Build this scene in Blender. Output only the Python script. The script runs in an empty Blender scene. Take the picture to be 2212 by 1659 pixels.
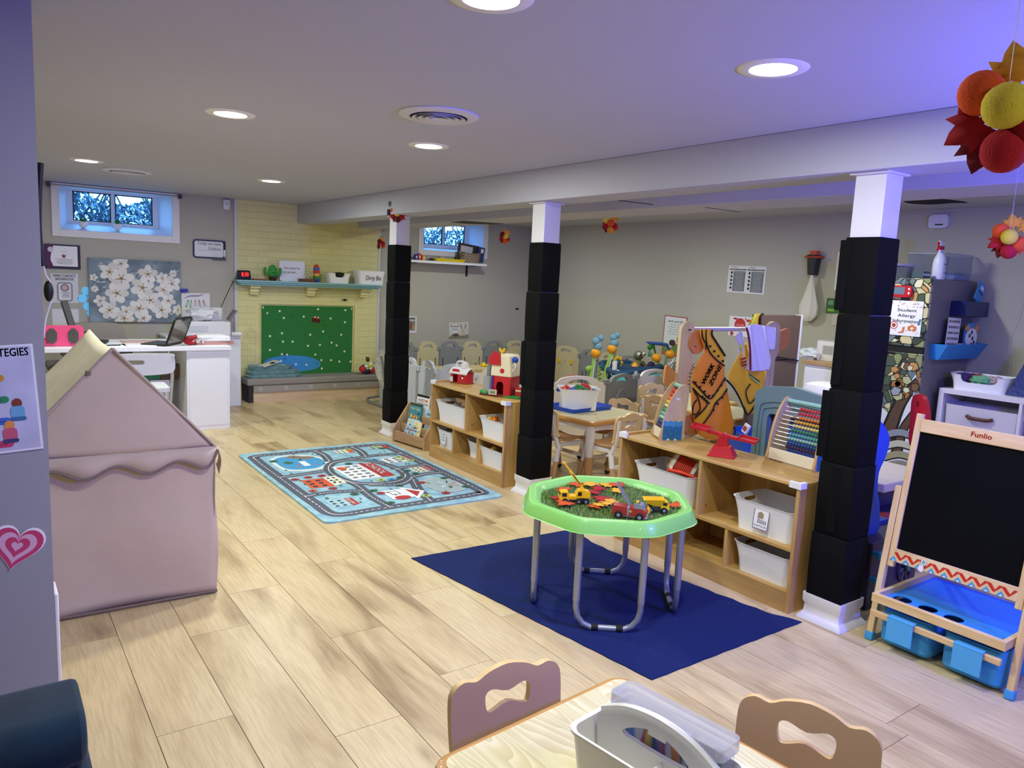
import bpy, bmesh, math, random
from math import sin, cos, pi, radians, sqrt, atan2
from mathutils import Vector, Matrix, noise
from mathutils.geometry import tessellate_polygon
S = bpy.context.scene
COL = S.collection
rnd = random.Random(7)

# ---------------------------------------------------------------- camera calibration
FPX, CX, CY, H = 1625.0, 1106.0, 829.5, 1.45
def _d(u, v): return Vector(((u-CX)/FPX, -(v-CY)/FPX, -1.0)).normalized()
_Y = _d(-60, 548); _X = _d(3400, 712)
_Z = _X.cross(_Y).normalized(); _X = _Y.cross(_Z).normalized()
RC = Matrix((_X, _Y, _Z))            # camera axes -> world axes
def ray(u, v): return RC @ _d(u, v)
def ZP(u, v, z=0.0):
    r = ray(u, v); return Vector((0, 0, H)) + r*((z-H)/r.z)
def YP(u, v, y):
    r = ray(u, v); return Vector((0, 0, H)) + r*(y/r.y)
def XP(u, v, x):
    r = ray(u, v); return Vector((0, 0, H)) + r*(x/r.x)
cd = bpy.data.cameras.new('camera'); cam = bpy.data.objects.new('camera', cd); COL.objects.link(cam)
cd.sensor_fit = 'HORIZONTAL'; cd.sensor_width = 36.0; cd.lens = 36.0*FPX/2212.0
cd.clip_start = 0.02; cd.clip_end = 100
cam.matrix_world = Matrix.Translation((0, 0, H)) @ RC.to_4x4()
S.camera = cam

# ---------------------------------------------------------------- materials
def lin(h):
    if not isinstance(h, str): return tuple(h)[:3]
    h = h.lstrip('#'); o = []
    for i in (0, 2, 4):
        c = int(h[i:i+2], 16)/255
        o.append(c/12.92 if c <= 0.04045 else ((c+0.055)/1.055)**2.4)
    return tuple(o)
_M = {}
def mat(hexc, rough=0.5, metal=0.0, bump=0.0, bs=60.0, var=0.0, trans=0.0, alpha=1.0, coat=0.0, emit=0.0, sheen=0.0, ior=1.45, vs=8.0):
    key = ('m', hexc, rough, metal, bump, bs, var, trans, alpha, coat, emit, sheen, vs)
    if key in _M: return _M[key]
    m = bpy.data.materials.new('paint_'+str(len(_M))); m.use_nodes = True
    nt = m.node_tree; b = nt.nodes['Principled BSDF']; c = lin(hexc)
    b.inputs['Base Color'].default_value = (*c, 1); b.inputs['Roughness'].default_value = rough
    b.inputs['Metallic'].default_value = metal; b.inputs['Transmission Weight'].default_value = trans
    b.inputs['Alpha'].default_value = alpha; b.inputs['Coat Weight'].default_value = coat; b.inputs['IOR'].default_value = ior
    if sheen: b.inputs['Sheen Weight'].default_value = sheen
    if emit:
        b.inputs['Emission Color'].default_value = (*c, 1); b.inputs['Emission Strength'].default_value = emit
    tc = nt.nodes.new('ShaderNodeTexCoord')
    if bump or var:
        n = nt.nodes.new('ShaderNodeTexNoise'); n.inputs['Scale'].default_value = bs; n.inputs['Detail'].default_value = 4
        nt.links.new(tc.outputs['Object'], n.inputs['Vector'])
    if bump:
        bp = nt.nodes.new('ShaderNodeBump'); bp.inputs['Strength'].default_value = bump; bp.inputs['Distance'].default_value = 0.004
        nt.links.new(n.outputs['Fac'], bp.inputs['Height']); nt.links.new(bp.outputs['Normal'], b.inputs['Normal'])
    if var:
        n2 = nt.nodes.new('ShaderNodeTexNoise'); n2.inputs['Scale'].default_value = vs; n2.inputs['Detail'].default_value = 3
        nt.links.new(tc.outputs['Object'], n2.inputs['Vector'])
        r = nt.nodes.new('ShaderNodeValToRGB')
        r.color_ramp.elements[0].position = 0.3; r.color_ramp.elements[1].position = 0.7
        r.color_ramp.elements[0].color = (*[x*(1-var) for x in c], 1); r.color_ramp.elements[1].color = (*[min(1, x*(1+var*0.6)) for x in c], 1)
        nt.links.new(n2.outputs['Fac'], r.inputs['Fac']); nt.links.new(r.outputs['Color'], b.inputs['Base Color'])
    _M[key] = m; return m
def wood(c1, c2, rough=0.45, scale=6.0, axis='X', stretch=10.0, strips=0.0, key=None):
    k = ('w', c1, c2, rough, scale, axis, stretch, strips)
    if k in _M: return _M[k]
    m = bpy.data.materials.new('wood_'+str(len(_M))); m.use_nodes = True
    nt = m.node_tree; b = nt.nodes['Principled BSDF']; L = nt.links.new
    tc = nt.nodes.new('ShaderNodeTexCoord'); mp = nt.nodes.new('ShaderNodeMapping')
    sc = [scale*stretch]*3; sc['XYZ'.index(axis)] = scale
    mp.inputs['Scale'].default_value = sc; L(tc.outputs['Object'], mp.inputs['Vector'])
    n = nt.nodes.new('ShaderNodeTexNoise'); n.inputs['Scale'].default_value = 1.0; n.inputs['Detail'].default_value = 5
    n.inputs['Roughness'].default_value = 0.6; n.inputs['Distortion'].default_value = 0.4
    L(mp.outputs['Vector'], n.inputs['Vector'])
    r = nt.nodes.new('ShaderNodeValToRGB'); r.color_ramp.elements[0].position = 0.32; r.color_ramp.elements[1].position = 0.68
    r.color_ramp.elements[0].color = (*lin(c1), 1); r.color_ramp.elements[1].color = (*lin(c2), 1)
    L(n.outputs['Fac'], r.inputs['Fac']); src = r.outputs['Color']
    if strips:
        br = nt.nodes.new('ShaderNodeTexBrick'); mp2 = nt.nodes.new('ShaderNodeMapping')
        if axis == 'Y': mp2.inputs['Rotation'].default_value = (0, radians(90), radians(90))
        if axis == 'Z': mp2.inputs['Rotation'].default_value = (0, radians(90), 0)
        if axis == 'X': mp2.inputs['Rotation'].default_value = (radians(90), 0, 0)
        L(tc.outputs['Object'], mp2.inputs['Vector']); L(mp2.outputs['Vector'], br.inputs['Vector'])
        br.inputs['Scale'].default_value = 1; br.inputs['Brick Width'].default_value = 0.35; br.inputs['Row Height'].default_value = strips
        br.inputs['Mortar Size'].default_value = 0.0
        br.inputs['Color1'].default_value = (0.82, 0.82, 0.82, 1); br.inputs['Color2'].default_value = (1, 1, 1, 1)
        mx = nt.nodes.new('ShaderNodeMix'); mx.data_type = 'RGBA'; mx.blend_type = 'MULTIPLY'; mx.inputs[0].default_value = 1
        L(src, mx.inputs[6]); L(br.outputs['Color'], mx.inputs[7]); src = mx.outputs[2]
    L(src, b.inputs['Base Color']); b.inputs['Roughness'].default_value = rough
    _M[k] = m; return m

# ---------------------------------------------------------------- mesh builder
def rr(w, h, r, n=5, cx=0, cy=0):
    o = []
    r = min(r, w/2-1e-5, h/2-1e-5)
    for (sx, sy, a0) in ((1, -1, -90), (1, 1, 0), (-1, 1, 90), (-1, -1, 180)):
        for i in range(n+1):
            a = radians(a0+90*i/n); o.append((cx+sx*(w/2-r)+r*cos(a), cy+sy*(h/2-r)+r*sin(a)))
    return o
def ell(w, h, n=20, cx=0, cy=0, rot=0):
    o = []
    for i in range(n):
        a = 2*pi*i/n; x, y = w/2*cos(a), h/2*sin(a)
        o.append((cx+x*cos(rot)-y*sin(rot), cy+x*sin(rot)+y*cos(rot)))
    return o
def sm(pts, k=4, closed=True):
    """Catmull-Rom smoothing of a point list"""
    P = [Vector(p) for p in pts]; n = len(P); o = []
    rng = n if closed else n-1
    for i in range(rng):
        if closed: a, b, c, d = P[i-1], P[i], P[(i+1) % n], P[(i+2) % n]
        else: a, b, c, d = P[max(0, i-1)], P[i], P[i+1], P[min(n-1, i+2)]
        for j in range(k):
            t = j/k; o.append(0.5*((2*b)+(c-a)*t+(2*a-5*b+4*c-d)*t*t+(3*b-a-3*c+d)*t**3))
    if not closed: o.append(P[-1])
    return [tuple(p) for p in o]
_TX = {}
def text_mesh(s, extr=0.0):
    if s not in _TX:
        cu = bpy.data.curves.new('t', 'FONT'); cu.body = s; cu.size = 1.0; cu.resolution_u = 2
        ob = bpy.data.objects.new('t', cu); me = bpy.data.meshes.new_from_object(ob)
        _TX[s] = ([tuple(v.co) for v in me.vertices], [tuple(p.vertices) for p in me.polygons])
        bpy.data.objects.remove(ob); bpy.data.curves.remove(cu); bpy.data.meshes.remove(me)
    return _TX[s]
class B:
    def __init__(s): s.v = []; s.f = []; s.fm = []; s.m = []; s.T = Matrix(); s.k = 0
    def mi(s, m):
        if m not in s.m: s.m.append(m)
        return s.m.index(m)
    def add(s, vs, fs, m):
        o = len(s.v); i = s.mi(m)
        s.v += [tuple(s.T @ Vector(p)) for p in vs]
        for f in fs: s.f.append(tuple(o+a for a in f)); s.fm.append(i)
        return s
    def at(s, x=0, y=0, z=0, rx=0, ry=0, rz=0, sc=1):
        s.T = Matrix.Translation((x, y, z)) @ Matrix.Rotation(rz, 4, 'Z') @ Matrix.Rotation(ry, 4, 'Y') @ Matrix.Rotation(rx, 4, 'X') @ Matrix.Scale(sc, 4); return s
    def bx(s, x0, x1, y0, y1, z0, z1, m):
        v = [(x, y, z) for x in (x0, x1) for y in (y0, y1) for z in (z0, z1)]
        return s.add(v, [(0, 1, 3, 2), (4, 6, 7, 5), (0, 4, 5, 1), (2, 3, 7, 6), (0, 2, 6, 4), (1, 5, 7, 3)], m)
    def box(s, c, d, m): return s.bx(c[0]-d[0]/2, c[0]+d[0]/2, c[1]-d[1]/2, c[1]+d[1]/2, c[2]-d[2]/2, c[2]+d[2]/2, m)
    def loft(s, rings, m, c0=True, c1=True, close=True):
        n = len(rings[0]); v = [p for r in rings for p in r]; f = []
        for i in range(len(rings)-1):
            for j in range(n if close else n-1):
                a = i*n+j; b = i*n+(j+1) % n; f.append((a, b, b+n, a+n))
        if c0: f.append(tuple(reversed(range(n))))
        if c1: f.append(tuple(range((len(rings)-1)*n, len(rings)*n)))
        return s.add(v, f, m)
    def tube(s, pts, r, m, n=8, cap=True, closed=False):
        P = [Vector(p) for p in pts]; R = r if isinstance(r, (list, tuple)) else [r]*len(P); rings = []; N = len(P)
        t0 = (P[1]-P[0]).normalized(); up = Vector((0, 0, 1)) if abs(t0.z) < 0.9 else Vector((1, 0, 0))
        u = t0.cross(up).normalized()
        for i in range(N):
            if closed: t = (P[(i+1) % N]-P[i-1]).normalized()
            else: t = (P[min(i+1, N-1)]-P[max(i-1, 0)]).normalized()
            u = (u - t*u.dot(t)).normalized(); w = t.cross(u)
            rings.append([tuple(P[i]+(u*cos(2*pi*j/n)+w*sin(2*pi*j/n))*R[i]) for j in range(n)])
        if closed: rings.append(rings[0])
        return s.loft(rings, m, cap and not closed, cap and not closed)
    def cyl(s, a, b, r, m, r2=None, n=16): return s.tube([a, b], [r, r if r2 is None else r2], m, n)
    def lathe(s, prof, m, n=24, c=(0, 0, 0), c0=True, c1=True):
        rings = [[(c[0]+r*cos(2*pi*j/n), c[1]+r*sin(2*pi*j/n), c[2]+z) for j in range(n)] for r, z in prof]
        return s.loft(rings, m, c0, c1)
    def sph(s, c, r, m, n=10):
        if not isinstance(r, (tuple, list)): r = (r, r, r)
        rings = []
        for i in range(1, n):
            a = pi*i/n; rings.append([(c[0]+r[0]*sin(a)*cos(2*pi*j/(n+4)), c[1]+r[1]*sin(a)*sin(2*pi*j/(n+4)), c[2]-r[2]*cos(a)) for j in range(n+4)])
        k = n+4; v = [p for q in rings for p in q]; f = []
        for i in range(len(rings)-1):
            for j in range(k): f.append((i*k+j, i*k+(j+1) % k, (i+1)*k+(j+1) % k, (i+1)*k+j))
        v.append((c[0], c[1], c[2]-r[2])); v.append((c[0], c[1], c[2]+r[2]))
        for j in range(k):
            f.append((len(v)-2, (j+1) % k, j)); q = (len(rings)-1)*k; f.append((len(v)-1, q+j, q+(j+1) % k))
        return s.add(v, f, m)
    def plate(s, pts, m, d0, d1, holes=(), ax='XZ', me=None):
        """extrude a 2-D outline (with holes); ax says which world axes the outline lies in"""
        def P(a, b, d): return {'XZ': (a, d, b), 'XY': (a, b, d), 'YZ': (d, a, b)}[ax]
        loops = [list(pts)]+[list(h) for h in holes]
        flat = [p for l in loops for p in l]; n = len(flat)
        tri = tessellate_polygon([[Vector((p[0], p[1], 0)) for p in l] for l in loops])
        v = [P(p[0], p[1], d0) for p in flat]+[P(p[0], p[1], d1) for p in flat]
        s.add(v, [tuple(t) for t in tri]+[tuple(i+n for i in reversed(t)) for t in tri], m)
        f = []; o = 0
        for l in loops:
            k = len(l)
            for i in range(k): a = o+i; b = o+(i+1) % k; f.append((a, b, b+n, a+n))
            o += k
        return s.add(v, f, me or m)
    def flat(s, pts, m, lift=None, holes=()):
        """a thin printed shape on a sheet in the XZ plane that faces -Y; every next one lies a hair higher"""
        if lift is None: s.k += 1; lift = 0.0004+0.00006*s.k
        loops = [list(pts)]+[list(h) for h in holes]; fl = [p for l in loops for p in l]
        tri = tessellate_polygon([[Vector((p[0], p[1], 0)) for p in l] for l in loops])
        return s.add([(p[0], -lift, p[1]) for p in fl], [tuple(t) for t in tri], m)
    def text(s, t, x, z, h, m, al='C', w=None, shear=0.0, bold=0, rot=0.0):
        v, f = text_mesh(t)
        if not v: return s
        xs = [p[0] for p in v]; W = max(xs)-min(xs); sc = h/0.72; sx = sc
        if w: sx = w/W
        s.k += 1; y = -(0.0004+0.00006*s.k)
        ox = {'C': -W*sx/2-min(xs)*sx, 'L': -min(xs)*sx, 'R': -max(xs)*sx}[al]
        offs = [(0, 0)]+([(bold*h*0.04, 0), (0, bold*h*0.04), (bold*h*0.04, bold*h*0.04)] if bold else [])
        for dx, dz in offs:
            q = []
            for p in v:
                a, b = p[0]*sx+ox+dx+shear*p[1]*sc, p[1]*sc+dz
                q.append((x+a*cos(rot)-b*sin(rot), y, z+a*sin(rot)+b*cos(rot)))
            s.add(q, f, m)
        return s
    def grid(s, fn, nu, nv, m, wrap=False):
        v = [fn(i/nu, j/nv) for i in range(nu+1) for j in range(nv+1)]
        f = [(i*(nv+1)+j, (i+1)*(nv+1)+j, (i+1)*(nv+1)+j+1, i*(nv+1)+j+1) for i in range(nu) for j in range(nv)]
        return s.add(v, f, m)
    def mesh(s, name, smooth=True, ang=35, fix=True):
        me = bpy.data.meshes.new(name); me.from_pydata(s.v, [], s.f)
        for m in s.m: me.materials.append(m)
        me.polygons.foreach_set('material_index', s.fm); me.update()
        if fix:
            bm = bmesh.new(); bm.from_mesh(me); bmesh.ops.recalc_face_normals(bm, faces=bm.faces); bm.to_mesh(me); bm.free()
        if smooth:
            me.polygons.foreach_set('use_smooth', [True]*len(me.polygons)); me.set_sharp_from_angle(angle=radians(ang))
        return me
def obj(name, b, parent=None, loc=(0, 0, 0), rz=0.0, bevel=0.0, seg=2, smooth=True, solid=0.0, sub=0, label=None, cat=None, group=None, kind=None, ang=35, rot=None, fix=True):
    o = bpy.data.objects.new(name, b.mesh(name, smooth, ang, fix)); COL.objects.link(o)
    if parent: o.parent = parent
    o.location = loc; o.rotation_euler = rot if rot else (0, 0, rz)
    if solid:
        md = o.modifiers.new('solid', 'SOLIDIFY'); md.thickness = solid; md.offset = 0
    if sub:
        md = o.modifiers.new('sub', 'SUBSURF'); md.levels = sub; md.render_levels = sub
    if bevel:
        md = o.modifiers.new('bevel', 'BEVEL'); md.width = bevel; md.segments = seg; md.limit_method = 'ANGLE'; md.angle_limit = radians(40)
    tag(o, label, cat, group, kind); return o
def tag(o, label=None, cat=None, group=None, kind=None):
    if label: o['label'] = label
    if cat: o['category'] = cat
    if group: o['group'] = group
    if kind: o['kind'] = kind
    return o
def thing(name, label, cat, loc=(0, 0, 0), rz=0.0, group=None):
    o = bpy.data.objects.new(name, None); COL.objects.link(o); o.location = loc; o.rotation_euler = (0, 0, rz); o.empty_display_size = 0.05
    return tag(o, label, cat, group)
def dup(root, loc, rz=0.0, label=None, group=None):
    r = root.copy(); COL.objects.link(r); r.location = loc; r.rotation_euler = (0, 0, rz)
    if label: r['label'] = label
    if group: r['group'] = group
    for ch in list(root.children):
        c = ch.copy(); COL.objects.link(c); c.parent = r
        for g in ch.children:
            d = g.copy(); COL.objects.link(d); d.parent = c
    return r
def cut(o, cutters):
    """carve openings out of a mesh for good (the cutting shapes are deleted)"""
    t = bpy.data.objects.new('cutter', cutters.mesh('cutter', False)); COL.objects.link(t)
    t.matrix_world = Matrix.Translation(o.location) @ o.rotation_euler.to_matrix().to_4x4()
    par = o.parent; o.parent = None
    md = o.modifiers.new('cut', 'BOOLEAN'); md.object = t; md.operation = 'DIFFERENCE'; md.solver = 'EXACT'
    bpy.context.view_layer.update()
    me = bpy.data.meshes.new_from_object(o.evaluated_get(bpy.context.evaluated_depsgraph_get()))
    o.modifiers.clear(); o.data = me; bpy.data.objects.remove(t); o.parent = par; return o
WHITE = mat('e9e9ee', 0.45); BLACK = mat('17171a', 0.5); DARK = mat('2b2b2f', 0.6)
# ---------------------------------------------------------------- the room
CEIL, YW, XB, YN, XL = 2.155, 8.42, 6.25, -1.6, -0.9
wallm = mat('b9b6a9', 0.75, bump=0.08, bs=180)
ceilm = mat('bcbcc6', 0.8, bump=0.05, bs=150)
trimw = mat('eceaea', 0.45)
def planks():
    m = bpy.data.materials.new('oak_planks'); m.use_nodes = True
    nt = m.node_tree; L = nt.links.new; b = nt.nodes['Principled BSDF']
    at_ = nt.nodes.new('ShaderNodeAttribute'); at_.attribute_name = 'tone'
    tc = nt.nodes.new('ShaderNodeTexCoord')
    add = nt.nodes.new('ShaderNodeVectorMath'); add.operation = 'MULTIPLY_ADD'
    L(at_.outputs['Color'], add.inputs[0]); add.inputs[1].default_value = (7, 13, 5); L(tc.outputs['Object'], add.inputs[2])
    def ns(scale, stretch, detail, dist):
        mp = nt.nodes.new('ShaderNodeMapping'); mp.inputs['Scale'].default_value = (scale*stretch, scale, scale)
        L(add.outputs[0], mp.inputs['Vector']); n = nt.nodes.new('ShaderNodeTexNoise'); n.inputs['Scale'].default_value = 1
        n.inputs['Detail'].default_value = detail; n.inputs['Distortion'].default_value = dist; L(mp.outputs['Vector'], n.inputs['Vector']); return n
    big = ns(1.0, 4.5, 3, 0.9); fine = ns(7, 16, 6, 0.3)
    r = nt.nodes.new('ShaderNodeValToRGB'); e = r.color_ramp.elements
    e[0].position = 0.30; e[0].color = (*lin('a48a63'), 1); e[1].position = 0.62; e[1].color = (*lin('dcc698'), 1)
    x = e.new(0.42); x.color = (*lin('c6ae82'), 1); x = e.new(0.5); x.color = (*lin('d6bf90'), 1)
    mx = nt.nodes.new('ShaderNodeMath'); mx.operation = 'MULTIPLY_ADD'; mx.inputs[1].default_value = 0.16
    L(at_.outputs['Fac'], mx.inputs[0]); 
    m2 = nt.nodes.new('ShaderNodeMath'); m2.operation = 'ADD'; m2.inputs[1].default_value = -0.04
    L(big.outputs['Fac'], m2.inputs[0]); L(m2.outputs[0], mx.inputs[2]); L(mx.outputs[0], r.inputs['Fac'])
    r2 = nt.nodes.new('ShaderNodeValToRGB'); r2.color_ramp.elements[0].position = 0.35; r2.color_ramp.elements[1].position = 0.6
    r2.color_ramp.elements[0].color = (0.80, 0.78, 0.76, 1); r2.color_ramp.elements[1].color = (1, 1, 1, 1); L(fine.outputs['Fac'], r2.inputs['Fac'])
    mm = nt.nodes.new('ShaderNodeMix'); mm.data_type = 'RGBA'; mm.blend_type = 'MULTIPLY'; mm.inputs[0].default_value = 0.8
    L(r.outputs['Color'], mm.inputs[6]); L(r2.outputs['Color'], mm.inputs[7])
    # knots
    mp = nt.nodes.new('ShaderNodeMapping'); mp.inputs['Scale'].default_value = (3.6, 1.9, 1); L(add.outputs[0], mp.inputs['Vector'])
    vo = nt.nodes.new('ShaderNodeTexVoronoi'); vo.inputs['Scale'].default_value = 1.0; L(mp.outputs['Vector'], vo.inputs['Vector'])
    kr = nt.nodes.new('ShaderNodeValToRGB'); kr.color_ramp.elements[0].position = 0.0; kr.color_ramp.elements[0].color = (0.52, 0.42, 0.34, 1)
    kr.color_ramp.elements[1].position = 0.14; kr.color_ramp.elements[1].color = (1, 1, 1, 1); L(vo.outputs['Distance'], kr.inputs['Fac'])
    m3 = nt.nodes.new('ShaderNodeMix'); m3.data_type = 'RGBA'; m3.blend_type = 'MULTIPLY'; m3.inputs[0].default_value = 0.7
    L(mm.outputs[2], m3.inputs[6]); L(kr.outputs['Color'], m3.inputs[7]); L(m3.outputs[2], b.inputs['Base Color'])
    b.inputs['Roughness'].default_value = 0.36
    bp = nt.nodes.new('ShaderNodeBump'); bp.inputs['Strength'].default_value = 0.12; bp.inputs['Distance'].default_value = 0.002
    L(fine.outputs['Fac'], bp.inputs['Height']); L(bp.outputs['Normal'], b.inputs['Normal'])
    return m
fb = B(); pm = planks(); gap = mat('4a3b2c', 0.9); tones = []
fb.bx(XL-0.1, XB+0.1, YN-0.1, YW+0.1, -0.05, -0.003, gap); tones += [0.5]*6
known = {0: 3.115, 2: 2.97, 4: 2.688, 5: 3.455, 7: 3.735, 1: 2.35, 3: 3.3, 6: 2.9}
k = -6
while 0.169+0.2325*k < XB:
    x0 = max(0.169+0.2325*k, XL); x1 = min(0.169+0.2325*(k+1), XB)
    y = known.get(k, 3.0+rnd.random()*1.2) - 1.23*5
    while y < YW:
        y0, y1 = max(y, YN), min(y+1.23, YW)
        if y1 > y0+0.01 and x1 > x0+0.01:
            g = 0.0011
            fb.bx(x0+g, x1-g, y0+g, y1-g, -0.003, 0, pm); t = rnd.random(); tones += [t]*6
        y += 1.23
    k += 1
floor = obj('floor', fb, smooth=False, kind='structure', fix=False)
ca = floor.data.attributes.new('tone', 'FLOAT_COLOR', 'FACE')
for i, t in enumerate(tones): ca.data[i].color = (t, (t*7.3) % 1, (t*3.7) % 1, 1)
obj('ceiling', B().bx(XL-0.1, XB+0.1, YN-0.1, YW+0.4, CEIL, CEIL+0.08, ceilm), kind='structure')
# far wall with two window openings (casing openings)
W1 = (0.69, 1.68, 1.72, 2.134); W2 = (4.58, 5.47, 1.765, 2.14)
def wall_xz(name, x0, x1, y0, y1, holes, m):
    b = B(); xs = sorted([x0, x1]+[h[0] for h in holes]+[h[1] for h in holes])
    for a, c in zip(xs[:-1], xs[1:]):
        hh = [h for h in holes if h[0] <= a+1e-6 and h[1] >= c-1e-6]
        if hh: b.bx(a, c, y0, y1, 0, hh[0][2], m); b.bx(a, c, y0, y1, hh[0][3], CEIL, m)
        else: b.bx(a, c, y0, y1, 0, CEIL, m)
    return obj(name, b, kind='structure', smooth=False)
wall_xz('wall_far_left', XL-0.1, 2.30, YW, YW+0.30, [W1], wallm)
wall_xz('wall_far_middle', 2.30, 3.97, YW, YW+0.30, [], wallm)
wall_xz('wall_far_right', 3.97, XB+0.1, YW, YW+0.30, [W2], wallm)
obj('wall_right', B().bx(XB, XB+0.1, YN-0.1, YW, 0, CEIL, wallm), kind='structure')
obj('wall_left', B().bx(XL-0.1, XL, YN, YW, 0, CEIL, wallm), kind='structure')
obj('wall_near', B().bx(XL-0.1, XB, YN-0.1, YN, 0, CEIL, wallm), kind='structure')
YF = 2.6; XE = YP(98, 800, YF).x
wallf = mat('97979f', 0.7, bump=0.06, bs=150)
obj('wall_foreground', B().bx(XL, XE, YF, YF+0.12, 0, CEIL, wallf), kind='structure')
zb = YP(124, 1284, YF).z
obj('baseboard_foreground', B().bx(XE, XE+0.012, YF+0.002, YF+0.118, 0, zb, trimw), kind='structure', bevel=0.004)
for nm, a in (('baseboard_far_left', (XL, 2.28, YW-0.014, YW)), ('baseboard_far_right', (4.0, XB, YW-0.014, YW)), ('baseboard_right', (XB-0.014, XB, YN, YW-0.02))):
    obj(nm, B().bx(*a, 0.0, 0.11, trimw), kind='structure', bevel=0.003)
# windows
glass = mat('ffffff', 0.02, trans=1.0, ior=1.02); sash = mat('dfe6ee', 0.5, bump=0.3, bs=40)
def window(n, W, inset, zs, px, ws, wd):
    """casing, splayed reveal, sash and panes"""
    x0, x1, z0, z1 = W; c = 0.068; w = thing('window_'+str(n), None, None, ((x0+x1)/2, YW, z0)); w['kind'] = 'structure'
    X0, X1, Z0, Z1 = x0-w.location.x, x1-w.location.x, 0, z1-z0
    b = B(); top = CEIL-z0-0.005
    b.bx(X0-c, X0, -0.018, 0, -c, top, trimw); b.bx(X1, X1+c, -0.018, 0, -c, top, trimw)
    b.bx(X0, X1, -0.018, 0, -c, 0, trimw); b.bx(X0, X1, -0.018, 0, Z1, top, trimw)
    obj('casing', b, w, bevel=0.003)
    yb = 0.27; i = inset; a0, a1, b0, b1 = X0+i, X1-i, zs-z0, Z1-0.005
    b = B(); F = [(X0, 0, 0), (X1, 0, 0), (X1, 0, Z1), (X0, 0, Z1)]; K = [(a0, yb, b0), (a1, yb, b0), (a1, yb, b1), (a0, yb, b1)]
    b.add(F+K, [(0, 1, 5, 4), (1, 2, 6, 5), (2, 3, 7, 6), (3, 0, 4, 7)], sash); obj('reveal', b, w, fix=False, smooth=False, solid=0.004)
    b = B(); t = 0.05; zc = b0
    b.bx(a0, a1, yb, yb+0.03, zc, zc+wd, sash); b.bx(a0, a1, yb, yb+0.03, b1-0.02, b1, sash)
    b.bx(a0, a0+t, yb, yb+0.03, zc+wd, b1-0.02, sash); b.bx(a1-t, a1, yb, yb+0.03, zc+wd, b1-0.02, sash)
    mx = a0+(a1-a0)*px; b.bx(mx-ws/2, mx+ws/2, yb-0.004, yb+0.03, zc+wd, b1-0.02, sash)
    obj('sash', b, w, bevel=0.003)
    g = B()
    for (p, q) in ((a0+t, mx-ws/2), (mx+ws/2, a1-t)):
        k = 0.011; h0, h1 = zc+wd, b1-0.02
        for r in ((p, q, h1-k, h1), (p, q, h0, h0+k*0.6), (p, p+k, h0, h1), (q-k, q, h0, h1)):
            g.bx(r[0], r[1], yb+0.004, yb+0.012, r[2], r[3], mat('20242c', 0.6))
    obj('gasket', g, w)
    for (p, q) in ((a0+t, mx-ws/2), (mx+ws/2, a1-t)):
        obj('pane', B().bx(p, q, yb+0.014, yb+0.018, zc+wd, b1-0.02, glass), w, smooth=False)
    return w
window(1, W1, 0.085, 1.795, 0.49, 0.035, 0.03)
window(2, W2, 0.07, 1.80, 0.50, 0.03, 0.05)
# beam over the posts and the lower soffit beyond it
obj('trim_1', B().bx(2.965, 3.22, YN, YW-0.001, 1.955, CEIL, ceilm), kind='structure', bevel=0.004)
b = B().bx(3.70, 4.10, YN, YW-0.001, 1.965, CEIL, ceilm).bx(3.22, 3.70, YN, YW-0.001, 2.03, CEIL, ceilm)
obj('trim_2', b, kind='structure', bevel=0.003)
# thin board seams and peeling cracks under the beams
cr = mat('3a3840', 0.9)
b = B()
for (u0, v0, u1, v1, z) in ((1321, 431, 1410, 442, 1.964), (1523, 448, 1600, 458, 1.964), (2105, 369, 2200, 393, 2.029)):
    p, q = ZP(u0, v0, z), ZP(u1, v1, z); b.tube([p, q], 0.0025, cr, 5)
obj('trim_3', b, kind='structure')
pn = B(); hol = sm([ZP(*p, CEIL)[:2] for p in ((1955, 430), (2000, 428), (2050, 431), (2090, 437), (2055, 438), (2010, 441), (1960, 438))], 3)
pn.plate(hol, mat('08080a', 0.9), CEIL-0.003, CEIL-0.0005, ax='XY')
obj('trim_4', pn, kind='structure')
b = B(); hol = [ZP(*p, 1.965)[:2] for p in ((975, 480), (1000, 477), (1090, 483), (1060, 484), (1010, 483))]
b.plate(hol, mat('3a3a42', 0.9), 1.962, 1.9645, ax='XY'); obj('trim_5', b, kind='structure')

# ---------------------------------------------------------------- outside
b = B(); b.bx(-8, 16, YW+0.5, 24, 1.45, 1.55, mat('4b5a50', 0.9, var=0.4)); obj('ground_outside', b, kind='structure', smooth=False)
def hedge(name, label, x0, x1, y, seed, dens, h):
    r = random.Random(seed); b = B(); lm = [mat('45545c', 0.8), mat('66767e', 0.8), mat('28343c', 0.8)]
    for i in range(dens):
        x = r.uniform(x0, x1); hh = h*(0.6+0.4*noise.noise(Vector((x*0.9, seed, 0)))) + 0.2
        z = 1.55+hh*r.random()**0.8; yy = y+r.uniform(-0.5, 0.5); s_ = r.uniform(0.012, 0.045); a = r.uniform(0, 6.28); t = r.uniform(-1, 1)
        p = Vector((x, yy, z)); u = Vector((cos(a), sin(a)*0.4, t))*s_; w = Vector((-sin(a)*t, cos(a)*0.3, 1-abs(t)))*s_*0.6
        b.add([p-u, p+w, p+u, p-w], [(0, 1, 2, 3)], lm[i % 3])
    for i in range(int((x1-x0)*16)):
        x = r.uniform(x0, x1); p = Vector((x, y+r.uniform(-.4, .4), 1.5)); pts = [p.copy()]
        for j in range(5):
            p = p+Vector((r.uniform(-.22, .22), 0, h*0.32)); pts.append(p.copy())
        b.tube(pts, [0.018, 0.015, 0.012, 0.009, 0.006, 0.003], mat('3a3a3a', 0.9), 4)
    o = obj(name, b, smooth=False, label=label, cat='hedge', kind='stuff', fix=False); return o
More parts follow.
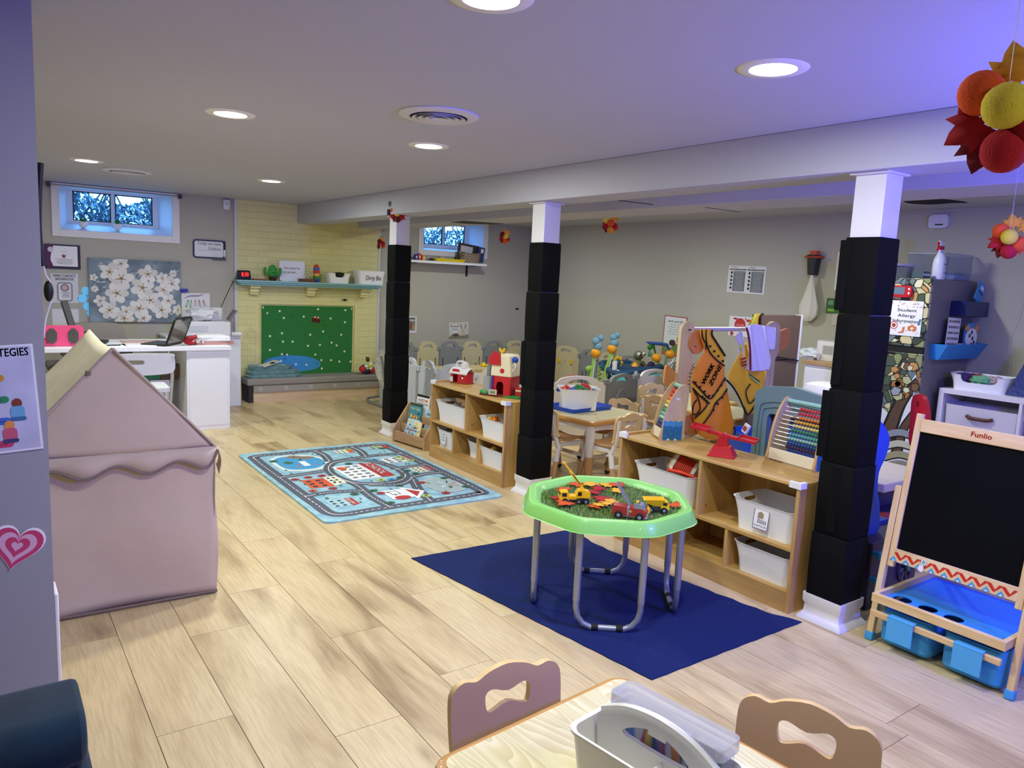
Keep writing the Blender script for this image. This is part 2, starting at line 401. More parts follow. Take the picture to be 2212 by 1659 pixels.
hedge('garden_hedge', 'dark leafy garden shrubs outside the left basement window', 0.0, 4.6, 12.2, 3, 13000, 1.05)
hedge('garden_hedge', 'bare twiggy shrubs outside the basement window over the wall shelf', 5.6, 9.8, 12.8, 9, 9000, 1.0)
w = bpy.data.worlds.new('World'); S.world = w; w.use_nodes = True
bg = w.node_tree.nodes['Background']; bg.inputs['Color'].default_value = (0.12, 0.40, 1.0, 1); bg.inputs['Strength'].default_value = 7.5

# ---------------------------------------------------------------- lamps
def area(name, loc, size, power, col, rot=(0, 0, 0), shape='DISK', sy=None, parent=None, spread=180):
    l = bpy.data.lights.new(name, 'AREA'); l.shape = shape; l.size = size; l.energy = power; l.color = col; l.spread = radians(spread)
    if sy: l.size_y = sy
    o = bpy.data.objects.new(name, l); COL.objects.link(o); o.location = loc; o.rotation_euler = rot
    if parent: o.parent = parent
    return o
WARM = (0.95, 1.0, 0.92)
def downlight(x, y, label, e=14, group='recessed lights in the white ceiling'):
    t = thing('recessed_light', label, 'light', (x, y, CEIL), group=group)
    b = B(); b.lathe([(0.070, -0.001), (0.075, -0.005), (0.106, -0.004), (0.112, 0)], mat('f0eee8', 0.4), 32, c0=False, c1=False)
    obj('trim_ring', b, t)
    b = B(); b.lathe([(0.0005, -0.0015), (0.072, -0.0015)], mat('fff4e0', 0.4, emit=22), 32, c0=True, c1=False); obj('lens', b, t, fix=False)
    area('lamp', (0, 0, -0.012), 0.10, e, WARM, parent=t)
    return t
for u, v, lb in ((1060, -5, 'recessed ceiling light cut by the top edge of the picture'), (1670, 148, 'largest recessed ceiling light, in the violet lit ceiling at right'),
              (498, 246, 'recessed ceiling light left of the nearer round vent'), (926, 315, 'recessed ceiling light just beyond the nearer round vent'),
              (187, 347, 'recessed ceiling light at far left beside the far round vent'), (586, 391, 'recessed ceiling light closest to the yellow fireplace wall')):
    p = ZP(u, v, CEIL); downlight(p.x, p.y, lb)
for x, y, e in ((4.75, 3.0, 15), (4.75, 5.0, 15), (4.75, 7.0, 12), (1.2, -0.6, 10), (5.0, 0.9, 7)):  # added ceiling lamps with no fixture, to brighten right room and camera end
    area('lamp', (x, y, CEIL-0.02), 0.14, e, WARM)
def vent(u, v, R, label):
    p = ZP(u, v, CEIL); t = thing('ceiling_vent', label, 'vent', (p.x, p.y, CEIL), group='round ceiling vents')
    vw = mat('dcdadf', 0.4)
    b = B(); b.lathe([(R*0.70, -0.012), (R*0.78, -0.016), (R*0.98, -0.006), (R, 0)], vw, 40, c0=False, c1=False); obj('flange', b, t, solid=0.002)
    b = B(); b.lathe([(0.001, -0.001), (R*0.97, -0.001)], BLACK, 40, c0=False, c1=False); obj('throat', b, t)
    for k in (0.60, 0.44, 0.28):
        b = B(); b.lathe([(R*(k-0.05), -0.003), (R*k, -0.014), (R*(k+0.065), -0.019)], vw, 36, c0=False, c1=False); obj('louver_ring', b, t, solid=0.0015)
    b = B(); b.lathe([(R*0.16, -0.019), (0.001, -0.020)], vw, 24); obj('center_disc', b, t)
vent(948, 248, 0.18, 'round white ceiling vent in the middle of the ceiling')
vent(275, 369, 0.18, 'round white ceiling vent near the left window')
# blue LED fixture on the right hand wall beside the camera
t = thing('led_light_bar', 'blue glowing light bar standing on floor behind the camera at right', 'light', (2.80, -0.15, 0))
obj('stand', B().cyl((0, 0, 0), (0, 0, 1.5), 0.012, BLACK).cyl((0, 0, 0), (0, 0, 0.02), 0.13, BLACK), t)
obj('led_panel', B().box((0, 0, 1.6), (0.4, 0.04, 0.2), mat('3a3cff', 0.4, emit=3)), t)
area('lamp', (0, 0.04, 1.6), 0.4, 70, (0.12, 0.12, 1.0), rot=(radians(104), 0, radians(0)), shape='RECTANGLE', sy=0.2, parent=t)
S.view_settings.view_transform = 'Standard'; S.view_settings.look = 'None'; S.view_settings.gamma = 1.0
S.view_settings.use_curve_mapping = False; S.view_settings.exposure = 0.35
# ---------------------------------------------------------------- posts with padding
padm = mat('050506', 0.8, bump=0.25, bs=700, ior=1.25)
postw = mat('dcdade', 0.5)
PX = 3.063
def post(y, zt, label, seed, flaps):
    t = thing('support_post', label, 'post', (PX+0.02, y, 0), group=None)
    obj('column', B().bx(-0.066, 0.066, -0.066, 0.066, 0, 1.9545, postw), t, bevel=0.003)
    obj('cap_plate', B().bx(-0.085, 0.085, -0.085, 0.085, 1.945, 1.9548, postw), t, bevel=0.002)
    r = random.Random(seed); z = zt; n = 5; hh = (zt-0.085)/n
    for i in range(n):
        w = 0.092+r.uniform(-0.003, 0.003); tp = 0.0035*i; dx = r.uniform(-0.003, 0.003)
        lo = z-hh; W = 0.0755+0.002*i+r.uniform(0, 0.003)
        b = B()
        R = [[(p[0]+dx, p[1], zz) for p in rr(2*(W+e), 2*(W+e), 0.010, 3)] for zz, e in ((lo+0.001, -0.002), (lo+0.006, 0.0), ((lo+z)/2, 0.002), (z-0.006, 0.001), (z-0.001, -0.002))]
        b.loft(R, padm); obj('pad_wrap', b, t)
        if i in flaps:
            b = B(); s_ = flaps[i]; b.bx(-W-0.005+dx, -W+0.004+dx, s_, s_+0.045, lo+0.015, z-0.012, padm); obj('hook_and_loop_flap', b, t, bevel=0.003)
        z = lo
    tm = mat('e6e4e6', 0.4); b = B(); w = 0.074
    prof = [(w+.010, .118), (w+.018, .122), (w+.018, .084), (w+.010, .068), (w+.013, .034), (w+.017, .028), (w+.031, .012), (w+.034, 0.0)]
    b.loft([[(sx*a, sy*a, z) for sx, sy in ((-1, -1), (1, -1), (1, 1), (-1, 1))] for a, z in prof], tm, False, True)
    obj('base_trim', b, t, bevel=0.0015)
    return t
post(6.10, 1.702, 'black padded post farthest from camera, beside the book rack', 1, {1: -0.09, 3: -0.09})
post(3.995, 1.697, 'middle black padded post between the two wooden toy shelves', 2, {2: 0.05})
post(1.75, 1.692, 'nearest black padded post with white top, beside the easel', 3, {0: 0.05, 1: 0.03, 2: 0.06, 3: -0.02})

# ---------------------------------------------------------------- play tent
cloth = mat('cdb9a6', 0.9, bump=0.1, bs=500, var=0.04); cloth2 = mat('f8eed2', 0.9, bump=0.1, bs=400, var=0.06, vs=14); pipe = mat('84746a', 0.9)
t = thing('play_tent', 'beige pink canvas play house tent with scalloped eave', 'play tent', (0.29, 3.60, 0), radians(-1.5))
FY_ = -0.24
tx0, tx1 = -0.245, 0.545; ez = 0.67; ax_, az = 0.155, 1.105; dep = 0.92
def yfun(x, z): return FY_+0.010*sin(x*9+z*4)+0.006*sin(z*14+x*3)
b = B()
def wallf_(u, v): x = tx0+(tx1-tx0)*u; z = 0.015+(ez-0.015)*v; return (x+(0.006*sin(v*5) if u > 0.98 else 0), yfun(x, z)*1.0+(0.012*sin(pi*v)*sin(pi*u)), z)
b.grid(wallf_, 24, 20, cloth)
b.grid(lambda u, v: (tx1-0.004*sin(pi*v), FY_+dep*u, 0.015+(ez-0.015)*v), 12, 12, cloth)
b.grid(lambda u, v: (tx0, FY_+dep*u, 0.015+(ez-0.015)*v), 12, 12, cloth)
b.grid(lambda u, v: (tx0+(tx1-tx0)*u, FY_+dep, 0.015+(ez-0.015)*v), 12, 12, cloth)
obj('canvas_wall', b, t, solid=0.004, fix=False)
b = B()
hw = [tx0, ax_, tx1]
def gable(u, v):
    xl = tx0+(ax_-tx0)*v; xr = tx1+(ax_-tx1)*v; x = xl+(xr-xl)*u; z = ez+(az-ez)*v
    return (x, FY_-0.012+0.008*sin(x*7)*sin(z*6), z)
b.grid(gable, 16, 14, cloth); obj('gable_panel', b, t, solid=0.003, fix=False)
b = B()
n = 80; pts = []; xm = YP(324, 1013, 3.34).x-0.29
for i in range(n+1):
    u = i/n; x = tx0-0.005+(tx1-tx0+0.01)*u; pts.append((x, ez-0.068-0.021*cos((x-xm)*2*pi/0.232)+0.055*max(0, (x-tx1+0.05)/0.05)**2))
vv = []; ff = []
for i, (x, z) in enumerate(pts): vv += [(x, FY_-0.018, ez+0.005), (x, FY_-0.027-0.004*sin(x*20), z)]
for i in range(n): ff.append((2*i, 2*i+1, 2*i+3, 2*i+2))
b.add(vv, ff, cloth); obj('scalloped_valance', b, t, solid=0.003, fix=False)
obj('valance_piping', B().tube([(x, FY_-0.028-0.004*sin(x*20), z) for x, z in pts], 0.0058, pipe, 6), t)
b = B(); b.grid(lambda u, v: (tx1+0.008+0.012*sin(v*3), FY_-0.02+0.5*u*0.1, ez-0.01-0.11*v*(1-0.3*u)), 4, 6, cloth)
obj('eave_flap', b, t, solid=0.003, fix=False)
# roof, sagging between a back ridge point and the front gable
apb = (0.10, 0.62, 1.235)
b = B()
def roof(side):
    def f(u, v):
        # u along depth, v from eave to ridge
        e = Vector((tx0-0.02 if side < 0 else tx1, FY_-0.02+dep*u, ez)); 
        rz = az-.014*sin(pi*u); rx = ax_-.004
        r_ = Vector((rx, FY_-0.02+dep*u, rz)); p = e.lerp(r_, v); p.z -= 0.02*sin(pi*v)*(1 if u > 0.05 else 0.3)
        p.x += side*0.008*sin(7*v+5*u)*(1-v); return tuple(p)
    return f
b.grid(roof(-1), 14, 14, cloth2); b.grid(roof(1), 14, 14, cloth2); obj('roof_cover', b, t, solid=0.004, fix=False)
for a, c in (((tx0, FY_-0.016, ez), (ax_, FY_-0.024, az)), ((tx1, FY_-0.016, ez), (ax_, FY_-0.024, az))): obj('gable_piping', B().tube([a, c], 0.006, mat('b9a79c', 0.9), 6), t)
pl = B(); pl.tube([(tx0, FY_-0.006, 0.012), (tx1, FY_-0.006, 0.012), (tx1, FY_+dep, 0.012)], 0.006, pipe, 6); obj('seam_piping', pl, t)
b = B(); q = Vector((tx0, FY_-0.03, ez)).lerp(Vector((ax_, FY_-0.03, az)), 0.78); b.box(q, (0.02, 0.012, 0.02), mat('7b6f60', 0.8)); obj('tie_toggle', b, t, bevel=0.004)

# ---------------------------------------------------------------- rugs
def rugmat():
    m = bpy.data.materials.new('pale_blue_pile'); m.use_nodes = True; nt = m.node_tree; b = nt.nodes['Principled BSDF']; L = nt.links.new
    tc = nt.nodes.new('ShaderNodeTexCoord'); n = nt.nodes.new('ShaderNodeTexNoise'); n.inputs['Scale'].default_value = 14; n.inputs['Detail'].default_value = 6
    L(tc.outputs['Object'], n.inputs['Vector']); r = nt.nodes.new('ShaderNodeValToRGB'); r.color_ramp.elements[0].position = .35; r.color_ramp.elements[1].position = .65
    r.color_ramp.elements[0].color = (*lin('7fb0c4'), 1); r.color_ramp.elements[1].color = (*lin('a9ced6'), 1); L(n.outputs['Fac'], r.inputs['Fac']); L(r.outputs['Color'], b.inputs['Base Color'])
    b.inputs['Roughness'].default_value = 0.95; return m
t = thing('road_map_rug', 'pale blue play rug printed with grey roads and town buildings', 'rug', (0, 0, 0))
A_, B_, C_, D_ = ZP(517, 985), ZP(697, 1132), ZP(1084, 1077), ZP(838, 953)
t.location = (A_+B_+C_+D_)/4; ux = ((D_-A_)+(C_-B_)).normalized(); t.rotation_euler = (0, 0, atan2(ux.y, ux.x))
RW = ((D_-A_).length+(C_-B_).length)/2; RH = ((A_-B_).length+(D_-C_).length)/2
rb = B(); rb.plate(rr(RW, RH, 0.05), rugmat(), 0.0005, 0.010, ax='XY'); obj('pile', rb, t, bevel=0.003)
class Print(B):
    """flat printed shapes lying on the rug; (0..1, 0..1) runs left-right, near-far"""
    def fl(s, pts, m):
        s.k += 1; z = 0.0103+0.00002*s.k; q = [((p[0]-0.5)*RW, (p[1]-0.5)*RH) for p in pts]
        tri = tessellate_polygon([[Vector((p[0], p[1], 0)) for p in q]]); s.add([(p[0], p[1], z) for p in q], [tuple(x) for x in tri], m)
    def road(s, pts, w, m, closed=False, dash=None):
        P = [Vector(((p[0]-0.5)*RW, (p[1]-0.5)*RH)) for p in pts]; P = [Vector(p) for p in sm([tuple(p) for p in P], 8, closed)]
        s.k += 1; z = 0.0103+0.00002*s.k; n = len(P); vs = []; N = n if closed else n-1
        for i in range(n):
            a = P[(i+1) % n] if closed or i < n-1 else P[i]; c = P[i-1] if closed or i > 0 else P[i]; d = (a-c).normalized(); nn = Vector((-d.y, d.x))*w/2
            vs += [(*(P[i]+nn), z), (*(P[i]-nn), z)]
        s.add(vs, [(2*i, 2*i+1, 2*((i+1) % n)+1, 2*((i+1) % n)) for i in range(N)], m)
        if dash:
            acc = 0; on = True; s.k += 1; z = 0.0103+0.00002*(s.k+12)
            for i in range(N):
                a, c = P[i], P[(i+1) % n]; L_ = (c-a).length; d = (c-a)/max(L_, 1e-6); nn = Vector((-d.y, d.x))*0.0035; k = 0
                while k < L_:
                    e = min(k+0.022, L_); p, q = a+d*k, a+d*e; s.add([(*(p+nn), z), (*(p-nn), z), (*(q-nn), z), (*(q+nn), z)], [(0, 1, 2, 3)], dash); k += 0.044
RC_ = lambda x0, x1, y0, y1: [(x0, y0), (x1, y0), (x1, y1), (x0, y1)]
def tr(x, y, ang=0, w=0.1, h=0.1, pts=None):
    return [(x+(a*cos(ang)-c*sin(ang)), y+(a*sin(ang)+c*cos(ang))*RW/RH) for a, c in pts]
p = Print(); asp = mat('5a5f6b', 0.95); pw = mat('eef0ee', 0.9); red = mat('b83a3a', 0.9); orr = mat('d8603c', 0.9); grn = mat('3f6f55', 0.9); yg = mat('b7cf63', 0.9)
blu = mat('4c9ed0', 0.9); sand = mat('dfe6df', 0.9); cream = mat('e8ead0', 0.9); brn = mat('8b7d6e', 0.9); gr2 = mat('b9c3c0', 0.9); ink = mat('2c3138', 0.9)
rw = 0.085
# lake
p.fl(sm([(.14, .66), (.32, .63), (.42, .70), (.44, .80), (.36, .88), (.22, .90), (.13, .84)], 5), sand)
p.fl(sm([(.16, .68), (.30, .65), (.40, .71), (.41, .80), (.34, .86), (.22, .88), (.15, .83)], 5), blu)
for q in ((.28, .86, .05), (.34, .83, .06)): p.fl(sm([(q[0]-q[2], q[1]), (q[0], q[1]-.025), (q[0]+q[2], q[1]), (q[0], q[1]+.03)], 4), brn)
p.fl(RC_(.27, .31, .70, .78), pw); p.fl(sm([(.2, .75), (.24, .77), (.21, .80), (.18, .78)], 3), grn)
for q in ((.22, .69), (.33, .70), (.24, .72)): p.fl([(q[0], q[1]), (q[0]+.02, q[1]), (q[0]+.01, q[1]+.02)], orr)
p.road([(.06, .5), (.065, .2), (.09, .065), (.3, .06), (.6, .06), (.88, .065), (.935, .1), (.94, .4), (.935, .85), (.90, .935), (.6, .94), (.3, .94), (.09, .935), (.06, .86)], rw, asp, True, pw)
for pts in ([(.06, .575), (.2, .585), (.36, .6)], [(.45, .94), (.47, .85), (.44, .73)], [(.71, .94), (.72, .86), (.69, .75)], [(.44, .72), (.58, .74), (.78, .75), (.94, .74)],
            [(.06, .30), (.2, .31), (.37, .28)], [(.37, .06), (.36, .2), (.38, .36), (.34, .46)], [(.44, .34), (.6, .30), (.72, .36)], [(.70, .50), (.8, .52), (.94, .52)], [(.72, .37), (.83, .39), (.94, .385)],
            [(.60, .06), (.64, .2), (.71, .34)]):
    p.road(pts, rw*0.85, asp, False, pw)
p.road([(.36, .60), (.35, .48), (.40, .38), (.52, .34), (.64, .35), (.72, .42), (.73, .54), (.68, .66), (.56, .72), (.44, .70)], rw*0.85, asp, True, pw)
# school on the oval
p.fl(RC_(.40, .58, .42, .64), pw); p.fl([(.575, .42), (.66, .42), (.66, .635), (.575, .66)], red)
for i in range(5):
    for j in range(3):
        p.fl(RC_(.42+j*.05, .45+j*.05, .445+i*.04, .463+i*.04), mat('6a6c74', .9))
p.fl(ell(.06, .05, 12, .44, .60), orr)
# houses, trees
def house(x, y, w, h, wall, roof_, win=ink, side=True):
    p.fl(RC_(x, x+w, y, y+h), wall)
    if side: p.fl([(x+w, y), (x+w+.04, y+h*.1), (x+w+.04, y+h*.95), (x+w, y+h)], roof_)
    for i in range(3):
        for j in range(2): p.fl(RC_(x+w*(.15+.4*j), x+w*(.35+.4*j), y+h*(.1+.3*i), y+h*(.25+.3*i)), win)
house(.14, .38, .13, .12, orr, cream); house(.27, .40, .08, .11, cream, cream, ink, False); house(.12, .13, .10, .09, mat('a8ccd4', .9), red)
house(.74, .60, .14, .09, pw, red); house(.80, .42, .08, .08, cream, red); house(.56, .84, .08, .06, cream, orr); house(.80, .86, .10, .05, gr2, red)
p.fl(RC_(.44, .56, .13, .24), pw); p.fl([(.56, .10), (.66, .18), (.56, .27)], pw); p.fl([(.575, .13), (.63, .18), (.575, .23)], red); p.fl(ell(.09, .045, 12, .50, .14), red)
p.fl(RC_(.47, .52, .18, .225), ink); p.fl(RC_(.475, .515, .185, .22), pw)
p.fl(rr(.20, .20, .08, 4, .81, .22), gr2); p.fl(rr(.17, .17, .07, 4, .81, .22), mat('a9bdbb', .9))
for q in range(7): a = q*0.9; p.fl([(.83, .22), (.83+.06*cos(a), .22+.05*sin(a)), (.83+.06*cos(a+.18), .22+.05*sin(a+.18))], (red, ink, pw, blu, pw, ink, orr)[q])
rq = random.Random(4)
for i, (x, y, m_) in enumerate([(.12, .52, red), (.20, .53, red), (.28, .53, red), (.13, .35, orr), (.24, .35, red), (.41, .26, grn), (.43, .22, red), (.58, .28, grn), (.62, .12, yg), (.40, .10, grn),
        (.87, .64, yg), (.90, .61, yg), (.87, .68, yg), (.70, .68, blu), (.66, .38, grn), (.54, .38, yg), (.60, .37, blu), (.76, .46, grn), (.78, .41, grn), (.86, .90, yg), (.88, .86, grn), (.74, .12, red), (.72, .28, red),
        (.88, .30, grn), (.90, .16, grn), (.66, .90, yg), (.52, .66, grn), (.14, .82, grn), (.30, .25, grn)]):
    p.fl(ell(.05, .032, 10, x, y), m_); p.fl(ell(.022, .013, 8, x, y), ink)
for i in range(70):
    x, y = rq.uniform(.1, .9), rq.uniform(.1, .9); 
    p.k -= 1; p.fl([(x, y), (x+.006, y+.02), (x+.012, y)], grn)
def rtext(s_, x, y, h, w, ang, m_):
    v, f = text_mesh(s_); W = max(q[0] for q in v); sc = h/0.72; sx = w/W; p.k += 1; z = 0.0103+0.00002*p.k
    q = [((x-.5)*RW+(a[0]*sx)*cos(ang)-(a[1]*sc)*sin(ang), (y-.5)*RH+(a[0]*sx)*sin(ang)+a[1]*sc*cos(ang), z) for a in v]; p.add(q, f, m_)
rtext('SCHOOL', .60, .645, .055, .34, -pi/2, pw); rtext('MARKET', .885, .685, .03, .14, -pi/2, pw); rtext('GROCERY', .225, .215, .022, .14, -pi/2, pw); rtext('HOSPITAL', .885, .50, .022, .14, -pi/2, pw)
obj('printed_map', p, t, smooth=False, fix=False)

def felt(c, r=0.97):
    return mat(c, r, bump=0.15, bs=900, var=0.03)
t_ = [ZP(888, 1207), ZP(1408, 1470), ZP(1732, 1345), ZP(1650, 1322), ZP(1500, 1265), ZP(1380, 1218), ZP(1290, 1178), ZP(1232, 1145)]
c_ = sum(t_, Vector())/len(t_)
navy = B(); o_ = [(q.x-c_.x, q.y-c_.y) for q in t_]; pts = []
for i in range(len(o_)):
    a, d = Vector(o_[i]), Vector(o_[(i+1) % len(o_)]); n = max(1, int((d-a).length/0.04))
    for j in range(n):
        q = a.lerp(d, j/n); w_ = 0.006 if i in (2, 3, 4, 5, 6) else 0.0015; nn = Vector((-(d-a).y, (d-a).x)).normalized(); q = q+nn*w_*sin(j*1.9+i)*(1 if j else 0); pts.append((q.x, q.y))
navy.plate(pts, felt('021a58'), 0.0, 0.004, ax='XY')
lint = mat('b9bfd0', 0.9); r_ = random.Random(5)
for i in range(45):
    x, y = r_.uniform(-.45, .4), r_.uniform(-.6, .55)
    if abs(y) < .65: navy.add([(x, y, .0046), (x+.004, y+.001, .0046), (x+.003, y+.004, .0046)], [(0, 1, 2)], lint)
obj('felt_floor_mat', navy, loc=(c_.x, c_.y, 0.0005), label='dark navy blue felt mat on floor under the green tray table', cat='mat', fix=False)

# ---------------------------------------------------------------- green activity tray table
g1 = mat('8ad06c', 0.35, coat=0.2); tz = 0.497
out = [ZP(*q, tz-0.015) for q in ((1124, 1072), (1152, 1050), (1256, 1028), (1353, 1036), (1486, 1077), (1506, 1108), (1390, 1146), (1262, 1136))]
c_ = Vector(((min(q.x for q in out)+max(q.x for q in out))/2, (min(q.y for q in out)+max(q.y for q in out))/2, 0))
print('TRAY', [tuple(round(a, 3) for a in q) for q in out])
rot = radians(52)
t = thing('tray_table', 'lime green octagonal activity tray on bent grey tube legs', 'table', tuple(Vector((2.315, 2.375, 0))+ZP(1308, 1352)-ZP(1328, 1361)), rot)
def octa(r, c=0.42, n=5):
    """square with blunt corners, rounded"""
    k = r*c; P = [(r, -k), (r, k), (k, r), (-k, r), (-r, k), (-r, -k), (-k, -r), (k, -r)]; o = []
    for i in range(8):
        a, b_, d = Vector(P[i-1]), Vector(P[i]), Vector(P[(i+1) % 8]); s_ = b_+(a-b_)*0.2; e = b_+(d-b_)*0.2
        for j in range(n+1): u = j/n; q = s_*(1-u)**2+b_*2*u*(1-u)+e*u*u; o.append((q.x, q.y))
    return o
R0 = 0.376
def ring(r, z): return [(x, y, z) for x, y in octa(r)]
b = B(); b.loft([ring(R0+0.008, tz-0.056), ring(R0+0.003, tz-0.054), ring(R0-0.008, tz-0.016), ring(R0-0.018, tz-0.003), ring(R0-0.04, tz), ring(R0-0.056, tz-0.006), ring(R0-0.075, tz-0.03), ring(R0-0.075, tz-0.05)], g1, False, True)
b.loft([ring(R0+0.008, tz-0.056), ring(R0-0.075, tz-0.052)], g1, False, True); obj('tray', b, t)
b = B(); gm = [mat('466f30', 0.6), mat('6c9440', 0.5), mat('b4c278', 0.4), mat('32502a', 0.8)]; RI = R0-0.078
b.loft([ring(RI, tz-0.040), ring(RI, tz-0.030)], gm[3]); r_ = random.Random(2)
oc = octa(RI)
def inside(x, y, r):
    k = r*0.42; return abs(x) < r and abs(y) < r and abs(x)+abs(y) < r+k
for i in range(15000):
    x, y = r_.uniform(-RI, RI), r_.uniform(-RI, RI)
    if not inside(x, y, RI-0.004): continue
    a = r_.uniform(0, 6.28); h_ = r_.uniform(.010, .020); w_ = .0014; dx, dy = cos(a)*w_, sin(a)*w_; lx, ly = r_.uniform(-.007, .007), r_.uniform(-.007, .007); z = tz-.030
    b.add([(x-dx, y-dy, z), (x+dx, y+dy, z), (x+lx, y+ly, z+h_)], [(0, 1, 2)], gm[r_.choice((0, 1, 1, 2, 2))])
o = obj('artificial_grass', b, t, smooth=False, fix=False, kind='stuff')
steel = mat('9da2ae', 0.35, 0.55); rub = mat('17171a', 0.7)
for i in range(4):
    a = pi/2*i; ca_, sa_ = cos(a), sin(a); rr_ = 0.315; hw = 0.135; zz = tz-0.054
    prof = [(-hw, zz), (-hw, 0.10), (-hw+0.008, 0.06), (-hw+0.03, 0.03), (-hw+0.065, 0.0145), (0, 0.0145), (hw-0.065, 0.0145), (hw-0.03, 0.03), (hw-0.008, 0.06), (hw, 0.10), (hw, zz)]
    P3 = [(rr_*ca_-q*sa_, rr_*sa_+q*ca_, z) for q, z in sm([(a_, z_, 0) for a_, z_ in prof], 3, False) for z in [z]] if False else [(rr_*ca_-q[0]*sa_, rr_*sa_+q[0]*ca_, q[1]) for q in prof]
    lg = obj('leg', B().tube(P3, 0.0135, steel, 12), t)
    for s_ in (-1, 1):
        q = s_*0.052; w_ = 0.014
        obj('foot_sleeve', B().cyl((rr_*ca_-(q-w_)*sa_, rr_*sa_+(q-w_)*ca_, 0.0155), (rr_*ca_-(q+w_)*sa_, rr_*sa_+(q+w_)*ca_, 0.0155), 0.0155, rub), lg)
    for s_ in (-1, 1):
        q = s_*hw; bb = B()
        bb.cyl((rr_*ca_-q*sa_, rr_*sa_+q*ca_, 0.13), (rr_*ca_-q*sa_, rr_*sa_+q*ca_, zz), 0.0155, steel, n=12)
        for zz2 in (0.18, 0.25, 0.33): bb.sph(((rr_+.013)*ca_-q*sa_, (rr_+.013)*sa_+q*ca_, zz2), 0.0025, WHITE if zz2 > .3 else BLACK, 5)
        obj('outer_tube', bb, lg)
TT = t
def on_tray(u, v, z): return ZP(u, v, tz-0.015+z)
# maple leaves on the grass
def leaf_pts(s_):
    base = [(0, -.5), (.08, -.22), (.36, -.34), (.30, -.14), (.52, -.06), (.38, .04), (.44, .26), (.22, .18), (.16, .34), (0, .54), (-.16, .34), (-.22, .18), (-.44, .26), (-.38, .04), (-.52, -.06), (-.30, -.14), (-.36, -.34), (-.08, -.22)]
    return [(a*s_, c*s_) for a, c in base]
LC = {'r': ('a8262c', 'crimson'), 'o': ('cc5226', 'orange'), 'y': ('e9a83a', 'yellow')}
lvs = [(1218, 1057, 'o', 'beside the crane truck cab'), (1246, 1046, 'o', 'behind the crane truck'), (1275, 1046, 'y', 'large, right of the crane boom'), (1292, 1056, 'r', 'in front of the big yellow leaf'), (1312, 1047, 'y', 'second yellow one from the back rim'), (1333, 1047, 'o', 'nearest the back rim'),
       (1335, 1060, 'y', 'alone behind the fire engine ladder'), (1282, 1064, 'r', 'touching the crane truck'), (1299, 1076, 'r', 'right of the crane truck wheels'), (1322, 1083, 'y', 'left of the fire engine ladder'), (1296, 1090, 'y', 'between fire engine and crane truck'), (1222, 1087, 'o', 'in front of the crane truck wheels'),
       (1285, 1093, 'o', 'nearest the front rim in the middle'), (1205, 1076, 'r', 'under the crane truck front bumper'), (1465, 1092, 'o', 'alone at the right rim'), (1312, 1088, 'y', 'just left of the fire engine')]
first = None
for i, (u, v, c, where) in enumerate(lvs):
    q = on_tray(u, v, 0.004); m_ = felt(LC[c][0]); b = B(); pts = leaf_pts(0.075+0.012*((i*7) % 3))
    tri = tessellate_polygon([[Vector((a[0], a[1], 0)) for a in pts]])
    b.add([(a[0], a[1], 0.003*sin(a[0]*60+i)) for a in pts], [tuple(x) for x in tri], m_)
    obj('felt_leaf', b, loc=(q.x, q.y, q.z+0.001*(i % 4)), rz=i*1.3, solid=0.0018, label=LC[c][1]+' felt maple leaf on the tray grass, '+where, cat='leaf', group='felt autumn leaves on the tray', fix=False)
# ---------------------------------------------------------------- wooden toy shelves
pineX = wood('b98a48', 'd8b36c', 0.42, 1.6, 'Y', 10, strips=0.05); pineZ = wood('b58748', 'd6b06a', 0.42, 1.6, 'Z', 10, strips=0.05)
guard = mat('e8e8ea', 0.45)
SX0, SX1 = 2.955, 3.29
def toy_shelf(y0, y1, div, lows, label, lamps):
    """runs along Y, opens towards -X"""
    t = thing('toy_shelf', label, 'shelf', ((SX0+SX1)/2, (y0+y1)/2, 0)); ox, oy = t.location.x, t.location.y
    X0, X1, Y0, Y1 = SX0-ox, SX1-ox, y0-oy, y1-oy; th = 0.017
    for a in (Y0, Y1-th): obj('side_panel', B().bx(X0, X1, a, a+th, 0, 0.618 if a > 0 else 0.590, pineZ), t, bevel=0.0015)
    obj('top_board', B().bx(X0, X1, Y0, Y1-th, 0.590, 0.605, pineX), t, bevel=0.002)
    obj('middle_board', B().bx(X0+0.001, X1-0.012, Y0+th, Y1-th, 0.288, 0.304, pineX), t, bevel=0.001)
    obj('bottom_board', B().bx(X0+0.001, X1-0.012, Y0+th, Y1-th, 0.082, 0.098, pineX), t, bevel=0.001)
    obj('plinth', B().bx(X0+0.001, X0+0.015, Y0+th, Y1-th, 0, 0.082, wood('b58a4c', 'd3ae70', 0.42, 1.6, 'Y', 10, strips=0.05)), t)
    obj('back_panel', B().bx(X1-0.012, X1-0.003, Y0+th, Y1-th, 0.02, 0.59, pineZ), t)
    obj('divider', B().bx(X0+0.003, X1-0.012, div-oy-th/2, div-oy+th/2, 0.304, 0.59, pineZ), t)
    for l in lows: obj('divider', B().bx(X0+0.003, X1-0.012, l-oy-th/2, l-oy+th/2, 0.098, 0.288, pineZ), t)
    sc = mat('7a6040', 0.5)
    for z in (0.35, 0.55): obj('screw_cap', B().cyl((X0+0.06, div-oy-th/2-0.002, z), (X0+0.06, div-oy-th/2, z), 0.006, sc, n=10), t)
    for a, s_ in ((Y0, 1), (Y1, -1)):
        b = B(); b.plate([(X0-0.006, a-s_*0.006), (X0+0.045, a-s_*0.006), (X0+0.045, a+s_*0.012), (X0+0.014, a+s_*0.014), (X0+0.012, a+s_*0.055), (X0-0.006, a+s_*0.055)], guard, 0.585 if s_ > 0 else 0.596, 0.612 if s_ > 0 else 0.624, ax='XY')
        obj('corner_guard', b, t, bevel=0.004)
    return t
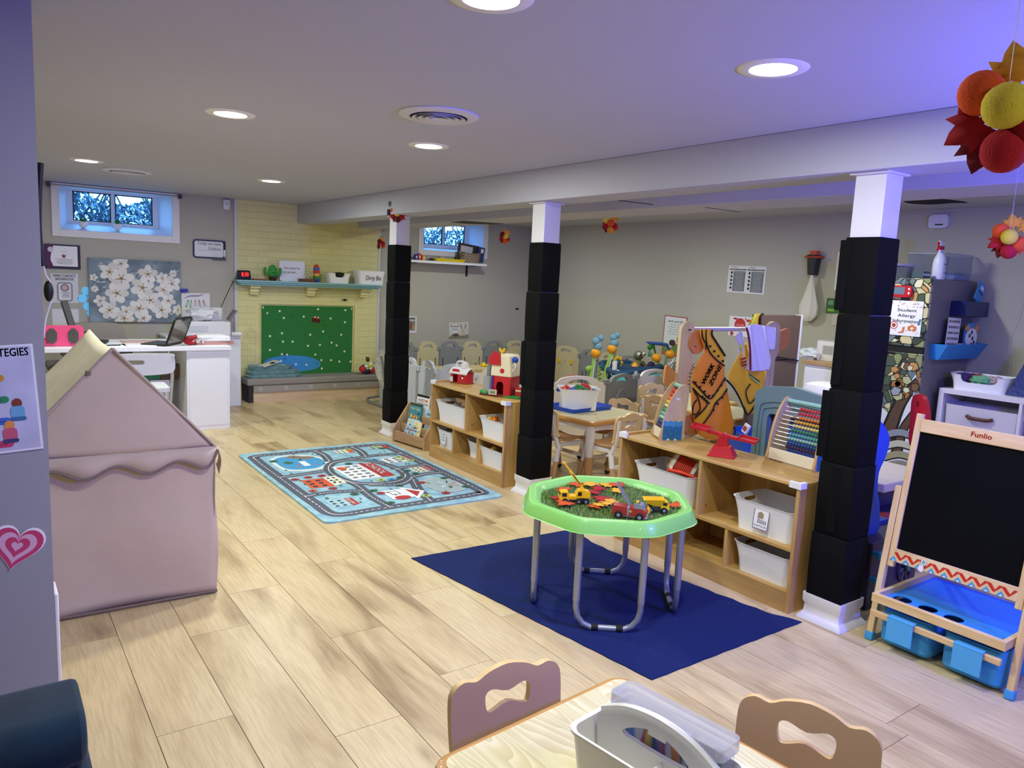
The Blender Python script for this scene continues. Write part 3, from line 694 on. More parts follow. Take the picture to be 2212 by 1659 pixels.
toy_shelf(1.885, 3.04, 2.455, (2.262, 2.625), 'wooden toy shelf behind the green tray table, nearest to camera', 0)
toy_shelf(4.178, 5.222, 4.698, (4.523, 4.865), 'wooden toy shelf with red barn toys, beyond the road map rug', 0)

# ---------------------------------------------------------------- white storage bins
binw = mat('f3f3f8', 0.4)
def bin_mesh(L, W, Hh, tp=0.86, r=0.04, m=binw, lip=0.006, sag=0.0):
    """open tapered tub: L along X, W along Y"""
    b = B(); n = 7
    def ringf(k, z, e=0.0, s_=0.0):
        o = []
        for p in rr(L*k-2*e, W*k-2*e, r, n): o.append((p[0], p[1], z-(s_*(1-(2*p[0]/L)**2) if s_ else 0)))
        return o
    R = [ringf(tp, 0.0)]
    for i in range(1, 7): u = i/6; R.append(ringf(tp+(1-tp)*(0.25*u+0.75*u**2.2), Hh*u, 0, sag*u*u))
    R += [ringf(1, Hh+0.001, -lip, sag), ringf(1, Hh-0.004, -lip+0.001, sag)] if False else [ringf(1, Hh+0.002, -lip*0.6, sag), ringf(1, Hh+0.002, 0.003, sag)]
    for i in range(5, -1, -1): u = i/6; R.append(ringf(tp+(1-tp)*(0.25*u+0.75*u**2.2), max(Hh*u, 0.004), 0.004, sag*u*u))
    b.loft(R, m); return b
def bin_(name, label, loc, rz, L, W, Hh, holes=True, cat='bin', sag=0.012, m=binw, tp=0.86, group=None):
    o = obj(name, bin_mesh(L, W, Hh, tp, 0.035, m, sag=sag), None, loc, rz, label=label, cat=cat, group=group)
    if holes:
        c = B()
        for s_ in (-1, 1):
            pts = rr(W*0.34, 0.02, 0.0099, 5, 0, Hh*0.80); c.plate(pts, m, s_*L*0.40, s_*L*0.56, ax='YZ')
        cut(o, c); 
        o.data.polygons.foreach_set('use_smooth', [True]*len(o.data.polygons)); o.data.set_sharp_from_angle(angle=radians(35))
    return o
Z1, Z2 = 0.304, 0.098
bx = SX0+0.155
b1 = bin_('storage_bin', 'white bin holding a toy accordion, top left of the near shelf', (bx, 2.735, Z1), 0, 0.29, 0.42, 0.165, False)
b1.rotation_euler = (0, 0, pi/2); b1.data.transform(Matrix.Identity(4))
b1.scale = (1, 1, 1)
def swapbin(o, L, W): pass
for o in (b1,): bpy.data.objects.remove(o)
def sbin(label, y, z, L, W=0.27, Hh=0.155, holes=True, dx=0, rz=pi/2, sag=0.012, tp=0.86): return bin_('storage_bin', label, (bx+dx, y, z), rz, L, W, Hh, holes, sag=sag, tp=tp)
sbin('white bin holding a toy accordion, top left of the near shelf', 2.73, Z1, 0.43, Hh=0.17)
fam = sbin('white bin with a Family Play Set label, top right of the near shelf', 2.085, Z1, 0.355, Hh=0.155)
sbin('plain white bin in the lower right corner of the near shelf', 2.07, Z2, 0.33, Hh=0.145)
sbin('white bin full of wooden blocks, top left of the far shelf', 4.965, Z1, 0.46, Hh=0.165)
sbin('white bin of orange and blue toys, top right of the far shelf', 4.38, Z1, 0.34, Hh=0.145)
tool = sbin('small white bin with a printed picture label, lower left of the far shelf', 5.04, Z2, 0.235, Hh=0.15)
sbin('half hidden white bin in the lower middle of the far shelf', 4.665, Z2, 0.20, Hh=0.13, dx=0.04)
sbin('white bin of red toy figures, lower right of the far shelf', 4.375, Z2, 0.33, Hh=0.14)
# labels stuck on two bins (parts of the bins)
def card(name, par, w, h, base, fn, loc, rz, rx=0, border=None, **kw):
    b = B()
    if border: b.flat(rr(w, h, 0.006, 3), mat(border, 0.7)); b.flat(rr(w-0.008, h-0.008, 0.005, 3), mat(base, 0.7))
    else: b.flat(rr(w, h, 0.002, 2), mat(base, 0.7))
    b.bx(-w/2, w/2, 0.0, 0.0006, -h/2, h/2, mat(base, 0.7))
    fn(b, w, h)
    return obj(name, b, par, loc, smooth=False, fix=False, rot=(rx, 0, rz), **kw)
def famf(b, w, h):
    d = mat('4a4038', 0.8); b.bx(0, 0, 0, 0, 0, 0, d)
    b.flat([(-.02, .005), (.012, .005), (.012, .03), (-.004, .038), (-.02, .03)], mat('a08a70', .8))
    for i in range(6): x = -.018+i*.0085; hh = .018-.0015*i; b.flat([(x, -.018), (x+.005, -.018), (x+.004, -.018+hh), (x+.001, -.018+hh)], d); b.flat(ell(.005, .006, 8, x+.0025, -.016+hh), d)
    b.text('Family Play Set', 0, -.034, .009, BLACK, w=w*0.82)
card('picture_label', fam, 0.085, 0.095, 'f0eef2', famf, (0, 0.134, 0.080), pi, rx=radians(-7), border='6d6285')
def toolf(b, w, h):
    d = mat('3c4a66', 0.8)
    for i in range(3):
        for j in range(4): b.flat(ell(.008, .014, 8, -.02+.013*j, .028-.02*i), d)
    b.text('Tools Sets', 0, -.036, .008, d, w=w*0.7)
card('picture_label', tool, 0.08, 0.10, 'eef0f6', toolf, (0, 0.132, 0.080), pi, rx=radians(-7), border='4a5a7c')

# contents of the bins: things of their own
def blockset():
    bw = wood('c39a6c', 'e0c09a', 0.5, 6, 'X', 8)
    for i, (y, z, dx, a, s_, lb) in enumerate(((4.955, Z1+.182, 0, .1, (.15, .06, .03), 'longest flat wooden block on top of the block bin'), (5.06, Z1+.160, .03, -.3, (.12, .05, .03), 'wooden block at the left of the block bin'),
                              (4.86, Z1+.165, -.02, .5, (.11, .05, .03), 'wooden block at the right front of the block bin'), (4.97, Z1+.215, .05, -.12, (.2, .06, .022), 'pale plank lying over the blocks at the back of the bin'))):
        obj('wooden_block', B().box((0, 0, 0), s_, bw), None, (bx+dx, y, z), pi/2+a, bevel=0.003, label=lb, cat='block', group='wooden blocks in the bin')
blockset()
def blob(name, label, cat, loc, col, s_, seed=0, group=None, rough=0.4):
    """lumpy plastic toy piece"""
    b = B(); m = mat(col, rough); r = random.Random(seed)
    b.tube([(-s_*.8, 0, 0), (-s_*.3, s_*.1, s_*.25), (s_*.3, -s_*.1, s_*.2), (s_*.8, 0, 0)], [s_*.25, s_*.45, s_*.4, s_*.22], m, 8)
    b.tube([(0, -s_*.7, s_*.1), (s_*.05, 0, s_*.35), (0, s_*.7, s_*.05)], [s_*.18, s_*.3, s_*.18], m, 8)
    b.sph((s_*.15, s_*.05, s_*.5), s_*.28, m, 6)
    return obj(name, b, None, loc, r.uniform(0, 6), label=label, cat=cat, group=group)
blob('toy_piece', 'orange plastic toy in the top right bin of the far shelf', 'toy', (bx-.05, 4.44, Z1+.12), 'e07a1e', .05, 1)
blob('toy_piece', 'yellow plastic toy at the front of the orange and blue bin', 'toy', (bx-.07, 4.485, Z1+.125), 'f0c020', .025, 2)
blob('toy_piece', 'blue plastic toy in the top right bin of the far shelf', 'toy', (bx-.03, 4.31, Z1+.12), '1c4fa8', .055, 3)
for i, (c, y, x, lb) in enumerate((('c22a2a', 4.43, -.05, 'red toy figure left in the lower right bin'), ('e8c030', 4.40, -.08, 'small yellow toy figure in the lower right bin'), ('8a1c2c', 4.36, -.03, 'dark red toy figure in the lower right bin'), ('2f6e4c', 4.31, -.06, 'green toy figure in the lower right bin'), ('b83030', 4.28, -.02, 'red toy figure at the right end of the lower right bin'))):
    blob('toy_figure', lb, 'toy', (bx+x, y, Z2+.125), c, .032, 10+i, 'toy figures in the lower bin')
# accordion
t = thing('toy_accordion', 'red and white toy accordion sticking out of the top left bin', 'accordion', (bx-.03, 2.64, Z1+.185), radians(100)); t.scale = (1.15,)*3; 
cr_ = mat('e6ded2', 0.4); rd = mat('dd3b1e', 0.45)
b = B()
for i in range(11): x = -.045+i*.009; b.plate(rr(.085, .085, .014, 3), rd, x, x+.006, ax='YZ'); b.plate(rr(.075, .075, .014, 3), mat('a02412', .6), x+.006, x+.009, ax='YZ')
for o in (obj('bellows', b, t),): pass
for s_ in (-1, 1): obj('end_cap', B().plate(rr(.095, .095, .02, 4), cr_, s_*.054-.009, s_*.054+.009, ax='YZ'), t, bevel=.004)
obj('keyboard_end', B().plate(rr(.085, .085, .02, 4), mat('c79e6c', .5), .063, .075, ax='YZ'), t, bevel=.003)
for o in t.children: o.rotation_euler = (radians(30), radians(-14), 0)
b = B(); b.tube(sm([(-.10, .03, .0), (-.02, .06, .012), (.07, .05, 0), (.09, -.01, -.006), (.0, -.05, 0), (-.09, -.03, 0)], 4), .009, rd, 8, closed=True)
obj('toy_handle_frame', b, None, (bx-.05, 2.64, Z1+.168), pi/2, label='orange red plastic handle loop under the toy accordion in the bin', cat='toy')
obj('toy_card', B().box((0, 0, 0), (.05, .004, .08), WHITE), None, (bx, 2.80, Z1+.15), .4, label='white card standing at the left end of the accordion bin', cat='card', bevel=.001)
blob('toy_piece', 'pale blue soft toy at the right of the accordion bin', 'toy', (bx, 2.555, Z1+.14), '8a9cc8', .035, 4)

# ---------------------------------------------------------------- book rack and books
rackw = wood('a9825a', 'c8a47c', 0.5, 2.5, 'Y', 9, strips=0.04)
t = thing('book_rack', 'small wooden book display rack beside the far padded post', 'book rack', (3.04, 5.61, 0), radians(9))
prof = [(-.085, 0), (.115, 0), (.115, .31), (.10, .33), (.075, .33), (-.085, .115)]
for s_ in (-.225, .210): obj('side_panel', B().plate(prof, wood('b08a62', 'd0ae86', .5, 3, 'Z', 8), s_, s_+.015, ax='XZ'), t, bevel=.003)
for a, z0, z1 in ((-.078, .02, .105), (-.01, .09, .165), (.055, .18, .25)): obj('front_rail', B().bx(a, a+.012, -.21, .21, z0, z1, rackw), t, bevel=.002)
obj('back_panel', B().bx(.10, .112, -.21, .21, .02, .31, rackw), t)
obj('base_board', B().bx(-.07, .10, -.21, .21, .012, .024, rackw), t)
def book(label, loc, rz, w, h, base, fn, lean=18, th=.012):
    b = B().at(0, 0, 0); b.bx(-w/2, w/2, 0, th, 0, h, mat(base, .4)); b.bx(-w/2+.003, w/2-.002, .001, th-.001, .001, h+.0001, mat('e8e2d4', .8))
    fn(b, w, h); o = obj('picture_book', b, None, loc, smooth=False, fix=False, rot=(radians(-lean), 0, rz), label=label, cat='book'); return o
def scatter(b, w, h, cols, z0, z1, n, seed, s0=.006, s1=.016):
    r = random.Random(seed)
    for i in range(n):
        x, z = r.uniform(-w*.42, w*.42), r.uniform(h*z0, h*z1); a, c = r.uniform(s0, s1), r.uniform(s0, s1)
        x = max(-w/2+a/2+.002, min(w/2-a/2-.002, x)); z = max(c/2+.002, min(h-c/2-.002, z))
        b.k = (b.k % 40)+1
        b.flat(rr(a, c, min(a, c)*.3, 2, x, z) if i % 2 else ell(a, c, 10, x, z), mat(cols[i % len(cols)], .6))
def digger(b, w, h):
    b.flat(rr(w, h*.09, .001, 1, 0, h*.955), BLACK); b.text('NEVER TOUCH A NOISY BOOK', 0, h*.94, .006, mat('d0b060'), w=w*.8)
    b.text('Noisy Digger', 0, h*.76, .022, mat('f0eccc'), w=w*.85, bold=1); b.flat([(-.06, .10), (-.02, .10), (-.04, .14)], mat('e8c840'))
    b.flat([(-.03, .07), (.0, .06), (.0, .11), (-.02, .13)], mat('d8432c')); b.flat(rr(.055, .06, .01, 4, .02, .09), mat('f2b61c')); b.flat(rr(.02, .025, .004, 2, .02, .10), mat('2f6a88')); b.flat(rr(.06, .014, .006, 2, .02, .055), mat('333338'))
    b.flat(ell(.022, .022, 12, .055, .14), BLACK); b.flat(ell(.05, .03, 12, -.055, .045), mat('b8564a'))
def noisy(b, w, h):
    b.flat(rr(w, h*.10, .001, 1, 0, h*.95), BLACK); b.text('NOISY', -.02, h*.72, .026, mat('a0243a'), w=w*.55, bold=1); b.flat(rr(.04, .02, .006, 2, .05, h*.78), mat('e8822c')); b.text('CONSTRUCTION', 0, h*.60, .018, mat('28486c'), w=w*.9, bold=1)
def emerg(b, w, h):
    b.text('EMERGENCY', 0, h*.70, .022, mat('2c4c8c'), w=w*.94, bold=1); scatter(b, w, h, ['38404c', 'e8e8ee', '3a70b8', 'd84838', 'f0d050'], .08, .58, 22, 3); b.flat(ell(.02, .02, 12, .03, .03), BLACK); b.flat(rr(.06, .03, .006, 2, .02, .055), mat('c8283c'))
def constr(b, w, h):
    b.flat(ell(.03, .03, 10, -.05, h*.88), mat('f0d84a')); scatter(b, w, h, ['2c3440', '48708c', 'd8a82c', '38424c', '7a8ca0'], .56, .72, 16, 5)
    b.text('CONSTRUCTION', 0, h*.44, .017, mat('a8304c'), w=w*.92, bold=1); scatter(b, w, h, ['2c2c34', 'a8343c', '38609c', '5a4c44', 'e0b030', '4c4c58'], .06, .40, 30, 6); b.flat(ell(.03, .03, 12, .01, .02), mat('f0b020'))
def slim(b, w, h): scatter(b, w, h, ['d84838', 'f0c030', '38424c', '489cc8', 'e88030'], .08, .92, 16, 8)
rk = lambda dx, dy, z: tuple(t.matrix_basis @ Vector((dx, dy, z)))
bpy.context.view_layer.update()
br = radians(-81)
book('white noisy vehicle picture book at the back of the rack, title partly hidden', rk(.075, .045, .20), br, .17, .225, 'f2f2f4', noisy, 8)
book('teal Noisy Digger picture book in the upper left of the rack', rk(.015, .085, .125), br, .165, .225, '3f8c9c', digger, 12)
book('pale blue EMERGENCY picture book at the right of the rack', rk(.045, -.115, .13), br, .15, .19, 'a8cfe0', emerg, 12)
book('slim yellow picture book partly behind the CONSTRUCTION book', rk(-.045, -.035, .05), br, .10, .165, 'f2e6b0', slim, 14)
book('pale blue CONSTRUCTION picture book at the front of the rack', rk(-.058, .035, .045), br, .165, .185, 'b8d8ea', constr, 20)

# ---------------------------------------------------------------- abacus and roller toy
ply = wood('b49a7c', 'd0b898', .5, 5, 'Z', 6); plye = mat('c9a06a', .5); mint = mat('8fc4b8', .45)
ARCH = sm([(0, 0), (.004, .06), (.020, .155), (.050, .24), (.088, .30), (.118, .318), (.142, .30), (.142, .22), (.132, .1), (.128, 0)], 3)
def sea(b, s_=1):
    """printed sea on the outer face of an arch panel, local XZ facing -Y"""
    pts = [(.010, .006)]+[(.012+.11*i/14, .112+.004*sin(i*1.6)) for i in range(15)]+[(.118, .006)]
    b.flat(pts, mat('3f8ec0', .5)); b.flat([(.011, .006)]+[(.011+.11*i/14, .085+.004*sin(i*1.4+1)) for i in range(15)]+[(.119, .006)], mat('1f6aa6', .5))
    for i in range(6): b.flat(ell(.003, .003, 6, .03+.014*i, .03+.013*(i*3 % 5)), WHITE)
    for i in range(5): b.flat(ell(.016, .012, 8, .024+.02*i, .010), mat('d8e0da' if i % 2 else '3c7a6a', .6))
    b.flat(ell(.03, .008, 10, .085, .235), mat('e4dcec', .6)); b.flat(ell(.014, .012, 8, .085, .24), mat('e4dcec', .6))
def arch_unit(name, label, cat, loc, rz, width):
    t = thing(name, label, cat, loc, rz)   # front faces local -Y... panels across X
    for s_ in (-1, 1):
        b = B(); b.T = Matrix.Rotation(pi/2, 4, 'Z') @ Matrix.Translation((0, 0, 0))
        x = s_*width/2
        pp = [(d, z) for d, z in ARCH]
        b = B(); b.plate(pp, ply, x-.007, x+.007, ax='YZ', me=plye); pn_ = obj('side_panel', b, t, bevel=.001)
        if s_ > 0:
            c = B(); sea(c); c2 = B(); c2.v = [(x+.0075-v[1]-.0006, v[0], v[2]) for v in c.v]; c2.f = c.f; c2.fm = c.fm; c2.m = c.m
            obj('sea_print', c2, pn_, smooth=False, fix=False)
    obj('handle_bar', B().cyl((-width/2, .112, .30), (width/2, .112, .30), .011, mint), t)
    obj('base_board', B().bx(-width/2+.006, width/2-.006, .004, .012, .008, .065, mat('ece2cc', .5)), t, bevel=.002)
    return t
# abacus: ten wires of ten beads
a0, a1 = ZP(1656, 992, .605), ZP(1757, 1021, .605); d = (a1-a0); wdt = d.length
t = arch_unit('abacus', 'rainbow bead abacus with arched wooden sides, at the right of near shelf top', 'abacus', (*((a0+a1)/2)[:2], .605), atan2(d.y, d.x), wdt)
cols = ['c8403c', 'c83a44', 'd07a34', 'd0a03c', 'd8c878', '3f8058', '5aa494', '8cc0a8', '28507c', '3a2240']
for i in range(10):
    z = .272-.0205*i; u = z/.318; yy = .018+.075*max(0, (z-.08)/.2)**1.3
    w_ = obj('wire', B().cyl((-wdt/2+.006, yy, z), (wdt/2-.006, yy, z), .0014, mat('d0d0d0', .3, .8), n=6), t)
    b = B(); 
    for k in range(10): b.sph((wdt/2-.018-.0172*(k+(1 if k > 8 and i in (2,) else 0))-.0008*i, yy, z), (.0082, .0092, .0092), mat(cols[i], .35), 6)
    obj('bead_row', b, w_, kind='stuff')
q0, q1 = ZP(1417, 938, .605), ZP(1432, 950, .605)
t = arch_unit('rainbow_roller_toy', 'wooden toy with coloured rollers between whale printed arches, left of near shelf top', 'toy', (3.087, 2.89, .605), radians(-118), .135)
rc = ['d84a40', 'd8503c', 'e87a38', 'ecc860', 'e8dc90', '3fa070', '74bcb4', '9ad0c8', '2c5a8c', '3c3468']
for i in range(10):
    z = .268-.0215*i; yy = .020+.082*max(0, (z-.06)/.21)**1.2
    obj('roller', B().tube([(-.06, yy, z), (-.05, yy, z), (.05, yy, z), (.06, yy, z)], [.007, .0105, .0105, .007], mat(rc[i], .4), 12), t)

# ---------------------------------------------------------------- red balance scale
rp = mat('c01c28', .3, coat=.3)
q = ZP(1560, 982, .605); t = thing('toy_balance_scale', 'red plastic toy balance scale on the middle of near shelf top', 'scale', (3.085, 2.425, .605), radians(-62)); t.scale = (1.12, 1.2, .95)
b = B(); b.loft([[(x*.062, y*.04, 0) for x, y in ((-1, -1), (1, -1), (1, 1), (-1, 1))], [(x*.058, y*.037, .012) for x, y in ((-1, -1), (1, -1), (1, 1), (-1, 1))], [(x*.036, y*.026, .062) for x, y in ((-1, -1), (1, -1), (1, 1), (-1, 1))]], rp)
obj('base', b, t, bevel=.004)
obj('column', B().loft([[(x*.026, y*.02, .055) for x, y in ((-1, -1), (1, -1), (1, 1), (-1, 1))], [(x*.018, y*.02, .125) for x, y in ((-1, -1), (1, -1), (1, 1), (-1, 1))]], rp), t, bevel=.004)
bm_ = B(); bm_.T = Matrix.Translation((0, 0, .115)) @ Matrix.Rotation(radians(9), 4, 'Y')
bm_.bx(-.07, .07, -.014, .014, -.008, .010, rp).cyl((0, -.022, 0), (0, .022, 0), .014, rp); obj('beam', bm_, t, bevel=.002)
for s_ in (-1, 1):
    p = B(); p.T = Matrix.Translation((0, 0, .115)) @ Matrix.Rotation(radians(9), 4, 'Y')
    p.bx(.065, .15, -.043, .043, .004, .008, rp) if s_ > 0 else p.bx(-.15, -.065, -.043, .043, .004, .008, rp)
    x0, x1 = sorted((s_*.065, s_*.15))
    for e in ((x0, x1, -.045, -.041), (x0, x1, .041, .045), (x0, x0+.004, -.045, .045), (x1-.004, x1, -.045, .045)): p.bx(*e, .004, .019, rp)
    obj('pan', p, t, bevel=.001)

# ---------------------------------------------------------------- barns
barnr = mat('c22430', .35); cream_ = mat('ece2c4', .45); rw_ = mat('e6e4ea', .4)
t = thing('toy_barn', 'small red toy barn with white roof and carry handle on far shelf', 'toy', (3.165, 5.10, .605), radians(-72))
b = B(); b.bx(-.085, .085, -.05, .05, 0, .008, mat('7a3a22', .5)); obj('base', b, t, bevel=.002)
gp = [(-.045, .008), (.045, .008), (.045, .085), (.026, .125), (0, .14), (-.026, .125), (-.045, .085)]
def archp(w, h, x, z0): return [(x-w/2, z0), (x+w/2, z0), (x+w/2, z0+h-w/2)]+[(x+w/2*cos(a_*pi/6), z0+h-w/2+w/2*sin(a_*pi/6)) for a_ in range(1, 6)]+[(x-w/2, z0+h-w/2)]
b = B()
b.plate([(-.08, .008), (.08, .008), (.08, .085), (.022, .085) , (0, .115), (-.055, .115), (-.078, .085)], barnr, -.048, -.044, holes=[archp(.045, .075, -.03, .010), [(.035, .04), (.06, .04), (.06, .06), (.0475, .075), (.035, .06)]])
b.bx(-.08, -.076, -.045, .045, .008, .085, barnr).bx(.076, .08, -.045, .045, .008, .085, barnr).bx(-.08, .08, .040, .044, .008, .085, barnr); obj('walls', b, t)
rf = B(); rf.loft([[(x, -.055, .085), (x, -.032, .112), (x, 0, .128), (x, .032, .112), (x, .055, .085), (x, .055, .078), (x, .030, .105), (x, 0, .120), (x, -.030, .105), (x, -.055, .078)] for x in (-.092, .092)], rw_)
rf.loft([[(x, -.058, .088), (x, -.055, .075), (x, -.050, .075), (x, -.050, .088)] for x in (-.09, .09)], rw_); obj('roof', rf, t, bevel=.002)
obj('cupola', B().bx(.005, .05, -.022, .022, .12, .165, rw_), t, bevel=.004)
obj('carry_handle', B().tube([(-.06, 0, .12), (-.058, 0, .155), (-.045, 0, .172), (.0, 0, .175), (.03, 0, .170), (.05, 0, .165)], .008, rw_, 8), t)
b = B(); b.bx(-.075, -.045, -.062, -.058, .012, .052, mat('cfdcee', .5)).bx(-.0745, -.0455, -.063, -.062, .031, .034, WHITE); obj('barn_door', b, t)
obj('window_shutter', B().bx(.04, .055, -.052, -.049, .042, .058, WHITE), t)
t = thing('toy_farmhouse', 'large red and cream toy farm house at the right of far shelf top', 'toy', (3.12, 4.47, .605), radians(-62)); t.scale = (1.16,)*3
b = B(); b.bx(-.12, .12, -.075, .075, 0, .01, mat('6e2a1e', .5)).bx(.05, .16, -.08, .05, .0, .012, mat('2f8a3c', .5)); obj('base', b, t, bevel=.002)
b = B(); b.plate([(-.035, .01), (.09, .01), (.095, .135), (-.035, .135)], barnr, -.07, -.064, holes=[archp(.05, .085, .02, .012)])
b.bx(.085, .091, -.065, .06, .01, .135, barnr).bx(-.035, -.029, -.065, .06, .01, .135, barnr).bx(-.035, .09, .055, .061, .01, .135, barnr)
for i in range(9): b.bx(.091, .094, -.06, .055, .02+i*.012, .023+i*.012, barnr)
obj('stall_walls', b, t)
b = B(); b.loft([[(x*s_+.026, y*.074, z) for x, y in ((-.072, -1), (.072, -1), (.072, 1), (-.072, 1))] for s_, z in ((1, .128), (1, .15), (.92, .20), (.74, .255), (.66, .262))], cream_)
obj('silo_roof', b, t, bevel=.006)
b = B(); b.plate([(-.055, .20), (-.055, .245), (-.02, .285), (.02, .27), (.025, .20)], barnr, -.085, -.074); b.plate(ell(.03, .03, 14, .035, .165), barnr, -.077, -.072)
obj('gable_door', b, t, bevel=.001)
b = B(); b.tube([(-.01, 0, .262), (-.01, 0, .275)], .008, mat('f0bc1c', .4), 8); b.box((-.01, 0, .282), (.035, .012, .012), mat('f0bc1c', .4)).sph((-.025, 0, .292), .008, mat('f0bc1c', .4), 6).sph((.005, 0, .292), .008, mat('f0bc1c', .4), 6); obj('weather_vane', b, t)
obj('grey_silo', B().cyl((-.075, -.045, .01), (-.075, -.045, .12), .028, mat('9aa09c', .5)).cyl((-.075, -.045, .12), (-.07, -.045, .20), .013, mat('7a8480', .5)), t)
obj('green_bushes', B().sph((-.105, -.05, .02), (.025, .02, .015), mat('3c9a48', .6), 6).sph((-.08, -.075, .018), (.02, .015, .012), mat('3c9a48', .6), 6), t)
obj('sign', B().bx(-.045, .012, -.092, -.088, .012, .045, mat('c8bfa8', .6)).bx(-.035, .0, -.093, -.092, .02, .036, mat('7a8c6a', .6)), t)
obj('pulley_hook', B().sph((.10, -.03, .235), (.022, .016, .02), mat('1c4cc0', .4), 7).tube([(.10, -.035, .22), (.115, -.05, .195), (.10, -.06, .165), (.09, -.05, .19), (.10, -.035, .215)], .004, WHITE, 6), t)
obj('purple_post', B().cyl((-.03, -.078, .01), (-.03, -.078, .128), .006, mat('4a3ca8', .4)), t)
b = B(); b.bx(.11, .17, -.03, .03, .012, .06, barnr).bx(.11, .17, -.031, -.03, .04, .05, cream_); obj('side_pen', b, t, bevel=.002)
# ---------------------------------------------------------------- fireplace with mantel
def brickmat(c, seam):
    m = bpy.data.materials.new('painted_brick'); m.use_nodes = True; nt = m.node_tree; b = nt.nodes['Principled BSDF']; L = nt.links.new
    tc = nt.nodes.new('ShaderNodeTexCoord'); mp = nt.nodes.new('ShaderNodeMapping'); mp.inputs['Rotation'].default_value = (radians(90), 0, 0)
    L(tc.outputs['Object'], mp.inputs['Vector']); br = nt.nodes.new('ShaderNodeTexBrick'); L(mp.outputs['Vector'], br.inputs['Vector'])
    br.inputs['Scale'].default_value = 1; br.inputs['Brick Width'].default_value = 0.24; br.inputs['Row Height'].default_value = 0.068; br.inputs['Mortar Size'].default_value = 0.004
    br.inputs['Mortar Smooth'].default_value = 0.4
    br.inputs['Color1'].default_value = (*lin(c), 1); br.inputs['Color2'].default_value = (*[x*0.95 for x in lin(c)], 1); br.inputs['Mortar'].default_value = (*lin(seam), 1)
    L(br.outputs['Color'], b.inputs['Base Color']); b.inputs['Roughness'].default_value = .6
    iv = nt.nodes.new('ShaderNodeMath'); iv.operation = 'SUBTRACT'; iv.inputs[0].default_value = 1; L(br.outputs['Fac'], iv.inputs[1])
    bp = nt.nodes.new('ShaderNodeBump'); bp.inputs['Strength'].default_value = .6; bp.inputs['Distance'].default_value = .004; L(iv.outputs[0], bp.inputs['Height']); L(bp.outputs['Normal'], b.inputs['Normal'])
    return m
ybr = brickmat('e3dc9c', 'dad292'); ysm = mat('e4dc9c', .6, bump=.1, bs=60)
FX0, FX1, FYc = 2.315, 3.955, 8.375
fx0 = YP(565, 661, 8.365).x; fx1 = YP(762, 664, 8.365).x; fz1 = YP(660, 661, 8.365).z; fz0 = .25
t = thing('fireplace', 'pale yellow painted brick chimney breast with corbels on far wall', 'fireplace', ((FX0+FX1)/2, YW, 0)); ox = t.location.x
obj('chimney_breast', B().bx(FX0-ox, fx0-.06-ox, FYc-YW, -.001, 0, CEIL-.001, ybr).bx(fx1+.06-ox, FX1-ox, FYc-YW, -.001, 0, CEIL-.001, ybr).bx(fx0-.06-ox, fx1+.06-ox, FYc-YW, -.001, fz1+.03, CEIL-.001, ybr).bx(fx0-.06-ox, fx1+.06-ox, FYc-YW+.008, -.001, 0, fz1+.03, ysm), t, smooth=False)
b = B(); 
for e in ((fx0-.06, fx0-.03, .2, fz1+.03), (fx1+.03, fx1+.06, .2, fz1+.03), (fx0-.03, fx1+.03, fz1+.012, fz1+.03)): b.bx(e[0]-ox, e[1]-ox, FYc-YW-.004, FYc-YW+.01, e[2], e[3], ysm)
obj('surround_frame', b, t, bevel=.003)
for a in (FX0-.03, FX1): obj('edge_strip', B().bx(a-ox, a+.03-ox, FYc-YW-.006, -.001, 0, CEIL-.001, mat('d4d4d8', .5)), t, bevel=.003)
zM = 1.312
for u in (549.5, 672, 787):
    x = YP(u, 630, 8.3).x-ox
    c = obj('corbel', B().bx(x-.055, x+.055, -.175, FYc-YW, zM-.085, zM-.055, ysm).bx(x-.045, x+.045, -.135, FYc-YW, zM-.13, zM-.085, ysm).bx(x-.045, x+.045, -.115, FYc-YW, zM-.155, zM-.13, ysm), t, bevel=.003)
teal = mat('8fc0c4', .4)
mx0, mx1 = YP(512, 600, 8.18).x, YP(826, 613, 8.18).x
obj('mantel_shelf', B().bx(mx0, mx1, 8.16, FYc, zM-.018, zM, teal).bx(mx0+.02, mx1-.02, 8.18, FYc, zM-.036, zM-.018, teal).bx(mx0+.045, mx1-.03, 8.205, FYc, zM-.055, zM-.036, teal), bevel=.003, label='pale teal wooden mantel shelf over the yellow fireplace', cat='shelf')
# green felt play sheet with flowers and pond
t = thing('felt_play_sheet', 'green felt play sheet with blue pond covering the fireplace opening', 'felt sheet', ((fx0+fx1)/2, 8.364, (fz0+fz1)/2)); w, h = fx1-fx0, fz1-fz0
gs = felt('2f7a3c'); b = B(); b.bx(-w/2, w/2, 0, .004, -h/2, h/2, gs)
def FP(u, v): q = YP(u, v, 8.364); return (q.x-t.location.x, q.z-t.location.z)
b.flat(sm([FP(*q) for q in ((575, 800), (572, 780), (600, 770), (640, 768), (675, 773), (692, 784), (684, 796), (650, 802), (620, 804))], 5), mat('3f8fd0', .9))
for u, v in ((577, 676), (604, 672), (613, 687), (656, 684), (687, 668), (746, 670), (745, 696), (714, 688), (609, 720), (670, 723), (698, 716), (737, 723), (583, 726), (611, 738), (632, 738), (665, 747), (691, 745), (716, 740), (727, 746), (583, 756), (609, 765), (620, 766), (681, 766), (744, 759), (607, 780), (639, 787), (662, 788), (694, 778), (715, 778), (733, 781), (757, 781), (695, 796)):
    c = FP(u, v); b.flat(ell(.026, .026, 8, *c), mat('dfe6dc', .8))
for i in range(22): c = FP(575+(i*83) % 180, 675+(i*47) % 120); b.flat(ell(.03, .009, 6, *c), mat('225a30', .9))
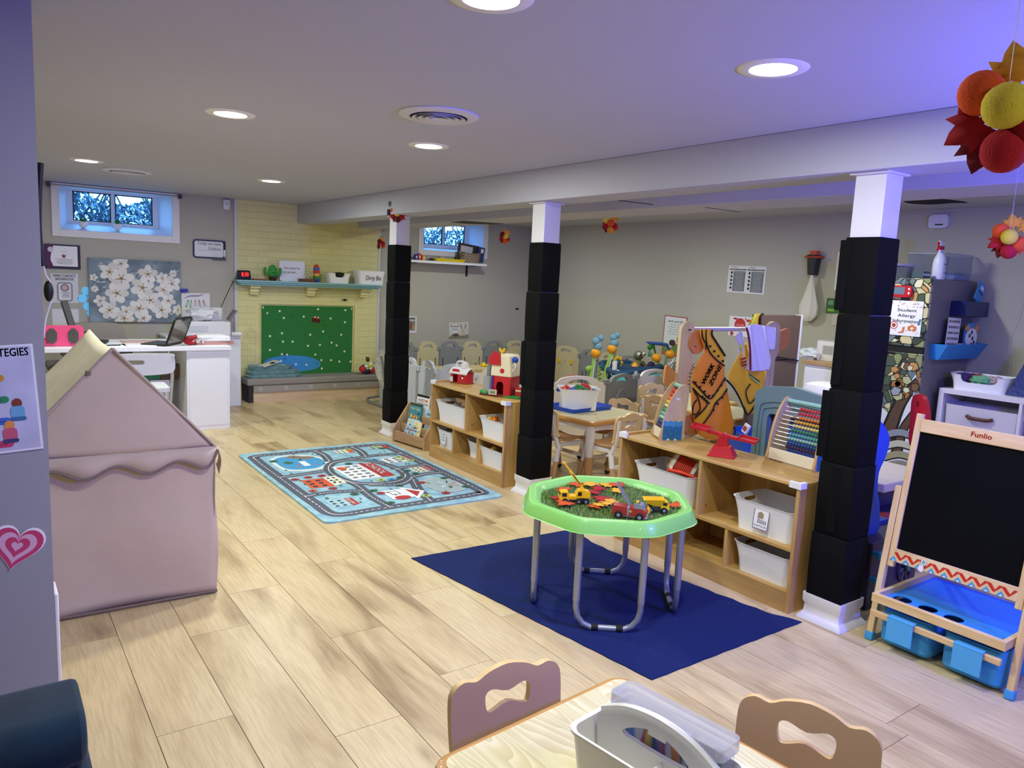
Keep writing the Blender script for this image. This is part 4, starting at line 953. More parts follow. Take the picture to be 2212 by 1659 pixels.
for u, v in ((568, 664), (759, 667), (760, 800)): c = FP(u, v); b.flat(ell(.022, .03, 8, *c), mat('c8c8b0', .6))
obj('sheet', b, t, smooth=False, fix=False)
c = FP(683, 690); b = B(); b.at(c[0], 0, c[1], ry=radians(8)); b.flat(rr(.10, .05, .006, 2, 0, -.012), mat('5a2420', .9)); b.flat(rr(.10, .006, .002, 2, 0, -.012), mat('2e1412', .9))
for i in range(5): b.flat(ell(.02, .022, 8, -.035+.018*i, .018+(i % 2)*.006), mat(('c84038', 'e8e0c8', 'c84038', 'e8c8a0', '4a8a48')[i], .8))
obj('felt_basket', b, t, smooth=False, fix=False)
# hearth bench
hx0, hx1, hy = 2.335, 3.965, 8.085
t = thing('hearth_bench', 'low hearth bench with grey cushion in front of the yellow fireplace', 'bench', ((hx0+hx1)/2, (hy+FYc)/2, 0)); ox, oy = t.location.x, t.location.y
grc = mat('8f8a84', .8, bump=.1, bs=200)
obj('base', B().bx(hx0+.07-ox, hx1-ox, hy+.02-oy, FYc-.005-oy, 0, .185, wood('c4a888', 'dcc4a4', .4, 2, 'X', 8)), t)
obj('gap_shade_block', B().bx(hx0+.02-ox, hx0+.065-ox, hy+.02-oy, FYc-.005-oy, 0, .185, DARK), t)  # dark block painted in for the shaded gap at the bench's left end
obj('cushion', B().bx(hx0-ox, hx1-ox, hy-oy, FYc-.005-oy, .186, .262, grc), t, bevel=.02, seg=3)
b = B(); b.bx(hx0+.07-ox, hx1-ox, hy+.002-oy, hy+.018-oy, .115, .184, mat('9a948c', .6)); obj('front_strip', b, t)
for i in range(6):
    x = hx0+.14+i*.28-ox; obj('press_stud', B().cyl((x, hy+.002-oy, .15), (x, hy-.003-oy, .15), .022, mat('b9b7b4', .3)).cyl((x, hy-.003-oy, .15), (x, hy-.005-oy, .15), .009, mat('8a8886', .3)), t)
# fluffy folded blanket
tq = mat('6f9a9c', 1.0, sheen=.5); b = B(); r = random.Random(1)
def blanket(x0, x1, y0, y1, z0, z1, n):
    b.loft([[(p[0]*k+(x0+x1)/2, p[1]*k+(y0+y1)/2, z) for p in rr(x1-x0, y1-y0, .05, 5)] for k, z in ((.96, z0), (1, (z0+z1)/2), (.94, z1-.006), (.8, z1))], tq)
    for i in range(n):
        a = r.random(); side = r.random()
        if side < .45: p = Vector((x0+(x1-x0)*a, y0+.004, r.uniform(z0, z1)))
        elif side < .6: p = Vector((x1-.004, y0+(y1-y0)*a, r.uniform(z0, z1)))
        else: p = Vector((x0+(x1-x0)*a, y0+(y1-y0)*r.random(), z1-.003))
        d = Vector((r.uniform(-1, 1), r.uniform(-1.2, .2), r.uniform(-.6, 1)))*.016; q = Vector((r.uniform(-1, 1), r.uniform(-1, 1), 0))*.003
        b.add([p-q, p+q, p+d], [(0, 1, 2)], tq)
blanket(2.36, 2.93, 8.12, 8.34, .263, .30, 1500); blanket(2.37, 2.91, 8.13, 8.34, .30, .345, 2500); blanket(2.40, 2.84, 8.15, 8.34, .345, .39, 2500)
obj('folded_blanket', b, smooth=False, fix=False, label='fluffy teal blanket folded on the left end of hearth cushion', cat='blanket')
b = B().at(2.60, 8.2, .41, ry=radians(-14), rz=.3); b.bx(-.10, .11, -.06, .06, -.004, .004, mat('dad4c2', .8)); b.bx(.0, .05, -.062, .0, .004, .006, BLACK); obj('blanket_label_card', b, label='cream card with black square lying on the teal blanket', cat='card', bevel=.002)
# toys on the hearth's right
t = thing('soft_baby_toy', 'colourful soft flower baby toy at the right end of hearth cushion', 'toy', (3.76, 8.20, .263))
b = B(); b.sph((0, 0, .055), (.10, .07, .055), mat('2c3050', .8), 8); obj('body', b, t)
for i, (x, z, c, s_) in enumerate(((-.08, .06, 'c8283c', .04), (.09, .075, 'e8e8ee', .045), (.04, .05, 'b02c3c', .04), (-.04, .04, '28304c', .04), (.10, .12, 'c02838', .035))):
    obj('soft_piece', B().sph((x, -.06, z), (s_, .03, s_), mat(c, .8), 7), t)
b = B()
for i in range(6): a = i*pi/3; b.sph((-.01+.038*cos(a), -.085, .10+.03*sin(a)), (.022, .01, .02), mat('f0f0ee' if i % 2 else 'a8d070', .8), 6)
b.sph((-.01, -.095, .10), .018, mat('e8d040', .7), 6); obj('flower', b, t)
obj('plush_head', B().sph((0, -.02, .17), (.025, .02, .03), mat('6a3a24', .9), 7).sph((-.02, -.02, .195), .008, BLACK, 5), t)
# mantel items
def MX(u): return YP(u, 598, 8.27).x
t = thing('alarm_clock', 'black digital clock with red digits on the left end of mantel', 'clock', (MX(526), 8.27, zM), 0)
obj('case', B().loft([[(x*.072, y*.04, 0) for x, y in ((-1, -1), (1, -1), (1, 1), (-1, 1))], [(x*.062, y*.035, .098) for x, y in ((-1, -1), (1, -1), (1, 1), (-1, 1))]], mat('101014', .3)), t, bevel=.008)
b = B(); rl = mat('ff3020', .5, emit=1.2)
b.text('8:30', 0.005, .035, .045, rl, w=.075, bold=1); o = obj('led_digits', b, t, smooth=False, fix=False, loc=(0, -.040, 0)); o.rotation_euler = (radians(-3), 0, 0)
obj('flat_box', B().box((0, 0, .008), (.15, .07, .016), mat('8a4c30', .5)), None, (MX(560), 8.25, zM), bevel=.002, label='flat brown box lying between clock and cactus on mantel', cat='box')
t = thing('toy_cactus', 'green smiling plush cactus in brown pot on the mantel', 'toy', (MX(589), 8.27, zM)); t.scale = (.85, .85, .95)
cg = mat('3f9a48', .9, bump=.2, bs=200)
obj('pot', B().lathe([(.04, 0), (.055, .035), (.058, .04), (.05, .042)], mat('4a2c1c', .7), 16), t)
obj('body', B().sph((0, 0, .11), (.058, .045, .072), cg, 12), t)
for s_ in (-1, 1): obj('arm', B().tube([(s_*.04, 0, .075), (s_*.085, 0, .08), (s_*.10, 0, .11), (s_*.098, 0, .15)], [.018, .02, .021, .014], cg, 10), t)
b = B(); b.tube([(-.02, -.047, .095), (0, -.05, .085), (.02, -.047, .095)], .003, BLACK, 5).sph((-.02, -.042, .125), .005, BLACK, 5).sph((.02, -.042, .125), .005, BLACK, 5); obj('face', b, t, kind=None)
t = thing('mantel_sign', 'white sign reading You must be so proud on the mantel', 'sign', (MX(635), 8.31, zM))
b = B(); b.plate(rr(.29, .225, .025, 4, 0, .1135), WHITE, .002, .012); b.text('You must be', -.10, .135, .026, mat('2a2a30'), 'L'); b.text('so proud....', -.10, .09, .026, mat('2a2a30'), 'L'); o = obj('board', b, t, rot=(radians(-6), 0, 0), fix=False)
t = thing('wooden_plant_block', 'small brown wooden block with tiny sprigs on the mantel', 'ornament', (MX(659), 8.22, zM))
obj('block', B().box((0, 0, .018), (.175, .05, .036), wood('5a3018', '7a4426', .6, 8, 'X')), t, bevel=.002)
b = B()
for x, h_ in ((-.0, .05), (.03, .075), (.05, .06), (.075, .07)): b.tube([(x, 0, .03), (x+.006, 0, .036+h_)], .0015, mat('3a5a38', .8), 4); b.sph((x+.01, 0, .036+h_), (.008, .005, .005), mat('5a7a58', .8), 5); b.sph((x-.006, 0, .02+h_), (.008, .004, .005), mat('e6ece6', .8), 5)
obj('sprigs', b, t)
t = thing('rainbow_bottle', 'rainbow striped rounded toy bottle standing on the mantel', 'toy', (MX(682.5), 8.26, zM))
rb_ = [('1c3f9c', .0, .035), ('2e7a4c', .035, .07), ('e0b030', .07, .10), ('c83030', .10, .135), ('3a5ac8', .135, .165)]
for i, (c, a0, a1) in enumerate(rb_): obj('stripe_ring', B().cyl((0, 0, a0), (0, 0, a1), .036-.0003*i, mat(c, .4), n=20), t)
obj('dome_cap', B().lathe([(.034, .165), (.030, .182), (.018, .196), (.001, .20)], mat('d84028', .4), 20), t)
o = bin_('low_white_bin', 'small white bin with scooped front on the mantel', (MX(728), 8.26, zM), 0, .275, .16, .115, False)
c = B(); c.plate(sm([(-.09, .14), (-.06, .13), (-.05, .075), (0, .068), (.05, .075), (.06, .13), (.09, .14)], 3), WHITE, -.2, -.05); cut(o, c)
t = thing('bundled_toy', 'black and lime striped toy lying in the scooped white bin', 'toy', (MX(733), 8.265, zM+.088))
obj('bundle', B().sph((0, 0, 0), (.10, .055, .038), BLACK, 9), t); obj('lime_band', B().tube([(.02, -.05, -.02), (.05, -.03, .02), (.07, 0, .03), (.09, .03, .0)], .012, mat('b8d848', .7), 8), t)
o = bin_('dirty_bin', 'white bin labelled Dirty Bin at the right end of mantel', (MX(796), 8.265, zM), 0, .345, .19, .155, False, sag=0, tp=.9)
b = B(); b.text('Dirty Bin', .02, .05, .055, mat('20242c'), w=.19, shear=.1); obj('lettering', b, o, (0, -.0915, .0), smooth=False, fix=False, rot=(radians(3), 0, 0))
b = B(); c_ = YP(745, 648, 8.36); b.sph((0, 0, 0), (.022, .014, .013), mat('2a1a14', .6), 6)
for s_ in (-1, 1): b.tube([(0, 0, 0), (s_*.03, -.004, .012), (s_*.045, .005, -.008)], .0025, mat('2a1a14', .6), 4)
obj('wall_ornament', b, loc=c_, label='tiny dark bug ornament on the yellow brick above green sheet', cat='ornament')
def cord(name, pts, r, m, label, cat='cord', k=5): return obj(name, B().tube(sm(pts, k, False), r, m, 6), label=label, cat=cat)
cord('power_cord', [YP(512, 597, 8.3), YP(505, 606, 8.36), YP(492, 632, 8.38), YP(480, 658, 8.36), YP(476, 668, 8.3)], .004, BLACK, 'black power cord running from mantel clock down to printer')

# ---------------------------------------------------------------- window wall, left
def wallrect(p0, p1, Y=YW):
    a, c = YP(*p0, Y), YP(*p1, Y); return (a.x+c.x)/2, (a.z+c.z)/2, abs(c.x-a.x), abs(a.z-c.z)
def poster(name, label, cat, c, w, h, fn, base='f0eee9', th=.002, rz=0.0, tilt=0.0, group=None, rough=.6, bevel=0):
    b = B(); b.bx(-w/2, w/2, 0, th, -h/2, h/2, mat(base, rough)); fn(b, w, h); return obj(name, b, None, c, smooth=False, fix=False, rot=(0, tilt, rz), label=label, cat=cat, group=group)
def lines(b, x0, x1, z0, z1, n, m, th=.3, al=None):
    for i in range(n):
        z = z1-(z1-z0)*(i+.5)/n; e = ((i*37) % 10)/10*.3 if al is None else 0; hw_ = (x1-x0)*(1-e)/2; xc = (x0+x1)/2
        b.flat([(xc-hw_, z-(z1-z0)/n*th/2), (xc+hw_, z-(z1-z0)/n*th/2), (xc+hw_, z+(z1-z0)/n*th/2), (xc-hw_, z+(z1-z0)/n*th/2)], m)
cx_, cz_, w, h = wallrect((95, 526), (174, 582))
def cert(b, w, h):
    W_, H_ = w*.88, h*.84; b.flat(rr(W_, H_, .001, 1, -w*.02, h*.02), mat('f2f0f4', .5))
    b.flat(sm([(-w*.46, -h*.40), (-w*.46, h*.44), (-w*.26, h*.44), (-w*.32, h*.1), (-w*.34, -h*.15), (-w*.28, -h*.40)], 3), mat('5a1c56', .6)); b.flat(ell(.05, .05, 14, -w*.33, h*.28), mat('d8d0dc', .6))
    st = [((.026 if i % 2 == 0 else .011)*sin(i*pi/5)+w*.03, (.026 if i % 2 == 0 else .011)*cos(i*pi/5)+h*.02) for i in range(10)]; b.flat(st, mat('8c2c4a', .6))
    lines(b, -w*.2, w*.3, -h*.32, -h*.08, 5, mat('6a6a78', .6)); lines(b, -w*.06, w*.12, h*.19, h*.22, 1, mat('8a8a98', .6))
poster('framed_certificate', 'framed certificate with purple ribbon under the left window', 'certificate', (cx_, YW-.02, cz_), w, h, cert, '2c2440', .018)
cx_, cz_, w, h = wallrect((109, 590), (170, 655))
def fam_(b, w, h):
    k = mat('2c2c30'); b.text('FAMILY CONTACT', 0, h*.38, .026, k, w=w*.82, bold=1); b.text('INFORMATION', 0, h*.27, .024, k, w=w*.66, bold=1)
    b.flat(rr(w*.58, h*.66, .03, 4, 0, -h*.12), mat('8a94a0', .6)); b.flat(rr(w*.46, h*.56, .015, 3, 0, -h*.12), mat('e8e8ea', .6)); b.flat(ell(.075, .075, 16, 0, h*.02), mat('9a7f88', .6)); b.flat(ell(.045, .05, 12, 0, h*.02), mat('d0b8b4', .6)); lines(b, -w*.12, w*.2, -h*.32, -h*.12, 4, mat('5a6068', .6))
poster('contact_poster', 'FAMILY CONTACT INFORMATION poster in a plastic sleeve on far wall', 'poster', (cx_, YW-.004, cz_), w, h, fam_, 'dededf', .003, rough=.25)
cx_, cz_, w, h = wallrect((112, 667), (171, 712)); poster('blank_paper', 'blank white paper pinned below the family contact poster', 'paper', (cx_, YW-.004, cz_), w, h, lambda b, w, h: None, 'e4e4e8')
b = B(); c0 = YP(187, 655, YW-.002)
for dx, dz in ((0, .0), (-.045, .075), (-.01, .15), (.03, -.065), (.045, .09)): b.plate([(dx+.045*cos(a_*pi/3), dz+.045*sin(a_*pi/3)) for a_ in range(6)], mat('6cc4f0', .3, emit=.25), 0, .001)  # slight emission paints a glow on the stickers, which are no lamp
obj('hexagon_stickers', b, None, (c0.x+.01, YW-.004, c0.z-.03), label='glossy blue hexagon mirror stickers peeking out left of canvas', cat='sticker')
# canvas of white flowers
cx_, cz_, w, h = wallrect((190, 556), (391, 696), YW-.035)
t = thing('flower_canvas', 'large canvas painting of white blossoms on blue grey ground', 'painting', (cx_, YW-.036, cz_))
obj('stretched_canvas', B().bx(-w/2, w/2, 0, .034, -h/2, h/2, mat('8898a6', .8, var=.45, vs=5)), t)
b = B(); r = random.Random(11); sw = [mat('c2c8ca', .8), mat('5f7488', .8), mat('d4d6d2', .8), mat('a8b4b4', .8)]
for i in range(90):
    x, z = r.uniform(-w*.44, w*.44), r.uniform(-h*.40, h*.42); L_ = r.uniform(.03, .10); a = r.uniform(0, 6.28)
    pts = [(x+L_*u*cos(a+u*2.6), z+L_*u*sin(a+u*2.6)) for u in (0, .35, .7, 1)]
    q = [(min(w*.49, max(-w*.49, p[0])), min(h*.49, max(-h*.49, p[1]))) for p in pts]; k = .006
    b.k = i % 10; b.flat([(q[0][0], q[0][1]-k), (q[1][0], q[1][1]-k), (q[2][0], q[2][1]-k), (q[3][0], q[3][1]), (q[2][0], q[2][1]+k), (q[1][0], q[1][1]+k), (q[0][0], q[0][1]+k)], sw[i % 4])
obj('painted_swirls', b, t, smooth=False, fix=False)
b = B(); petal = [mat('f2efe8', .8), mat('e2ddd6', .8), mat('ece8e4', .8)]; cen = mat('a88a54', .8); dk = mat('6a5040', .8)
fl = [(665, 925, 75), (770, 850, 60), (775, 985, 95), (735, 1120, 85), (1020, 945, 75), (970, 1070, 90), (1160, 1090, 65), (1150, 985, 50), (1240, 1035, 70), (665, 1275, 75), (580, 1190, 48), (940, 1260, 80), (820, 1290, 55), (1040, 1185, 80), (1205, 1190, 60), (1145, 1275, 75), (800, 1350, 75), (1295, 1275, 45), (520, 975, 30), (530, 1080, 28), (980, 1350, 60), (1250, 940, 30)]
for i, (u, v, s_) in enumerate(fl):
    q = YP(80+u*.235, 370+v*.235, YW-.036); x, z = q.x-cx_, q.z-cz_; s_ = s_*.235*.0052; 
    n = 5+i % 2; a0 = i*.7
    for j in range(n):
        a = a0+2*pi*j/n; px_, pz_ = x+s_*.55*cos(a), z+s_*.55*sin(a)
        pts = [(min(w*.498, max(-w*.498, p[0])), min(h*.498, max(-h*.498, p[1]))) for p in ell(s_*.98, s_*.72, 12, px_, pz_, a)]
        b.k = 16+(i*6+j) % 60; b.flat(pts, petal[(i+j) % 3])
    b.k = 80; b.flat(ell(s_*.34, s_*.28, 8, x, z), cen)
    for j in range(5): a = j*1.3+i; b.flat([(x, z), (x+s_*.42*cos(a), z+s_*.42*sin(a)), (x+s_*.38*cos(a+.15), z+s_*.38*sin(a+.15))], dk)
obj('painted_blossoms', b, t, smooth=False, fix=False)
# whiteboard
cx_, cz_, w, h = wallrect((416, 516), (485, 560))
t = thing('whiteboard', 'small whiteboard reading Today we have Children beside the fireplace', 'whiteboard', (cx_, YW-.014, cz_), 0)
obj('frame', B().plate(rr(w, h, .03, 4), mat('1c2440', .4), 0, .012, holes=[rr(w-.03, h-.03, .02, 4)]), t)
b = B(); b.plate(rr(w-.028, h-.028, .02, 4), mat('eceef4', .08, coat=.6), .003, .010); b.k = -12
k_ = mat('30323c'); b.flat([(0, 0), (.0001, 0), (0, .0001)], k_); b.text('Today we have', -.0, h*.22, .034, k_, w=w*.74, shear=.12); b.text('____ Children', .01, -.01, .032, k_, w=w*.68)
for v in range(len(b.v)):
    if b.v[v][1] < .003: b.v[v] = (b.v[v][0], .0022, b.v[v][2])
obj('writing_surface', b, t, fix=False)
b = B(); b.cyl((w/2-.005, -.006, -.05), (w/2-.005, -.006, .09), .009, BLACK).cyl((w/2-.005, -.006, -.07), (w/2-.005, -.006, -.0), .0095, WHITE); obj('marker', b, t)
obj('eraser', B().bx(w*.1, w*.52, -.025, -.0, -h/2-.01, -h/2+.012, mat('555058', .6)), t, bevel=.003)
cx_, cz_, w, h = wallrect((481, 431), (495, 453)); t = thing('motion_sensor', 'small white motion sensor on wall left of yellow chimney', 'sensor', (cx_, YW, cz_)); obj('housing', B().bx(-w/2, w/2, -.035, 0, -h/2, h/2, WHITE), t, bevel=.006); obj('lens', B().plate(rr(w*.5, h*.4, .01, 3, 0, .01), mat('cfcfd6', .3), -.038, -.034), t)
# curtain rod
a, c = YP(105, 398, 8.36), YP(389, 424, 8.36)
t = thing('curtain_rod', 'thin grey curtain rod mounted across the top of left window', 'curtain rod', ((a.x+c.x)/2, 8.36, (a.z+c.z)/2)); L_ = (c.x-a.x)/2
obj('rod', B().cyl((-L_, 0, 0), (L_, 0, -.0), .005, mat('8c8894', .3, .7), n=8), t)
for s_ in (-1, 1): obj('bracket', B().bx(s_*L_-.012, s_*L_+.012, -.008, .058, -.02, .02, mat('4a3c34', .5)).cyl((s_*L_, 0, 0), (s_*(L_+.02), 0, 0), .009, mat('4a3c34', .5)), t)
# succulents on the sill
def succ(u, v, label, tall):
    q = YP(u, v, 8.50); t = thing('potted_succulent', label, 'plant', (q.x, 8.50, 1.748), group='little succulents on the window sill'); 
    obj('pot', B().lathe([(.018, 0), (.036, .02), (.040, .042), (.034, .060), (.029, .060)], mat('eef0f4', .4), 16), t); obj('soil', B().cyl((0, 0, .05), (0, 0, .058), .03, mat('20180f', .9), n=14), t)
    b = B(); g = mat('2f7a3c', .6)
    for i in range(9 if not tall else 6):
        a = i*2.4; l = .04; b.tube([(0, 0, .055), (.4*l*cos(a), .4*l*sin(a), .075+(.01 if tall else 0)), ((.3 if tall else .8)*l*cos(a), (.3 if tall else .8)*l*sin(a), .088+(.022 if tall else .0))], [.009, .014, .002], g, 6)
    obj('leaves', b, t)
succ(180, 490, 'spreading green succulent in white pot, left on the window sill', False); succ(254, 495, 'pointed upright succulent in white pot, right on the window sill', True)
# drawings beside the canvas
cx_, cz_, w, h = wallrect((391, 632), (453, 671))
def draw_(b, w, h):
    for i, (x, c, hh) in enumerate(((-.30, '4a9a6c', .5), (-.18, '6aa88c', .45), (-.02, 'd88a78', .55), (.13, '3a8a8c', .5), (.3, 'c84858', .5))):
        b.flat(ell(w*.07, h*hh, 12, w*x, -h*.12, .15*(i-2)), mat(c, .8)); b.flat(ell(w*.03, h*hh*.6, 10, w*x, -h*.12, .15*(i-2)), mat('f0f0ee', .8))
    b.flat(sm([(-w*.45, h*.16), (-w*.2, h*.36), (w*.1, h*.38), (w*.3, h*.46), (w*.1, h*.30), (-w*.2, h*.28)], 3), mat('a890c0', .8))
poster('child_drawing', "child's coloured leaf drawing on white paper right of the canvas", 'drawing', (cx_, YW-.012, cz_), w, h, draw_, 'eeeeec')
cx_, cz_, w, h = wallrect((391, 672), (440, 684)); poster('child_drawing', 'lower white drawing with faint teal marks beside the printer', 'drawing', (cx_, YW-.008, cz_-.02), w, h+.06, lambda b, w, h: [b.flat(ell(.03, .012, 8, -w*.2+i*.05, 0), mat('8ab0b0', .8)) for i in range(3)], 'e6e6e8')
q = YP(395, 627, YW-.03); obj('blue_marker_pack', B().box((0, 0, 0), (.07, .03, .03), mat('2430b8', .5)), None, (q.x+.01, YW-.04, q.z), bevel=.003, label='small dark blue object on top of the drawing by the canvas', cat='marker')

# ---------------------------------------------------------------- desk area
dw = mat('eef0f6', .35); DZ = .745; DX1 = 1.84; DY0 = 6.86
t = thing('office_desk', 'white office desk standing behind the play tent', 'desk', (1.0, 7.2, 0))
obj('desktop', B().bx(-.98, DX1-1.0, DY0-7.2, .42, DZ-.035, DZ, dw), t, bevel=.002)
px0 = ZP(400, 927).x
b = B(); b.bx(px0-1, DX1-.005-1, DY0+.03-7.2, .40, 0.0, DZ-.036, dw); obj('pedestal', b, t, bevel=.002)
x0, x1 = px0-1+.02, DX1-1-.025; yy = DY0+.026-7.2; b = B(); b.bx(x0, x1, yy, yy+.006, .04, DZ-.07, dw); obj('pedestal_panel', b, t, bevel=.002)
obj('end_panel', B().bx(-.95, -.62, DY0+.03-7.2, .40, 0, DZ-.036, dw), t, bevel=.002)
cb = ZP(520, 876); t = thing('low_cabinet', 'white cabinet end visible between desk and yellow fireplace', 'cabinet', (cb.x-.35, cb.y+.21, 0))
obj('body', B().bx(-.35, .35, -.22, .20, 0, .715, mat('dfe3ea', .4)), t, bevel=.003); obj('top_board', B().bx(-.37, .355, -.235, .20, .715, .735, dw), t, bevel=.003)
q = YP(510, 743, 7.95); obj('white_paper_roll', B().cyl((-.05, 0, 0), (.05, 0, 0), .022, WHITE), None, (q.x, 7.95, .758), bevel=.003, label='small white roll lying at the desk end beside cabinet', cat='roll')
# office chair behind the desk
t = thing('office_chair', 'grey beige upholstered office chair behind the desk', 'chair', (.78, 7.93, 0))
up = mat('8d857c', .7, bump=.1, bs=100)
b = B(); xl, xr = YP(140, 720, 7.75).x-.78, YP(272, 720, 7.75).x-.78; zt = YP(220, 697, 7.75).z
b.plate(sm([(xl, .55), (xl, zt-.10), (xl+.04, zt-.02), (xl+.16, zt), (xr-.12, zt), (xr-.03, zt-.03), (xr, zt-.12), (xr+.02, .55)], 4), up, -.20, -.12); obj('backrest', b, t, bevel=.02, seg=3)
obj('seat', B().bx(-.27, .25, -.10, .30, .42, .50, up), t, bevel=.03); obj('gas_lift', B().cyl((0, .1, .08), (0, .1, .42), .025, BLACK), t)
for i in range(5): a = i*2*pi/5; obj('star_leg', B().tube([(0, .1, .09), (.26*cos(a), .1+.26*sin(a), .06)], [.025, .015], BLACK, 8).sph((.26*cos(a), .1+.26*sin(a), .028), .027, BLACK, 7), t)
# white folding chair
fw = mat('eceef6', .35); fr = mat('c4c8d2', .35, .3); q = YP(373, 780, 6.50); 
t = thing('folding_chair', 'white plastic folding chair in front of the desk', 'chair', (q.x-.22, 6.62, 0), radians(-3))
zt = YP(330, 764, 6.45).z; b = B(); b.plate(sm([(-.22, zt-.14), (-.225, zt-.03), (-.19, zt), (.19, zt), (.225, zt-.03), (.22, zt-.14), (.1, zt-.165), (-.1, zt-.165)], 4), fw, -.20, -.175, holes=[rr(.13, .035, .017, 5, -.055, zt-.065)]); obj('backrest', b, t, bevel=.006)
obj('seat', B().plate(rr(.40, .38, .04, 4, 0, .02), fw, .425, .455, ax='XY'), t, bevel=.008)
for s_ in (-1, 1):
    obj('front_leg', B().tube([(s_*.21, -.19, zt-.02), (s_*.21, -.185, .55), (s_*.21, -.05, .30), (s_*.21, .22, .01)], .012, fr, 8), t); obj('rear_leg', B().tube([(s_*.19, .08, .43), (s_*.19, -.20, .01)], .012, fr, 8), t)
obj('stretcher', B().cyl((-.21, .16, .09), (.21, .16, .09), .008, fr).cyl((-.19, -.17, .08), (.19, -.17, .08), .008, fr), t)
# under desk clutter
def ybox(name, label, cat, p0, p1, Y, dep, c, z0=None, rz=0, rough=.6, m=None):
    a, d = YP(*p0, Y), YP(*p1, Y); x0, x1 = sorted((a.x, d.x)); za, zb_ = sorted((a.z, d.z)); 
    if z0 is not None: za = z0
    return obj(name, B().bx(-(x1-x0)/2, (x1-x0)/2, 0, dep, 0, zb_-za, m or mat(c, rough)), None, ((x0+x1)/2, Y, za), rz, bevel=.003, label=label, cat=cat)
ybox('storage_box', 'white box on floor under the desk behind folding chair', 'box', (325, 822), (368, 905), 7.15, .3, 'd4d8e2', 0)
b = B(); b.loft([[(-.15, 0, 0), (.15, 0, 0), (.15, .22, 0), (-.15, .22, 0)], [(-.15, 0, .10), (.15, 0, .10), (.15, .22, .10), (-.15, .22, .10)]], mat('2a7a4c', .6)); 
zb2 = YP(340, 822, 7.15).z; obj('green_box', b, None, (YP(338, 815, 7.2).x, 7.18, zb2+.001), label='dark green box on top of the white box under desk', cat='box', bevel=.003)
b = B(); b.plate([(-.09, 0), (.06, 0), (.10, .14), (-.05, .10)], mat('5a4638', .8), 0, .12); obj('cardboard_box', b, None, (YP(362, 815, 7.2).x+.02, 7.16, zb2+.001), label='open brown cardboard box under desk beside the pedestal', cat='box')
for i in range(4): pass
cord('cable_bundle', [(px0-.06, 7.3, .62), (px0-.05, 7.28, .45), (px0-.07, 7.26, .25), (px0-.05, 7.3, .10), (px0-.06, 7.32, .02)], .010, DARK, 'bundle of dark cables hanging under desk by the pedestal')
# things on the desk
t = thing('tablet_case', 'pink tablet case with two dark hexagonal grips on the desk', 'tablet', (YP(136, 745, 7.0).x, 7.02, DZ)); pk = mat('ea4f80', .5)
b = B(); b.plate(rr(.30, .165, .03, 4, 0, .0855), pk, -.015, .02); obj('shell', b, t, bevel=.008)
for s_ in (-1, 1): obj('hand_grip', B().plate([(s_*.075+.036*a, .085+.06*c) for a, c in ((-1, -.5), (-.35, -1), (.35, -1), (1, -.5), (1, .5), (.35, 1), (-.35, 1), (-1, .5))], mat('4c4a44', .6), -.026, -.012), t, bevel=.004)
obj('coiled_lead', B().tube(sm([(-.16, -.02, .05), (-.13, -.025, .02), (-.10, -.02, .04), (-.13, -.02, .07)], 4), .004, mat('8c1c48', .5), 6, closed=True), t)
t = thing('laptop', 'black laptop standing open side-on behind the pink tablet case', 'laptop', (YP(200, 735, 7.25).x, 7.28, DZ), radians(78))
obj('base', B().plate(rr(.33, .23, .02, 3), BLACK, 0, .016, ax='XY'), t, bevel=.002)
b = B(); b.T = Matrix.Translation((0, -.11, .016)) @ Matrix.Rotation(radians(-18), 4, 'X'); b.T = Matrix.Translation((0, .115, .016)) @ Matrix.Rotation(radians(-14), 4, 'X'); b.plate(rr(.33, .34, .015, 3, 0, .175), mat('2c2e30', .3), -.006, .006); obj('screen', b, t)
cord('headphone_cable', [(.62, 7.15, .75), (.56, 7.12, .80), (.60, 7.1, .86), (.67, 7.12, .80), (.74, 7.14, .85), (.80, 7.14, .79)], .007, BLACK, 'curled black cable on the desk behind pink tablet case')
t = thing('laptop', 'open laptop in a clear case with black edges, right on the desk', 'laptop', (YP(350, 742, 7.05).x+.02, 7.08, DZ), radians(55))
obj('base', B().plate(rr(.32, .22, .015, 3, 0, .02), mat('26262a', .4), 0, .016, ax='XY'), t, bevel=.002)
b = B(); M_ = Matrix.Translation((0, -.095, .016)) @ Matrix.Rotation(radians(20), 4, 'X'); b.T = M_; b.plate(rr(.33, .235, .02, 4, 0, .12), mat('8a847c', .15, .4), -.005, .005); obj('screen', b, t)
b = B(); b.T = M_; b.plate(rr(.342, .247, .025, 4, 0, .12), BLACK, -.008, .008, holes=[rr(.32, .222, .018, 4, 0, .12)]); b.bx(-.03, .03, -.010, .0, .215, .24, BLACK); obj('bumper_edge', b, t)
for i, (u, w_, a, lb) in enumerate(((300, .26, .15, 'loose white sheets on the desk behind tent peak'), (235, .24, -.1, 'white papers on the desk left of the other sheets'))):
    obj('paper_stack', B().plate(rr(w_, .19, .002, 1), mat('e9eaf2', .7), 0, .006, ax='XY'), None, (YP(u, 738, 7.05).x, 7.02, DZ+.0006), a, label=lb, cat='paper')
obj('pen', B().cyl((-.07, 0, 0), (.07, 0, 0), .005, BLACK, n=8), None, (YP(240, 739, 6.95).x, 6.95, DZ+.012), .1, label='black pen lying on desk papers beside tent peak', cat='pen')
obj('folder', B().plate(rr(.32, .20, .002, 1), mat('c8a8a0', .7), 0, .006, ax='XY'), None, (YP(320, 735, 7.3).x-.05, 7.32, DZ+.0006), .02, label='pinkish folder at the back of desk behind loose sheets', cat='folder')
bxx = YP(458, 735, 7.1).x
